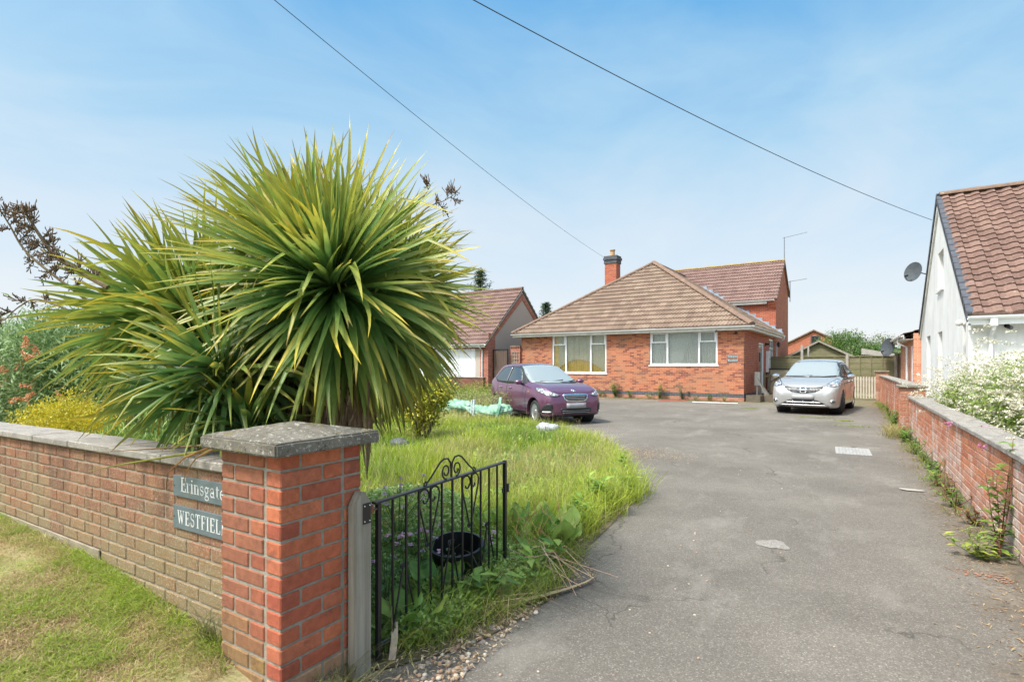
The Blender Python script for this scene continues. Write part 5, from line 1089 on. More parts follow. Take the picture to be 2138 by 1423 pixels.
for s in (-1, 1):
    q = (lambda l: l) if s < 0 else (lambda l: mir(l)); yw = 90*s
    side = [(-.42, 1.01), (-1.0, .99), (-1.70, 1.0), (-2.50, 1.04), (-2.72, 1.12), (-2.62, 1.27), (-2.35, 1.42), (-1.60, 1.455), (-1.12, 1.42), (-.86, 1.30), (-.60, 1.13)]
    patch(bv, 'window_seal', q(side[::-1]), yw, 'trim_black', sc_, .004)
    patch(bv, 'side_window', q([(-.70, 1.03), (-.98, 1.29), (-1.16, 1.395), (-1.60, 1.425), (-1.62, 1.025)]), yw, 'side_glass', sc_, .010)
    patch(bv, 'side_window', q([(-1.70, 1.025), (-1.70, 1.425), (-2.32, 1.39), (-2.55, 1.26), (-2.62, 1.14), (-2.48, 1.07)]), yw, 'side_glass', sc_, .010)
    strip(bv, 'door_seam', q([(-.36, .90), (-.44, .60), (-.42, .30)]), yw, .012, 'trim_black', sc_); strip(bv, 'door_seam', q([(-1.66, .99), (-1.68, .60), (-1.65, .28)]), yw, .012, 'trim_black', sc_)
    for x in (-1.50, -2.30): patch(bv, 'door_handle', q([(x, .86), (x+.15, .86), (x+.15, .90), (x, .90)]), yw, 'chrome', sc_, .022)
    hl = [(.20, .80), (.36, .772), (.52, .80), (.66, .865), (.70, .945), (.62, .975), (.46, .93), (.30, .87)]
    hc = (sum(a for a, b in hl)/len(hl), sum(b for a, b in hl)/len(hl)); hr_ = [(hc[0]+(a-hc[0])*1.07, hc[1]+(b-hc[1])*1.12) for a, b in hl]; patch(bv, 'headlight_seal', hr_ if s > 0 else mir(hr_), 26*s, 'trim_black', sc_, .006, .03)
    h_ = patch(bv, 'headlight', hl if s > 0 else mir(hl), 26*s, 'lamp_glass', sc_, .010, .03)
    for c0, z0, r0, mt in ((.36, .83, .018, 'amber'), (.52, .875, .05, 'lamp_inner')):
        circ = [(c0+r0*1.25*math.cos(R(a)), z0+r0*.75*math.sin(R(a))) for a in range(0, 360, 30)]; patch(bv, 'reflector', circ if s > 0 else mir(circ), 26*s, mt, h_, .016, .03)
    circ = [(.46+.075*math.cos(R(a)), .375+.055*math.sin(R(a))) for a in range(0, 360, 24)]; f_ = patch(bv, 'fog_light', circ if s > 0 else mir(circ), 16*s, 'chrome', sc_, .012, .04)
    circ = [(.46+.055*math.cos(R(a)), .375+.040*math.sin(R(a))) for a in range(0, 360, 24)]; patch(bv, 'fog_lens', circ if s > 0 else mir(circ), 16*s, 'side_glass', f_, .020, .04)
    mirror_part(sc_, -.52, .97, 1.045, s, 'chrome')
gr_o = [(-.47, .765), (-.30, .735), (0, .725), (.30, .735), (.47, .765), (.45, .700), (.28, .620), (.10, .590), (-.10, .590), (-.28, .620), (-.45, .700)]
m, t = newmat('grille_mesh'); vv = N(t, 'TexVoronoi', {'Vector': obj_(t), 'Scale': 34.0}); finish(t, ramp(t, vv.outputs[0], [(.40, (.010, .011, .012)), (.62, (.07, .075, .08))]), .4, .3)
g_ = patch(bv, 'grille', gr_o, 0, 'grille_mesh', sc_, .010, .04)
ring = [(.115*math.cos(R(a)), .672+.075*math.sin(R(a))) for a in range(0, 360, 20)]; rin = [(.078*math.cos(R(a)), .672+.047*math.sin(R(a))) for a in range(0, 360, 20)]
e_ = patch(bv, 'emblem', ring, 0, 'chrome', g_, .022, .06); patch(bv, 'emblem_centre', rin, 0, 'trim_black', e_, .026, .06); patch(bv, 'emblem_bar', [(-.10, .660), (.10, .660), (.10, .686), (-.10, .686)], 0, 'chrome', e_, .032, .06)
lg = [(-.32, .425), (.32, .425), (.48, .335), (.56, .285), (-.56, .285), (-.48, .335)]; l_ = patch(bv, 'lower_grille', lg, 0, 'trim_black', sc_, .008, .05)
strip(bv, 'grille_bar', [(-.45, .345), (.45, .345)], 0, .013, 'alloy', l_, .018); strip(bv, 'grille_bar', [(-.58, .272), (.58, .272)], 0, .014, 'alloy', l_, .018)
for x in (-.25, 0, .25): strip(bv, 'grille_bar', [(x, .285), (x, .40)], 0, .010, 'alloy', l_, .016)
patch(bv, 'number_plate', [(-.27, .425), (.27, .425), (.27, .545), (-.27, .545)], 0, 'plate_grey', sc_, .030, .1)
strip(bv, 'bonnet_seam', [(-.62, .90), (-.5, .79), (-.28, .745), (0, .735), (.28, .745), (.5, .79), (.62, .90)], 0, .008, 'trim_black', sc_)
strip(bv, 'wiper', [(-.62, 1.03), (-.20, 1.03), (.05, 1.045)], 0, .018, 'trim_black', sc_, .025); strip(bv, 'wiper', [(.0, 1.02), (.35, 1.02), (.65, 1.045)], 0, .018, 'trim_black', sc_, .025)
strip(bv, 'front_lip', [(-.62, .215), (-.3, .20), (.3, .20), (.62, .215)], 0, .03, 'trim_black', sc_, .012)
# ================================================================ vegetation
FX, FYv = Vector((-.5318, .8468, 0)), Vector((.8468, .5318, 0))
def seen(px, py, d): return Vector((0, 0, 1.5))+FX*d+FYv*(d*(px-1069)/1124)+Vector((0, 0, (762-py)/1124*d))
def ribbon(B, D0, A, L, Wd, g, base, tip, tipk, nseg=9, curl=0.0, dead=None):
    """long strap leaves bent by gravity. arrays (n,3)/(n)"""
    n = len(B); d = D0/np.linalg.norm(D0, axis=1, keepdims=True); p = B.copy(); V, K = [], []; lat = rng.normal(0, .22, n)*curl; kink = (rng.uniform(0, 1, n) < .10)*rng.uniform(.8, 2.6, n)*curl; kt = rng.integers(3, 7, n)
    for i in range(nseg+1):
        t_ = i/nseg; sd_ = np.cross(d, A); sd_ /= np.linalg.norm(sd_, axis=1, keepdims=True)+1e-9; up = np.cross(sd_, d)
        w = Wd*((.45+1.45*t_) if t_ < .38 else 1.0*((1-t_)/.62)**.8)*.5
        V.append(np.stack([p-sd_*w[:, None]+up*(w*.55)[:, None], p, p+sd_*w[:, None]+up*(w*.55)[:, None]], 1))
        k = np.clip((t_-.45)/.5, 0, 1)**1.5*tipk; col = base*(1-k[:, None])+tip*k[:, None]
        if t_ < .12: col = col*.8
        if dead is not None:
            q = np.clip((t_-.86)/.1, 0, 1)*dead; col = col*(1-q[:, None])+np.array([.20, .11, .055])*q[:, None]
        K.append(np.repeat(col[:, None], 3, 1))
        d = d+np.array([0, 0, -1.0])*(g*(.35+t_)/nseg)[:, None]*1.35+sd_*(lat/nseg)[:, None]*(.4+t_)+np.array([0, 0, -1.0])*(kink*(kt == i))[:, None]*.5; d /= np.linalg.norm(d, axis=1, keepdims=True); p = p+d*(L/nseg)[:, None]
    V = np.stack(V, 1).reshape(n, -1, 3); K = np.stack(K, 1).reshape(n, -1, 3); F = []
    for i in range(nseg):
        for j in (0, 1): a = i*3+j; F += [(a, a+1, a+4), (a, a+4, a+3)]
    F = (np.array(F)[None]+np.arange(n)[:, None, None]*(3*(nseg+1))).reshape(-1, 3)
    return V.reshape(-1, 3), F, K.reshape(-1, 3)
def head(c, A, n, L, Wd, stem=.38, th0=5, th1=150, yel=.5, drk=1.0, droop=1.0):
    A = Vector(A).normalized(); ref = Vector((0, 0, 1)) if abs(A.z) < .95 else Vector((1, 0, 0)); X = A.cross(ref).normalized(); Y = A.cross(X)
    A, X, Y = map(np.array, (A, X, Y)); a = (np.arange(n)+.5)/n; th = np.radians(th0+(th1-th0)*a**.74)+rng.normal(0, .09, n); ph = np.arange(n)*2.39996+rng.normal(0, .12, n)
    rad = np.cos(ph)[:, None]*X+np.sin(ph)[:, None]*Y; D0 = np.cos(th)[:, None]*A+np.sin(th)[:, None]*rad
    B = np.array(c)-A*(stem*a)[:, None]+rad*.03; Ln = L*(.60+.40*np.minimum(1, a*5))*(1-.27*a)*rng.uniform(.84, 1.12, n)
    g = (.12+1.30*a**1.15+rng.normal(0, .10, n))*droop
    up = D0[:, 2]
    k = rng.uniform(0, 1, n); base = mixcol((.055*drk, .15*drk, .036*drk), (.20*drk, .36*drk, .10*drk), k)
    yl = (rng.uniform(0, 1, n) < yel)*rng.uniform(.2, 1, n)*np.clip(.25+.9*up, .08, 1); base = base*(1-.72*yl[:, None])+np.array([.47, .45, .055])*.72*yl[:, None]
    tip = mixcol((.36, .38, .07), (.66, .46, .04), rng.uniform(0, 1, n)); tk = np.clip(rng.uniform(.3, 1.3, n), 0, 1)
    dead = (rng.uniform(0, 1, n) < .35+.6*(a > .7))*1.0
    return ribbon(B, D0, np.broadcast_to(A, (n, 3)), Ln, Wd*rng.uniform(.75, 1.15, n), g, base, tip, tk, 9, 1.0, dead=dead)
ct = thing('cordyline_palm', 'huge many headed cordyline palm with yellow tipped strap leaves behind the front wall', 'palm tree', (-2.95, 2.45, 0))
def inct(V): return V-np.array([-2.95, 2.45, 0])
HEADS = [((682, 578), 3.15, (.24, -.66, .52), 820, .96, .051, .46, 166, .5), ((640, 510), 3.60, (-.10, -.10, 1), 324, .88, .041, .4, 115, .9), ((590, 545), 3.75, (-.45, -.2, 1), 297, .88, .040, .4, 130, .85),
 ((765, 540), 3.75, (.25, .10, 1), 351, .86, .040, .4, 130, .9), ((835, 605), 3.65, (.80, .20, .5), 351, .82, .040, .45, 145, .7), ((372, 640), 3.6, (-.6, -.45, .6), 351, .84, .041, .45, 150, .7), ((440, 615), 3.9, (-.35, 0, 1), 270, .84, .040, .4, 120, .9),
 ((320, 670), 3.75, (-.95, -.15, .35), 297, .82, .040, .45, 145, .6), ((434, 752), 2.95, (-.05, -.75, .55), 150, .66, .044, .3, 140, .3), ((515, 872), 2.98, (.05, -.25, 1), 75, .44, .060, .2, 120, .25), ((730, 770), 3.8, (.7, .3, .15), 110, .66, .045, .3, 120, .3),
 ((480, 700), 3.75, (-.2, -.2, .8), 160, .82, .046, .5, 150, .4), ((370, 820), 3.15, (-.6, -.3, .1), 90, .62, .042, .25, 120, .4), ((600, 690), 3.6, (.1, -.3, .6), 170, .8, .046, .5, 160, .4)]
for (px, dd, A, n, L, wd, stem, th, yl) in HEADS:
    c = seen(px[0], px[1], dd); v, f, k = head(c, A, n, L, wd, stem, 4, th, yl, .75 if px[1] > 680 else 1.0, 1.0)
    w_ = v.reshape(-1, 30, 3); ok = ~((w_[:, :, 1] < 1.47) & (w_[:, :, 2] < 1.02)).any(1)
    if px[1] < 720: ok &= w_[:, :, 2].min(1) > (1.06+.05*math.sin(px[0])+rng.uniform(-.10, .06, len(w_)))
    keep = np.repeat(ok, 36); f = f[keep]
    npmesh('leaf_rosette', inct(v), f, k, 'leafy', ct, True)
simple('palm_bark', (.16, .12, .085), (.09, .065, .05), 12, .95, .8, 40, stretch=(1, 1, .5))
mb = MB(); o0 = Vector((-2.95, 2.45, 0))
def rel(v): return Vector(v)-o0
def limb(a, b, r0, r1, bend=.1):
    a, b = Vector(a), Vector(b); m_ = a.lerp(b, .5)+Vector((random.uniform(-bend, bend), random.uniform(-bend, bend), 0)); P = [a.lerp(m_, k/4).lerp(m_.lerp(b, k/4), k/4) for k in range(5)]
    return P, [r0+(r1-r0)*k/4 for k in range(5)]
fork = Vector((-2.95, 2.5, 1.15)); mb.tube(*[[rel(p) for p in limb((-2.93, 2.45, -.05), fork, .13, .10, .02)[0]], [.15, .125, .115, .11, .10]], 10)
for h in HEADS:
    e = seen(h[0][0], h[0][1], h[1])-Vector(h[2]).normalized()*.3
    if h[0][1] > 800: s_ = Vector((e.x*.5+fork.x*.5, max(e.y, 2.0), 0.0))
    else: s_ = fork.copy()
    P, rr = limb(s_, e, .07, .05); mb.tube([rel(p) for p in P], rr, 8)
mb.build('trunk', 'palm_bark', ct, True)
# brown skirt of dead leaves
n = 420; B = np.array(seen(690, 800, 3.45))+np.stack([rng.normal(0, .11, n), rng.normal(0, .08, n), rng.uniform(-.22, .08, n)], 1)
D0 = np.stack([rng.normal(0, .20, n), rng.normal(-.05, .20, n), -np.ones(n)], 1); kk = rng.uniform(0, 1, n)
v, f, k = ribbon(B, D0, np.tile([[.3, -1, .1]], (n, 1)), rng.uniform(.25, .55, n), rng.uniform(.02, .042, n), np.full(n, .1), mixcol((.36, .24, .14), (.72, .55, .38), kk), mixcol((.2, .13, .08), (.5, .38, .26), kk), np.ones(n)*.6)
skirt = (v, f, k)
n = 160; B = np.array(seen(620, 760, 3.5))+np.stack([rng.normal(0, .26, n), rng.normal(0, .15, n), rng.uniform(-.12, .15, n)], 1); D0 = np.stack([rng.normal(0, .3, n), rng.normal(0, .3, n), -np.ones(n)], 1)
v, f, k = ribbon(B, D0, np.tile([[.3, -1, .1]], (n, 1)), rng.uniform(.18, .36, n), rng.uniform(.008, .02, n), np.full(n, .1), mixcol((.07, .04, .03), (.2, .12, .07), rng.uniform(0, 1, n)), np.tile([[.1, .06, .04]], (n, 1)), np.ones(n)*.6)
v, f, k = cat([skirt, (v, f, k)]); npmesh('dead_leaf_skirt', inct(v), f, k, 'rough', ct, True)
# leaves trailing over the wall top
for pts, cl, wd in (([(560, 905, 2.75), (470, 920, 2.62), (385, 955, 2.62), (352, 985, 2.66), (347, 1022, 2.68)], (.34, .17, .06), .022), ([(540, 915, 2.7), (455, 932, 2.60), (410, 955, 2.60), (388, 985, 2.62), (385, 1005, 2.64)], (.36, .20, .08), .020), ([(560, 925, 2.75), (400, 945, 2.66), (260, 968, 2.75), (190, 982, 2.8)], (.30, .30, .05), .018), ([(560, 920, 2.75), (380, 932, 2.7), (200, 944, 2.85)], (.30, .18, .08), .014)):
    P = [seen(*q) for q in pts]; mb = MB(); V = []
    for i, p in enumerate(P):
        t_ = i/(len(P)-1); w_ = wd*(1-t_*.85); V += [rel(p)+Vector((0, 0, w_*.5)), rel(p)-Vector((0, .004, 0)), rel(p)-Vector((0, 0, w_*.5))]
    mb.add(V, [(i*3+j, i*3+j+1, i*3+j+4, i*3+j+3) for i in range(len(P)-1) for j in (0, 1)], cl); mb.build('trailing_leaf', 'leafy', ct, True)
# flower stalks
def stalk(pts, d, r0, side, name, dens=1.0, cl=(.17, .125, .075)):
    P = [rel(seen(x, y, d)) for x, y in pts]; Q = []
    for i in range(len(P)-1):
        p0, p1, p2, p3 = P[max(i-1, 0)], P[i], P[i+1], P[min(i+2, len(P)-1)]
        for k in range(6): u = k/6; Q.append(.5*((2*p1)+(p2-p0)*u+(2*p0-5*p1+4*p2-p3)*u*u+(3*p1-p0-3*p2+p3)*u**3))
    Q.append(P[-1]); mb = MB(); mb.tube(Q, [r0*(1-.7*i/len(Q)) for i in range(len(Q))], 7, cl); r = random.Random(int(pts[0][0]))
    for i in range(3, len(Q), 1):
        for _ in range(1 if r.random() < dens*.9 else 0):
            dr = (Q[min(i+1, len(Q)-1)]-Q[i-1]).normalized(); o_ = Vector((r.gauss(0, 1), r.gauss(0, 1), r.gauss(0, .9)+.3)); o_ = (o_-dr*o_.dot(dr)).normalized(); d1 = (dr*.6+o_).normalized(); L = side*r.uniform(.35, .8)*(1-.45*i/len(Q))
            T = [Q[i]+d1*L*k/5+Vector((0, 0, -.25*L*(k/5)**2)) for k in range(6)]; mb.tube(T, [.004*(1-.12*k) for k in range(6)], 4, dark(cl, .8))
            for k in range(1, 6):
                for _ in range(4):
                    e = T[k]+Vector((r.gauss(0, 1), r.gauss(0, 1), r.gauss(0, 1)))*.016+d1*r.uniform(.01, .04); mb.tube([T[k], e, e+Vector((0, 0, .010))], [.0015, .0035, .001], 4, dark((.15, .10, .07), r.uniform(.5, 1.5)))
    mb.build(name, 'rough', ct)
stalk([(225, 600), (165, 565), (115, 535), (82, 490), (60, 455), (42, 428)], 3.3, .016, .16, 'flower_stalk'); stalk([(200, 640), (100, 565), (50, 520), (20, 470), (-5, 430)], 3.5, .010, .18, 'flower_stalk'); stalk([(150, 650), (80, 625), (40, 640), (10, 668)], 3.4, .007, .12, 'flower_stalk', .5)
stalk([(830, 500), (860, 440), (885, 410), (900, 385)], 3.9, .006, .16, 'flower_stalk', .3, (.2, .15, .08)); stalk([(850, 480), (890, 435), (925, 420), (950, 405)], 3.9, .006, .14, 'flower_stalk', .3, (.2, .15, .08))

# ---------------------------------------------------------------- grass
def pts_in(poly, n, zf=None):
    xs = [p[0] for p in poly]; ys = [p[1] for p in poly]; P = np.stack([rng.uniform(min(xs), max(xs), n), rng.uniform(min(ys), max(ys), n)], 1); P = P[inpoly(P[:, 0], P[:, 1], poly)]
    z = np.zeros(len(P)) if zf is None else np.array([zf(*p) for p in P]); return np.column_stack([P, z])
def vn(x, y, s, seed=0):   # cheap smooth value noise
    r = np.random.default_rng(seed).uniform(0, 1, (64, 64)); gx, gy = x/s, y/s; i, j = np.floor(gx).astype(int), np.floor(gy).astype(int); u, w = gx-i, gy-j; u = u*u*(3-2*u); w = w*w*(3-2*w); q = lambda a, b: r[a % 64, b % 64]
    return (q(i, j)*(1-u)+q(i+1, j)*u)*(1-w)+(q(i, j+1)*(1-u)+q(i+1, j+1)*u)*w
VP = [(-2.48, .1), (-2.42, .9), (-2.35, 1.35), (-2.5, 1.47), (-9.5, 1.47), (-9.5, .2), (-5.5, .1)]
P = pts_in(VP, 420000, lambda x, y: vz(x, y)-.004); dist = np.hypot(P[:, 0], P[:, 1]); P = P[rng.uniform(0, 1, len(P)) < np.clip(3.2/dist, .2, 1)]; n = len(P)
k = vn(P[:, 0], P[:, 1], .33, 1)*.6+vn(P[:, 0], P[:, 1], .11, 2)*.4; nearw = np.clip((P[:, 1]-1.25)/.2, 0, 1); green = np.clip((k-.36)*4, 0, 1)*(.75)+nearw*.5; green = np.clip(green, 0, 1)
H_ = rng.uniform(.012, .035, n)*(1+.8*green)+nearw*rng.uniform(0, .05, n); straw = mixcol((.72, .56, .32), (.26, .17, .08), rng.uniform(0, 1, n)); gg = mixcol((.22, .33, .04), (.42, .50, .08), rng.uniform(0, 1, n)); pick = (rng.uniform(0, 1, n) < green*.8+.12)[:, None]
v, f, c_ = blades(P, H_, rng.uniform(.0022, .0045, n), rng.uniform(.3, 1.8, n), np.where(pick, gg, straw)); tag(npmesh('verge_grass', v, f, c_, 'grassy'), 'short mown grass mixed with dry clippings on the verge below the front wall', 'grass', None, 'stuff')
LG = [(-2.5, 4.3), (-2.15, 4.4), (-2.0, 5.2), (-2.12, 5.9), (-2.4, 6.8), (-2.95, 7.8), (-3.6, 8.85), (-4.55, 9.8), (-5.5, 10.5), (-6.5, 11.0), (-8.1, 12.2), (-9.9, 14.6), (-12.2, 18.4), (-13.6, 22), (-17, 22.8), (-24, 20), (-16, 8), (-9, 2.0), (-3.6, 1.95), (-3.4, 3.0)]
parts = []
for n0, dmin, dmax, ws_ in ((150000, 0, 9, 1.0), (130000, 8, 16, 1.9), (60000, 15, 40, 3.4)):
    P = pts_in(LG, n0*3); P = P[vn(P[:, 0], P[:, 1], .28, 31)+.25*vn(P[:, 0], P[:, 1], .9, 32) > .20]; d_ = P[:, 0]*-.5318+P[:, 1]*.8468; l_ = (P[:, 0]*.8468+P[:, 1]*.5318)/np.maximum(d_, .1); P = P[(d_ > dmin) & (d_ < dmax) & (l_ > -1.0)][:n0]; n = len(P)
    k = vn(P[:, 0], P[:, 1], 1.1, 3)*.6+vn(P[:, 0], P[:, 1], .35, 4)*.4; far = np.clip((P[:, 1]-9)/4, 0, 1)
    kb = vn(P[:, 0], P[:, 1], 1.7, 41); H_ = (.08+.40*k)*rng.uniform(.55, 1.2, n)*(1-.25*far); gg = mixcol((.24, .39, .018), (.48, .57, .030), np.clip(k*.9+rng.normal(0, .22, n), 0, 1)); dry = rng.uniform(0, 1, n) < .10+.12*(k > .6); gg[dry] = mixcol((.42, .36, .16), (.50, .40, .20), rng.uniform(0, 1, dry.sum()))
    dk = np.clip((kb-.60)*3, 0, .6)[:, None]; gg = gg*(1-dk)+np.array([.17, .33, .04])*dk; dk = np.clip((.34-kb)*4, 0, .6)[:, None]; gg = gg*(1-dk)+np.array([.52, .47, .20])*dk
    parts.append(blades(P, H_, rng.uniform(.0028, .0055, n)*ws_, rng.uniform(.15, .75, n), gg, np.where(rng.uniform(0, 1, (n, 1)) < .25, np.array([[.50, .42, .20]]), gg*1.05)))
P = pts_in(LG, 16000); P = P[vn(P[:, 0], P[:, 1], .8, 51) > .45]; n = len(P); parts.append(blades(P, rng.uniform(.35, .62, n), np.full(n, .004), rng.uniform(.1, .5, n), mixcol((.44, .46, .14), (.62, .52, .30), rng.uniform(0, 1, n)), np.full((n, 3), (.58, .44, .28))))
P = pts_in([(-2.3, 4.2), (-2.1, 5.6), (-2.6, 7), (-4, 9.2), (-6.3, 10.9), (-7.5, 10), (-4.6, 6), (-3.2, 4.2)], 9000); P = P[vn(P[:, 0], P[:, 1], .45, 21) > .62]; n = len(P); P[:, 2] = rng.uniform(.02, .22, n); lv, lf, lc = leaves(P, unit(n)+[0, 0, .8], unit(n)*.5+[0, 0, 1], rng.uniform(.05, .11, n), rng.uniform(.02, .05, n), mixcol((.14, .26, .05), (.36, .46, .10), rng.uniform(0, 1, n)), .2)
parts.append((lv, lf, lc))
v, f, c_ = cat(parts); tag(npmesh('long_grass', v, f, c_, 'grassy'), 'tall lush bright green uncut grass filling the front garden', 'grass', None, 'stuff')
# rough edge grass and weeds along the drive
def clump(P, h, wd, lean, cols, n, spread, tipc=None):
    B = np.repeat(np.asarray(P, float), n, 0); B[:, :2] += rng.normal(0, spread, (len(B), 2)); k = rng.uniform(0, 1, len(B)); return blades(B, h*rng.uniform(.4, 1.15, len(B)), wd*rng.uniform(.7, 1.3, len(B)), rng.uniform(lean[0], lean[1], len(B)), mixcol(cols[0], cols[1], k), tipc)
EDGE = GARDEN[1:15]; EP = []
for (x0_, y0_), (x1_, y1_) in zip(EDGE, EDGE[1:]):
    L = math.hypot(x1_-x0_, y1_-y0_)
    for q in range(int(L/.035)): t_ = random.random(); EP.append((x0_+(x1_-x0_)*t_-abs(random.gauss(0, .20))-.10, y0_+(y1_-y0_)*t_+random.gauss(0, .05), 0))
EPn = np.array([p for p in EP if p[1] > 2.3]); parts = [clump(EPn, .22, .0045, (.4, 1.6), ((.26, .37, .04), (.52, .54, .09)), 12, .05), clump(EPn[::2], .30, .004, (.8, 2.4), ((.42, .32, .17), (.55, .42, .26)), 4, .06), clump(EPn[EPn[:, 1] > 4.2], .30, .005, (.2, 1.2), ((.30, .42, .04), (.56, .60, .08)), 12, .08)]
# dense tuft zone between pot and long grass
Z1 = np.column_stack([rng.uniform(-2.9, -1.95, 240), rng.uniform(3.6, 6.2, 240), np.zeros(240)]); parts.append(clump(Z1, .36, .0055, (.2, 1.1), ((.28, .40, .04), (.56, .62, .08)), 16, .05))
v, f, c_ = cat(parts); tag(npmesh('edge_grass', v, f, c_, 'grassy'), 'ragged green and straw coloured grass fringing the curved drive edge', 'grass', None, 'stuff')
# bed planting behind the gate : low leafy ground cover
def leafmass(cent, rad, n, ll, lw, cols, flat=.5, shell=.55, seed=0, up=.3, clumps=0, gap=.0):
    d = unit(n); r = (shell+(1-shell)*rng.uniform(0, 1, n)**.6); P = np.array(cent)+d*r[:, None]*np.array(rad)
    if gap: q = vn(P[:, 0]*1.7+P[:, 2], P[:, 1]*1.7-P[:, 2]*.8, gap, seed+11); m_ = q > .36; P, d = P[m_], d[m_]
    P = P[P[:, 2] > .0] if len(P) else P; d = d[:len(P)]; n = len(P); D = unit(n)+d*.8+np.array([0, 0, up]); Nn = unit(n)*.5+np.array([0, 0, 1]); k = rng.uniform(0, 1, n)
    return leaves(P, D, Nn, ll*rng.uniform(.6, 1.2, n), lw*rng.uniform(.7, 1.2, n), mixcol(cols[0], cols[1], k), .2)
BED = [(-2.05, 2.0), (-1.85, 2.25), (-1.78, 2.7), (-1.72, 3.2), (-1.9, 3.9), (-2.5, 4.4), (-3.4, 4.3), (-3.5, 2.9), (-3.0, 2.2)]
P = pts_in(BED+[(-2.1, 1.8)], 42000); P = P[np.hypot(P[:, 0]+2.32, P[:, 1]-2.98) > .21]; P[:, 2] = rng.uniform(.01, .13, len(P))*(.5+vn(P[:, 0], P[:, 1], .2, 7)); n = len(P)
parts = [leaves(P, unit(n)+[0, 0, .5], unit(n)*.5+[0, 0, 1], rng.uniform(.015, .042, n), rng.uniform(.010, .028, n), mixcol((.15, .29, .06), (.44, .60, .16), rng.uniform(0, 1, n)), .2)]
v, f, c_ = cat(parts); tag(npmesh('ground_cover', v, f, c_, 'leafy'), 'low mixed leafy weeds covering the bed behind the iron gate', 'ground cover', None, 'stuff')
P = pts_in([(-2.0, 1.95), (-1.80, 2.2), (-1.74, 2.6), (-1.62, 3.0), (-1.75, 3.9), (-2.4, 4.1), (-2.5, 2.6)], 1500); P = P[np.hypot(P[:, 0]+2.32, P[:, 1]-2.98) > .24]; P = P[(P[:, 0] > -2.12) | (rng.uniform(0, 1, len(P)) < .3)]; parts = [clump(P[::14], .27, .005, (.3, 1.2), ((.28, .42, .05), (.52, .58, .10)), 7, .03), clump(P, .16, .0035, (.4, 1.8), ((.22, .33, .05), (.45, .50, .10)), 5, .03), clump(P[::5], .20, .0035, (.6, 2.2), ((.40, .30, .16), (.52, .40, .24)), 4, .04)]
P2 = np.array([(-1.95+random.gauss(0, .05), 1.55+random.gauss(0, .12), 0) for _ in range(60)]+[(-2.62+random.gauss(0, .05), 1.42, .17) for _ in range(12)]); parts.append(clump(P2, .17, .0035, (.5, 1.8), ((.12, .16, .04), (.28, .25, .10)), 5, .02))
v, f, c_ = cat(parts); tag(npmesh('bed_grass', v, f, c_, 'grassy'), 'tufts of wild grass around the iron gate and timber post', 'grass', None, 'stuff')
# sedum mound with pale heads
P = np.array([(-3.35, 3.45, 0)]); n = 9000; d = unit(n); d[:, 2] = abs(d[:, 2]); P = np.array([-3.3, 3.5, .0])+d*np.array([.75, .75, .42])*rng.uniform(.85, 1.0, n)[:, None]; hd = rng.uniform(0, 1, n) < .25
v, f, c_ = leaves(P, unit(n)+d*.8, d+unit(n)*.5, .035, .022, np.where(hd[:, None], [[.66, .66, .30]], mixcol((.20, .34, .09), (.36, .50, .15), rng.uniform(0, 1, n))), .2)
tag(npmesh('sedum_mound', v, f, c_, 'leafy'), 'dense low green mound dotted with pale yellow heads behind the iron gate', 'ground cover plant')
# aquilegia : pink flowers on thin stems
simple('stem_green', (.10, .16, .05), None, 5, .7); simple('flower_pink', (.62, .34, .50), (.78, .55, .68), 60, .7, transl=.2)
def flower_plant(lb, loc, n, h, seed, col='flower_pink', sp=.10, fs_=.024):
    r = random.Random(seed); p = thing('aquilegia', lb, 'flowering plant', loc, 0, 'pink flowers behind the iron gate'); a = MB()
    for k in range(n):
        b = MB()
        e = Vector((r.gauss(0, sp), r.gauss(0, sp), h*r.uniform(.6, 1.1))); m_ = Vector((e.x*.3, e.y*.3, e.z*.6)); a.tube([(0, 0, 0), m_, e], [.004, .003, .002], 4)
        for q in range(6):
            an = q*1.047+r.random(); o_ = Vector((math.cos(an), math.sin(an), r.uniform(-.6, .5))); s_ = Vector((-math.sin(an), math.cos(an), 0)); b.add([e, e+o_*fs_*.6+s_*fs_*.4, e+o_*fs_, e+o_*fs_*.6-s_*fs_*.4], [(0, 1, 2, 3)])
        b.lathe([(.002, -.012), (.008, 0), (.006, .008), (.001, .012)], 6, Matrix.Translation(e)); b.build('flower', col, p)
    a.build('stems', 'stem_green', p)
    n2 = 90; P = np.column_stack([rng.normal(0, .10, n2), rng.normal(0, .10, n2), rng.uniform(.03, .22, n2)]); v, f, c_ = leaves(P, unit(n2), unit(n2)*.5+[0, 0, 1], .04, .035, mixcol((.07, .15, .04), (.14, .24, .07), rng.uniform(0, 1, n2)), .15); npmesh('leaves', v, f, c_, 'leafy', p)
flower_plant('pink aquilegia right beside the gate hinge, seen low between the first bars', (-2.32, 2.30, 0), 10, .50, 1, sp=.07); flower_plant('tall pink aquilegia at the back of the bed below the left gate scroll', (-2.95, 3.05, 0), 16, .66, 2, sp=.12); flower_plant('pale pink aquilegia just left of the black pot rim', (-2.42, 2.78, 0), 9, .40, 3, sp=.06); flower_plant('pink aquilegia bending to the right of the black pot', (-2.18, 3.15, 0), 4, .34, 4, sp=.05)
# black pot
p = thing('plant_pot', 'large round black plastic pot standing in the bed behind the iron gate', 'plant pot', (-2.32, 2.98, 0)); p.rotation_euler = (R(8), R(4), 0)
MB().lathe([(.002, .012), (.125, .012), (.172, .262), (.172, .268)], 40, cap=False).build('inside', 'dark_plastic', p, 40); MB().lathe([(.002, 0), (.128, 0), (.176, .245), (.188, .247), (.190, .272), (.174, .275), (.1735, .262)], 40, cap=False).build('shell', 'dark_plastic', p, 40)
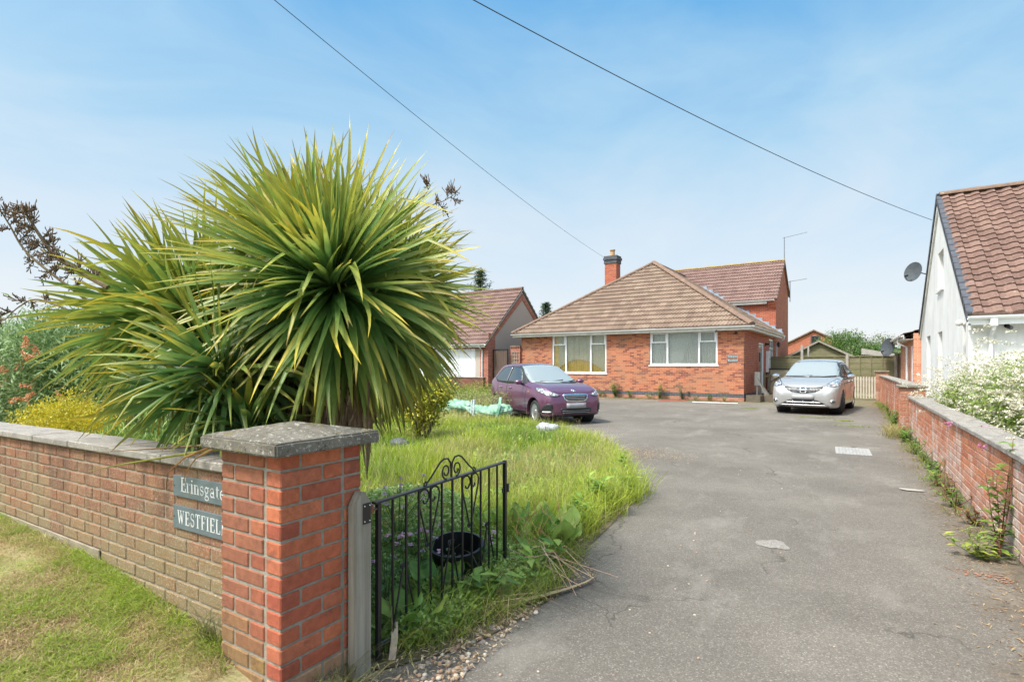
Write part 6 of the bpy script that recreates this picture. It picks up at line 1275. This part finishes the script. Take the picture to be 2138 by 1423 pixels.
# bergenia : big rounded leaves
def bergenia(lb, loc, n, seed, rr=.16, ll=.14):
    r = random.Random(seed); p = thing('bergenia', lb, 'leafy plant', loc, 0, 'large leaved plants around the gate'); st_ = MB()
    for k in range(n):
        a = 2.4*k+r.random()*.6; el = r.uniform(.35, 1.1); q = rr*(.3+.7*k/n); c = Vector((math.cos(a)*q, math.sin(a)*q, .05+.12*math.sin(el)*r.uniform(.5, 1.2))); d_ = Vector((math.cos(a)*math.cos(el), math.sin(a)*math.cos(el), math.sin(el))); s_ = Vector((-math.sin(a), math.cos(a), 0)); u_ = s_.cross(d_); L = ll*r.uniform(.7, 1.2); V = []; g = 8
        for i in range(g+1):
            t_ = i/g; w_ = L*.40*math.sin(math.pi*min(1, t_*.93+.07))**.6
            for j in range(-3, 4): x = j/3; V.append(c+d_*L*t_+s_*x*w_+u_*(-.035*math.cos(x*2.2)*L*2+.15*L*(t_-.5)**2*-2+.008*math.sin(x*9+t_*8)))
        K = lerp((.12, .27, .05), (.42, .54, .12), r.random()); mb = MB(); mb.add(V, [(i*7+j, i*7+j+1, i*7+j+8, i*7+j+7) for i in range(g) for j in range(6)], K); mb.build('leaf', 'leafy', p, True); st_.tube([(0, 0, 0), c*.6, c], .006, 5)
    st_.build('stems', 'stem_green', p)
for i, (lb, x, y, n, s, rr, ll) in enumerate((('bergenia with broad round leaves just in front of the pot, seen through the middle bars', -2.22, 2.62, 9, 1, .12, .17), ('bergenia with dark green leaves right of the latch end of the gate', -2.25, 3.95, 12, 2, .20, .19), ('bergenia with glossy leaves spreading to the drive edge near the dead stems', -1.98, 3.75, 13, 3, .20, .18), ('small bergenia low beside the gate post and hinge stile', -2.05, 2.15, 6, 4, .08, .12), ('bergenia with pale leaf at the very bottom left of the bed', -1.93, 2.25, 5, 5, .07, .11), ('bergenia behind the latch stile, leaves leaning left', -2.55, 3.85, 10, 6, .18, .17))): bergenia(lb, (x, y, 0), n, s, rr, ll)
# pink dead stems, long dry leaf
mb = MB(); r = random.Random(5)
for k in range(13):
    a = (-2.05+r.gauss(0, .12), 3.45+r.gauss(0, .1), .10+r.random()*.08); e = (-1.62+r.gauss(0, .10), 3.30+r.gauss(0, .22), .03+r.random()*.05); m_ = ((a[0]+e[0])/2, (a[1]+e[1])/2, .14+r.random()*.10); mb.tube([a, m_, e], [.003, .003, .002], 4, lerp((.50, .30, .20), (.62, .47, .33), r.random()))
for k in range(24):
    a = (-2.15+r.gauss(0, .15), 3.75+r.gauss(0, .15), .02); mb.tube([a, (a[0]+r.gauss(0, .04), a[1]+r.gauss(0, .04), .2), (a[0]+r.gauss(0, .10), a[1]+r.gauss(0, .10), .30+.12*r.random())], [.003, .003, .002], 4, (.46, .24, .12))
tag(mb.build('dead_stems', 'rough'), 'tangle of pinkish dry stems spilling on to the drive edge', 'dry stems', None, 'stuff')
mb = MB(); Q = [Vector(G_) for G_ in ((-1.86, 2.72, .03), (-1.76, 2.82, .035), (-1.66, 3.0, .03), (-1.58, 3.2, .022), (-1.52, 3.38, .02), (-1.50, 3.48, .03))]; V = []
for i, q in enumerate(Q): w_ = (.018, .024, .022, .015, .009, .004)[i]; V += [q+Vector((-w_, .3*w_, .006)), q, q+Vector((w_, -.3*w_, .008))]
mb.add(V, [(i*3+j, i*3+j+1, i*3+j+4, i*3+j+3) for i in range(5) for j in (0, 1)], (.48, .36, .22)); tag(mb.build('fallen_leaf', 'rough', None, True), 'single long curved dry palm leaf lying along the drive edge', 'dry leaf')
mb = MB(); Q = [Vector(G_) for G_ in ((-2.02, 2.06, .16), (-1.98, 2.02, .10), (-1.95, 1.97, .02))]; V = []
for q in Q: V += [q+Vector((-.014, -.01, 0)), q+Vector((.014, .01, 0))]
mb.add(V, [(0, 1, 3, 2), (2, 3, 5, 4)], (.40, .32, .25)); tag(mb.build('fallen_leaf', 'rough'), 'short upright dry leaf at the foot of the timber gate post', 'dry leaf')
# pebbles
def pebbles(P, s0, s1, name, lb, kind='stuff', cols=((.42, .28, .18), (.50, .38, .27), (.30, .26, .23), (.56, .48, .38), (.38, .24, .16))):
    V, F, K = [], [], []; o = bmesh.new(); bmesh.ops.create_icosphere(o, subdivisions=2, radius=1); bv_ = np.array([v.co[:] for v in o.verts]); bf = np.array([[v.index for v in f.verts] for f in o.faces]); o.free()
    for i, p in enumerate(P):
        s = rng.uniform(s0, s1)*np.array([1, rng.uniform(.6, 1), rng.uniform(.45, .75)]); a = rng.uniform(0, 6.28); q = bv_*s*(1+.12*np.sin(bv_[:, [1, 2, 0]]*3+i)); q = np.column_stack([q[:, 0]*math.cos(a)-q[:, 1]*math.sin(a), q[:, 0]*math.sin(a)+q[:, 1]*math.cos(a), q[:, 2]]); V.append(q+p+[0, 0, s[2]*.6]); F.append(bf+i*len(bv_)); c = cols[rng.integers(len(cols))]; K.append(np.tile(c, (len(bv_), 1)))
    tag(npmesh(name, np.concatenate(V), np.concatenate(F), np.concatenate(K), 'rough', None, True), lb, 'gravel', None, kind)
PG = pts_in([(-1.85, 1.5), (-1.60, 1.6), (-1.56, 2.1), (-1.64, 2.6), (-1.60, 2.85), (-1.75, 2.9), (-1.80, 2.4), (-1.82, 1.9)], 480); pebbles(PG, .006, .017, 'gravel', 'band of small pebbles between the weedy bed and the tarmac')
# ---------------------------------------------------------------- shrubs and trees
def shrub(name, lb, cat_, loc, blobs, ll, lw, cols, mat='leafy', dens=1.0, group=None, stems=6, flowers=None, shell=.45, bark='palm_bark', up=.3, per=10, csz=.09, trunk=None, tint=.0):
    """blobs: (x,y,z,rx,ry,rz,nclusters). Leaves hang in small clusters so sky shows between them"""
    p = thing(name, lb, cat_, loc, 0, group); V = []
    for bi, (x, y, z_, rx, ry, rz, nc) in enumerate(blobs):
        nc = int(nc*dens); d = unit(nc); r = shell+(1-shell)*rng.uniform(0, 1, nc)**.7; c = np.array([x, y, z_])+d*r[:, None]*np.array([rx, ry, rz])*(1+.22*np.sin(d[:, [0]]*5+bi)*np.cos(d[:, [2]]*6+bi*2)); c = c[c[:, 2] > .04]
        n = len(c)*per; P = np.repeat(c, per, 0)+rng.normal(0, csz, (n, 3)); D = unit(n)+np.repeat(d[:len(c)], per, 0)*.6+np.array([0, 0, up]); k = np.clip(np.repeat(rng.uniform(0, 1, len(c)), per)*.6+rng.uniform(0, 1, n)*.4, 0, 1)
        V.append(leaves(P, D, unit(n)*.6+[0, 0, 1], ll*rng.uniform(.6, 1.25, n), lw*rng.uniform(.7, 1.2, n), mixcol(cols[0], cols[1], k), .2))
    v, f, c_ = cat(V); npmesh('foliage' if stems else 'leaves', v, f, c_, mat, p)
    if stems:
        mb = MB()
        for k in range(stems):
            b = blobs[k % len(blobs)]; e = Vector((b[0]+random.gauss(0, b[3]*.4), b[1]+random.gauss(0, b[4]*.4), b[2]+random.uniform(0, .6)*b[5])); s_ = Vector((random.gauss(0, .05), random.gauss(0, .05), 0)) if trunk is None else Vector((0, 0, trunk[0])); P, rr = limb(s_, e, .02*max(1, b[2]), .005*max(1, b[2])); mb.tube(P, rr, 6)
        if trunk: mb.tube([(0, 0, -.1), (random.gauss(0, .1), 0, trunk[0]*.5), (0, 0, trunk[0]*1.02)], [trunk[1]*1.2, trunk[1], trunk[1]*.8], 9)
        mb.build('trunk' if trunk else 'stems', bark, p, True)
    if flowers: flowers(p)
    return p
def cones(pts, r, h, mat, name):
    def fn(p):
        mb = MB()
        for x, y, z_ in pts:
            d_ = Vector((random.gauss(0, .5), random.gauss(0, .5), random.uniform(.1, 1))).normalized(); q = d_.to_track_quat('Z', 'Y').to_matrix().to_4x4()
            for k in range(46):
                t_ = k/46; a = 2.4*k; rr = r*(1-t_)**.7*.9; c = Vector((x, y, z_))+q @ Vector((rr*math.cos(a), rr*math.sin(a), h*t_)); s = r*.30
                mb.add([c+Vector((random.gauss(0, s), random.gauss(0, s), random.gauss(0, s))) for _ in range(4)], [(0, 1, 2), (0, 2, 3), (0, 3, 1), (1, 3, 2)])
        mb.build(name, mat, p)
    return fn
simple('buddleja_orange', (.78, .38, .19), (.60, .27, .13), 30, .9); simple('flower_white', (.80, .79, .70), (.62, .60, .50), 40, .8, transl=.15); simple('flower_magenta', (.62, .16, .35), (.78, .36, .52), 40, .8, transl=.15)
# buddleja far left
bp = [(random.uniform(-1.7, 1.3), -1.0+random.uniform(-.45, .1), random.uniform(.9, 1.7)) for _ in range(20)]
shrub('buddleja', 'large grey green bush with drooping orange flower heads at the far left behind the wall', 'shrub', (-9.3, 3.7, 0), [(-.9, -.3, 1.25, 1.1, .9, .95, 420), (.2, -.4, 1.15, .9, .8, .85, 330), (1.2, 0, .95, .8, .8, .75, 260), (-2.1, -.4, 1.3, 1.0, .9, .95, 380), (-.2, -.6, 1.7, .8, .7, .55, 200), (-3.3, -.5, 1.2, 1, .9, .9, 260)], .125, .026, ((.06, .14, .04), (.36, .48, .20)), dens=1.8, stems=14, flowers=cones(bp, .04, .15, 'buddleja_orange', 'flower_head'), per=11, csz=.10)
shrub('golden_conifer', 'low golden yellow conifer bush just behind the front wall at left', 'shrub', (-7.6, 2.5, 0), [(0, 0, .62, .85, .42, .52, 900), (-.75, .1, .55, .6, .4, .45, 500), (.6, .1, .5, .5, .35, .42, 420)], .030, .013, ((.26, .26, .015), (.76, .62, .04)), 'leafy', 1.5, stems=4, per=16, csz=.035, shell=.6, up=.6)
shrub('feathery_plant', 'bright light green feathery plant between the golden conifer and the palm', 'plant', (-5.3, 2.25, 0), [(0, 0, .55, .55, .30, .45, 260), (.7, 0, .45, .5, .3, .4, 220)], .10, .012, ((.14, .26, .04), (.30, .42, .10)), 'leafy', 1.2, stems=0, per=12, csz=.05, up=1.2)
shrub('yellow_heather', 'small yellow flecked mound plant close behind the wall left of the palm', 'plant', (-4.5, 2.2, 0), [(0, 0, .5, .6, .3, .36, 240)], .04, .02, ((.20, .28, .03), (.50, .42, .06)), 'leafy', 1.2, stems=0, per=12, csz=.05)
# background hedge left
for k, (x, y, w_, h_, lb) in enumerate(((-15, 8, 2.6, 1.2, 'dark hedge bush far left of the garden behind the buddleja'), (-18, 13, 3.0, 1.35, 'dark bush in the garden depth hidden behind the palm'), (-21, 18, 3.0, 1.5, 'dark bush left of the garage behind the palm crown'))):
    shrub('hedge_bush', lb, 'bush', (x, y, 0), [(0, 0, h_*.55, w_, 1.4, h_*.5, 700), (w_*.8, -.3, h_*.45, w_*.6, 1.2, h_*.45, 400)], .10, .05, ((.04, .09, .03), (.15, .23, .06)), stems=4, group='hedge bushes along the left boundary', csz=.12)
shrub('weeping_bush', 'loose olive green bush by the low brick wall near the palm tips', 'shrub', (-14.9, 18.2, 0), [(0, 0, .9, .9, .7, .85, 330), (-.8, 0, 1.1, .8, .6, .9, 260)], .09, .022, ((.07, .12, .04), (.22, .27, .12)), stems=8, csz=.10)
# small golden shrub on the lawn
shrub('golden_shrub', 'small upright yellow and green shrub in the long grass right of the palm', 'shrub', (-6.95, 7.85, 0), [(0, 0, .72, .44, .40, .34, 420), (-.30, .05, .95, .42, .35, .30, 330), (.28, 0, .95, .36, .3, .30, 280), (-.05, 0, .42, .32, .3, .24, 110)], .075, .045, ((.16, .28, .04), (.72, .60, .08)), stems=16, per=9, csz=.055, shell=.3, dens=.6)
shrub('golden_shrub', 'yellow leaved shrub half hidden under the right edge of the palm', 'shrub', (-7.9, 7.2, 0), [(0, 0, .95, .5, .4, .32, 90), (.5, .3, 1.1, .4, .3, .3, 60)], .06, .034, ((.22, .26, .04), (.62, .42, .08)), stems=8, per=8, csz=.06, shell=.3)
# pyracantha on the right
def pyr(loc, pts, n, mat, name, s=.030, per=12):
    def fn(p):
        V = []
        c = np.array(pts); c = c[rng.integers(0, len(c), n)]+rng.normal(0, 1, (n, 3))*np.array([.33, .5, .26]); c = c[c[:, 2] > .2]; m_ = len(c)*per*2; P = np.repeat(c, per*2, 0)+rng.normal(0, s, (m_, 3))*[1, 1, .4]
        v, f, k = leaves(P, unit(m_)+[0, 0, .3], unit(m_)*.3+[0, 0, 1], (.027 if name == 'blossom' else .022), .024, mixcol((.55, .50, .34), (.82, .79, .66), rng.uniform(0, 1, m_)) if name == 'blossom' else mixcol((.60, .12, .32), (.80, .40, .56), rng.uniform(0, 1, m_)), .1); npmesh(name, v, f, k, 'leafy', p)
    return fn
B1 = [(.0, -1.0, .95, .62, .9, .62, 330), (.15, 1.0, .98, .62, .9, .55, 300), (.0, 2.6, .90, .55, .8, .48, 220), (.1, -2.6, .80, .6, .9, .55, 260), (0, .3, 1.18, .35, .5, .30, 90), (.1, -1.8, 1.12, .35, .45, .30, 90), (.0, -3.9, .7, .6, .8, .5, 200), (-.2, 3.6, .80, .42, .6, .40, 170)]
shrub('flowering_shrub', 'large sprawling shrub covered in creamy white blossom behind the right hand wall', 'shrub', (2.15, 10.6, 0), [tuple(b) for b in B1], .060, .032, ((.13, .27, .05), (.42, .48, .12)), stems=34, dens=2.3, per=12, csz=.07, shell=.35, flowers=pyr(0, [(b[0]-.15, b[1], b[2]+.10) for b in B1], 2200, 'flower_white', 'blossom'))
shrub('pink_shrub', 'low shrub with bright pink flowers over the right hand wall at the frame edge', 'shrub', (1.95, 6.9, 0), [(0, 0, .62, .45, .8, .32, 180), (0, -1.0, .55, .4, .7, .3, 120)], .035, .02, ((.05, .10, .03), (.14, .16, .05)), stems=6, per=9, csz=.05, flowers=pyr(0, [(0, .3, .68), (0, -.5, .66)], 170, 'flower_magenta', 'blossom_pink', .03))
# nettle / balsam stem at the right frame edge
def weed(lb, loc, h, n, ll, lw, cols, seed, group='weeds along the foot of the walls', red=False, lean=.1, name='weed'):
    r = random.Random(seed); p = thing(name, lb, 'weed', loc, 0, group); mb = MB(); P, D, K = [], [], []
    for k in range(n):
        e = Vector((r.gauss(0, lean), r.gauss(0, lean), h*r.uniform(.55, 1.1))); mb.tube([(0, 0, 0), e*.5+Vector((r.gauss(0, .02), 0, 0)), e], [.006, .004, .002], 5, (.22, .08, .06) if red else (.13, .17, .06))
        for q in range(int(8+22*h)):
            t_ = (q+1)/(8+22*h); c = e*t_; a = r.uniform(0, 6.28); P.append(c); D.append((math.cos(a), math.sin(a), r.uniform(-.1, .7))); K.append(lerp(cols[0], cols[1], r.random()))
    P, D = np.array(P), np.array(D); v, f, c_ = leaves(P, D, np.tile([[0, 0, 1.0]], (len(P), 1))+unit(len(P))*.2, ll*rng.uniform(.6, 1.2, len(P)), lw, K, .15); mb.build('stems', 'rough', p); npmesh('leaves', v, f, c_, 'leafy', p)
GC = ((.07, .17, .025), (.24, .36, .06))
weed('tall slender leafy weed with dark stems at the right frame edge by the wall', (.99, 5.60, 0), .86, 4, .115, .045, GC, 1, red=True, lean=.07); weed('bushy light green weed at the base of the tall slender one', (.86, 5.45, 0), .22, 7, .085, .035, ((.20, .30, .05), (.42, .46, .08)), 2, lean=.12); weed('dark leafy weed low at the bottom right corner', (.88, 3.85, 0), .22, 6, .08, .034, ((.03, .09, .02), (.10, .2, .04)), 3, lean=.1)
ry = [6.6, 7.3, 7.9, 8.5, 9.1, 9.8, 10.5, 11.3, 12.2, 13.0, 13.9, 16.2, 17.2, 18.6, 20.3, 22.5]
for k, y in enumerate(ry): weed(['reddish green weed in the wall foot crack level with the orange brick spill', 'thin weed with dark stems against the near wall, second along', 'rusty brown and green weed beside the pale stone chip', 'yellowish weed clump at mid wall, past the pale stone chip', 'green weed at mid wall before the drain cover', 'grassy green weed at the wall foot near the drain cover', 'small weed at the wall foot level with the drain cover', 'weed at the wall foot just beyond the drain cover', 'leafy weed before the stepped pillar', 'broad leaved weed close in front of the stepped pillar', 'tall straggly weed against the stepped pillar', 'broad leaved weed just past the stepped pillar', 'low weed on the far wall stretch, second past the pillar', 'low weed halfway along the far wall stretch', 'weed near the silver car along the far wall', 'last small weed along the far wall by the picket gate'][k], (.98-.04*(k % 2), y, 0), .16+.14*((k*7) % 5)/5+(.12 if k > 9 else 0), 6, .075 if k not in (9, 11) else .14, .026 if k not in (9, 11) else .05, GC if k not in (0, 2) else ((.20, .06, .04), (.20, .22, .05)), 10+k, red=k in (0, 1, 2), lean=.09)
P = np.array([(.93+random.gauss(0, .05), random.uniform(6, 26), 0) for _ in range(260)]); v, f, c_ = cat([clump(P, .12, .005, (.4, 1.8), ((.18, .28, .04), (.44, .42, .10)), 7, .04), clump(np.array([(.80+random.gauss(0, .07), 14.1+random.gauss(0, .35), 0) for _ in range(60)]), .26, .006, (.4, 1.8), ((.22, .32, .04), (.52, .36, .2)), 8, .05)])
tag(npmesh('wall_foot_grass', v, f, c_, 'grassy'), 'thin grass growing from the crack along the right hand wall foot', 'grass', None, 'stuff')
for k, (x, y, s) in enumerate(((-.85, 17.6, .25), (-.1, 17.0, .14), (.1, 15.6, .3), (-2.95, 20.2, .22))):
    P = np.array([(x+random.gauss(0, s), y+random.gauss(0, .07), 0) for _ in range(26)]); v, f, c_ = clump(P, .05, .006, (.4, 1.5), ((.24, .36, .04), (.42, .48, .08)), 8, .04)
    tag(npmesh('grass_tuft', v, f, c_, 'grassy'), ['flat grass tuft on the drive in front of the silver car', 'thin grass tuft between car and right hand wall', 'wide grass patch on the drive by the stepped pillar', 'grass tuft by the planter box and silver car wheel'][k], 'grass tuft')
# weeds along the bungalow front
for k, (x, h, n) in enumerate(((-6.35, .35, 5), (-5.55, .85, 11), (-4.85, .38, 5), (-3.85, .25, 4), (-3.45, .72, 9), (-2.45, .6, 7), (-1.9, .22, 3), (-1.35, .32, 4), (-.7, .22, 3))):
    weed(['thin weed at the bungalow foot beside the purple car', 'largest bushy green weed against the bungalow wall between the windows', 'sparse weed right of the largest one at the bungalow foot', 'tiny weed under the left end of the right hand window', 'tall dense green weed under the left of the right hand window', 'dark grey green weed under the middle of the right hand window', 'tiny weed beside the dark grey green one', 'small yellow green weed under the right end of the window', 'last small weed near the bungalow corner'][k], at(x, -.22), h, n, .11, .045, GC if k != 5 else ((.04, .10, .04), (.12, .2, .1)), 50+k, 'weeds at the foot of the bungalow', lean=.13)
P = np.array([at(random.uniform(-9, -.2), -.15-abs(random.gauss(0, .45)), 0) for _ in range(500)]); v, f, c_ = cat([clump(P, .04, .012, (.4, 1.5), ((.16, .18, .03), (.30, .22, .10)), 5, .05)]); tag(npmesh('moss_strip', v, f, c_, 'grassy'), 'moss and dry litter strip at the foot of the bungalow front wall', 'moss', None, 'stuff')
# litter along the right edge
n = 5200; P = np.column_stack([1.0-np.abs(rng.normal(0, .20, n)), rng.uniform(2.4, 27, n)**1.0, np.full(n, .004)]); P[:, 0] = np.minimum(P[:, 0], 1.03); v, f, c_ = leaves(P, unit(n)*[1, 1, .15], unit(n)*.2+[0, 0, 1], rng.uniform(.012, .06, n), rng.uniform(.003, .010, n), mixcol((.16, .09, .05), (.48, .34, .18), rng.uniform(0, 1, n)), .3)
v[:, 2] = np.maximum(v[:, 2], .003); tag(npmesh('leaf_litter', v, f, c_, 'rough'), 'dry brown leaf litter and twigs along the right hand edge of the drive', 'leaf litter', None, 'stuff')
n = 1500; P = np.column_stack([rng.normal(-3.1, .45, n), rng.normal(8.9, .35, n), np.full(n, .004)]); v, f, c_ = leaves(P, unit(n)*[1, 1, .1], unit(n)*.2+[0, 0, 1], rng.uniform(.01, .05, n), rng.uniform(.004, .012, n), mixcol((.38, .22, .12), (.60, .46, .28), rng.uniform(0, 1, n)), .3); v[:, 2] = np.maximum(v[:, 2], .003)
tag(npmesh('straw_litter', v, f, c_, 'rough'), 'scatter of pale straw on the drive at the grass point', 'litter', None, 'stuff')
PG = np.column_stack([rng.normal(-1.2, .5, 60), rng.uniform(2, 9, 60), np.zeros(60)]); PG = PG[PG[:, 0] > -1.5]; pebbles(PG, .004, .010, 'loose_stones', 'small loose stones scattered over the tarmac')
p = MB(); p.add(blob(.62, 8.0, .11, .07, .012, 4, 16), [tuple(range(16))]); tag(p.build('stone_chip', 'concrete_post'), 'flat pale stone chip on the drive near the right hand wall', 'stone')
# green debris bags + soil mound
simple('bag_green', (.16, .40, .25), (.44, .62, .50), 4, .5, .7, 9, transl=.25, spec=.5); simple('strap_white', (.66, .66, .70), (.45, .48, .62), 20, .6); simple('bag_white', (.46, .47, .50), (.30, .31, .34), 9, .5, .4, 14)
def sack(name, lb, loc, rx, ry, h, mat, seed, rz=0):
    bm = bmesh.new(); bmesh.ops.create_icosphere(bm, subdivisions=5, radius=1); r = random.Random(seed); ph = [r.uniform(0, 6) for _ in range(8)]
    for v in bm.verts:
        x, y, z_ = v.co; q_ = 1 if rx > .5 else .45; k = 1+q_*(.12*math.sin(3*x+ph[0]+2*y)+.08*math.sin(7*y+ph[1]+4*z_)+.05*math.sin(13*x+ph[2]+9*z_)+.03*math.sin(27*y+19*x+ph[3])+.025*math.sin(35*z_+22*x+ph[4])); zz = max(0, z_*.5+.5)**.7; v.co = Vector((x*rx*k, y*ry*k, zz*h*k))
    me = bpy.data.meshes.new('bag'); bm.to_mesh(me); bm.free(); p = thing(name, lb, 'rubble bag', loc, rz); link('bag', me, mat, p, True); return p
p = sack('bulk_bag', 'crumpled green woven bag in the grass, left of the pair near the purple car', (-9.9, 12.6, 0), .95, .55, .42, 'bag_green', 1, R(-20)); MB().tube([(-.45, -.5, .25), (-.5, -.52, .5), (-.42, -.5, .52), (-.25, -.56, .12)], .025, 6).build('strap', 'strap_white', p)
p = sack('bulk_bag', 'crumpled green woven bag in the grass with loop handles nearest the purple car wheel', (-8.35, 12.1, 0), .85, .5, .40, 'bag_green', 2, R(-28)); mb = MB(); mb.tube([(-.1, -.48, .2), (-.12, -.45, .55), (.02, -.45, .58), (.06, -.5, .15)], .025, 6); mb.build('strap', 'strap_white', p)
mb = MB(); mb.prism([(.55, -.1, .05), (.95, -.35, .02), (.85, -.15, .5), (.60, 0, .66)], (.02, .06, 0)); mb.build('raised_flap', 'bag_green', p)
p = sack('sack', 'white plastic sack slumped at the grass edge in front of the purple car', (-5.45, 10.1, 0), .24, .2, .27, 'bag_white', 5)
p = sack('rock', 'small dark flat rock in the long grass under the small shrub', (-6.75, 7.0, 0), .22, .14, .20, 'verge_slate', 7); p['category'] = 'rock'; p.children[0].name = 'rock_mass'
shrub('wild_mound', 'mound of straggly flowering weeds heaped behind the green bags', 'weeds', (-9.6, 13.5, 0), [(0, 0, .35, 1.7, .6, .42, 420), (1.2, -.5, .38, .7, .5, .42, 260)], .045, .02, ((.16, .20, .06), (.46, .40, .20)), 'leafy', 1.3, stems=14, per=11, csz=.06, flowers=None)
shrub('leafy_mound', 'bright green grassy weeds between the low brick wall and the purple car', 'weeds', (-13.3, 18.2, 0), [(0, 0, .3, 1.6, .8, .42, 300), (-2.6, -.6, .3, 1.5, .8, .42, 300)], .09, .02, ((.15, .27, .03), (.34, .42, .06)), 'leafy', 1.2, stems=0, per=11, csz=.09, up=1.0)
p = thing('tree_stump', 'pale grey sawn stump in the garden between shrub and green bags', 'tree stump', (-12.4, 14.6, 0)); MB().lathe([(.5, 0), (.42, .2), (.40, .52), (.3, .55), (.0, .56)], 20).build('stump', 'grey_wood', p)
# conifers and distant trees
def conifer(lb, loc, h, rad, seed):
    r = random.Random(seed); p = thing('conifer', lb, 'conifer tree', loc, 0, 'dark conifers behind the garage and bungalow'); MB().tube([(0, 0, 0), (0, 0, h*.95)], [.25, .04], 8).build('trunk', 'palm_bark', p); P, D = [], []
    for k in range(int(h*15)):
        t_ = (k/(h*15))**.8; z_ = h*(.25+.74*t_); L = rad*(1-t_)**.75*r.uniform(.35, 1.25)+.12; a = 2.4*k+r.uniform(-.3, .3)
        for q in range(12):
            u = (q+1)/12; c = Vector((math.cos(a)*L*u, math.sin(a)*L*u, z_-.18*L*u+.35*L*u*u)); 
            for _ in range(3): P.append(c+Vector((r.gauss(0, .07), r.gauss(0, .07), r.gauss(0, .05)))); D.append((math.cos(a)+r.gauss(0, .8), math.sin(a)+r.gauss(0, .8), r.gauss(.1, .4)))
    n = len(P); v, f, c_ = leaves(np.array(P), np.array(D), unit(n)*.5+[0, 0, 1], .22, .07, mixcol((.02, .055, .02), (.075, .13, .045), rng.uniform(0, 1, n)), .2); npmesh('crown', v, f, c_, 'leafy', p)
d = seen(1003, 762, 40); conifer('dark conifer top rising behind the garage roof', (d.x, d.y, 0), 8.6, 2.3, 1); d = seen(1140, 762, 46); conifer('smaller dark conifer between the garage gable and the bungalow roof', (d.x, d.y, 0), 6.9, 1.7, 2)
def tree(lb, px, dd, h, rad, cols, nc, seed, ll=.22):
    d = seen(px, 762, dd); r = random.Random(seed); B = [(r.gauss(0, rad*.4), r.gauss(0, rad*.4), h*.62+r.gauss(0, h*.1), rad*r.uniform(.4, .62), rad*r.uniform(.4, .6), h*r.uniform(.16, .26), nc) for _ in range(7)]
    shrub('broadleaf_tree', lb, 'tree', (d.x, d.y, 0), B, ll, ll*.5, cols, stems=10, group='distant trees beyond the end fence', per=9, csz=.22, shell=.3, trunk=(h*.35, .2))
tree('rounded bright green tree standing behind the distant brick gable', 1758, 62, 6.1, 3.4, ((.045, .10, .025), (.20, .31, .08)), 150, 3)
tree('smaller low tree just right of the distant brick gable', 1800, 58, 3.9, 2.4, ((.045, .10, .025), (.18, .28, .07)), 110, 4)
tree('pale green low tree above the dark board fence', 1848, 60, 4.6, 2.7, ((.10, .16, .06), (.28, .34, .16)), 110, 5)
tree('reddish brown leaved tree low between the two green ones', 1822, 66, 4.0, 2.0, ((.12, .05, .03), (.28, .14, .09)), 90, 6)
tree('distant green tree right behind the brick extension', 1890, 70, 4.6, 3.0, ((.06, .12, .03), (.2, .28, .09)), 90, 7)

n = 2600; P = pts_in([(-2.1, 1.7), (-1.60, 1.5), (-1.56, 2.2), (-1.62, 3.0), (-1.5, 3.5), (-1.9, 4.1), (-2.05, 5.6), (-2.2, 5.5), (-2.1, 3.0), (-2.15, 2.0)], n*2); P[:, 2] = rng.uniform(.006, .03, len(P)); n = len(P); v, f, c_ = leaves(P, unit(n)*[1, 1, .3], unit(n)*.3+[0, 0, 1], rng.uniform(.012, .06, n), rng.uniform(.003, .009, n), mixcol((.20, .13, .07), (.60, .46, .30), rng.uniform(0, 1, n)), .3); v[:, 2] = np.maximum(v[:, 2], .007)
tag(npmesh('bed_litter', v, f, c_, 'rough'), 'dry brown stalk litter along the foot of the garden bed', 'litter', None, 'stuff')

for k, (x, y, h) in enumerate(((-2.12, 4.55, .30), (-2.25, 5.15, .34), (-2.18, 5.75, .26), (-2.62, 6.9, .30), (-1.86, 3.3, .24), (-1.95, 2.75, .22))):
    weed(['dock weed in the drive edge grass just beyond the bergenias', 'tallest dock weed in the drive edge grass, past the bergenias', 'dock weed at the widest bulge of the grass edge', 'dock weed further along the curving grass edge', 'broad leaved weed behind the dry stems at the drive edge', 'broad leaved weed above the pebbles at the drive edge'][k], (x, y, 0), h, 6, .15, .055, ((.10, .22, .03), (.36, .50, .09)), 90+k, 'weeds in the ragged grass edge', lean=.08)
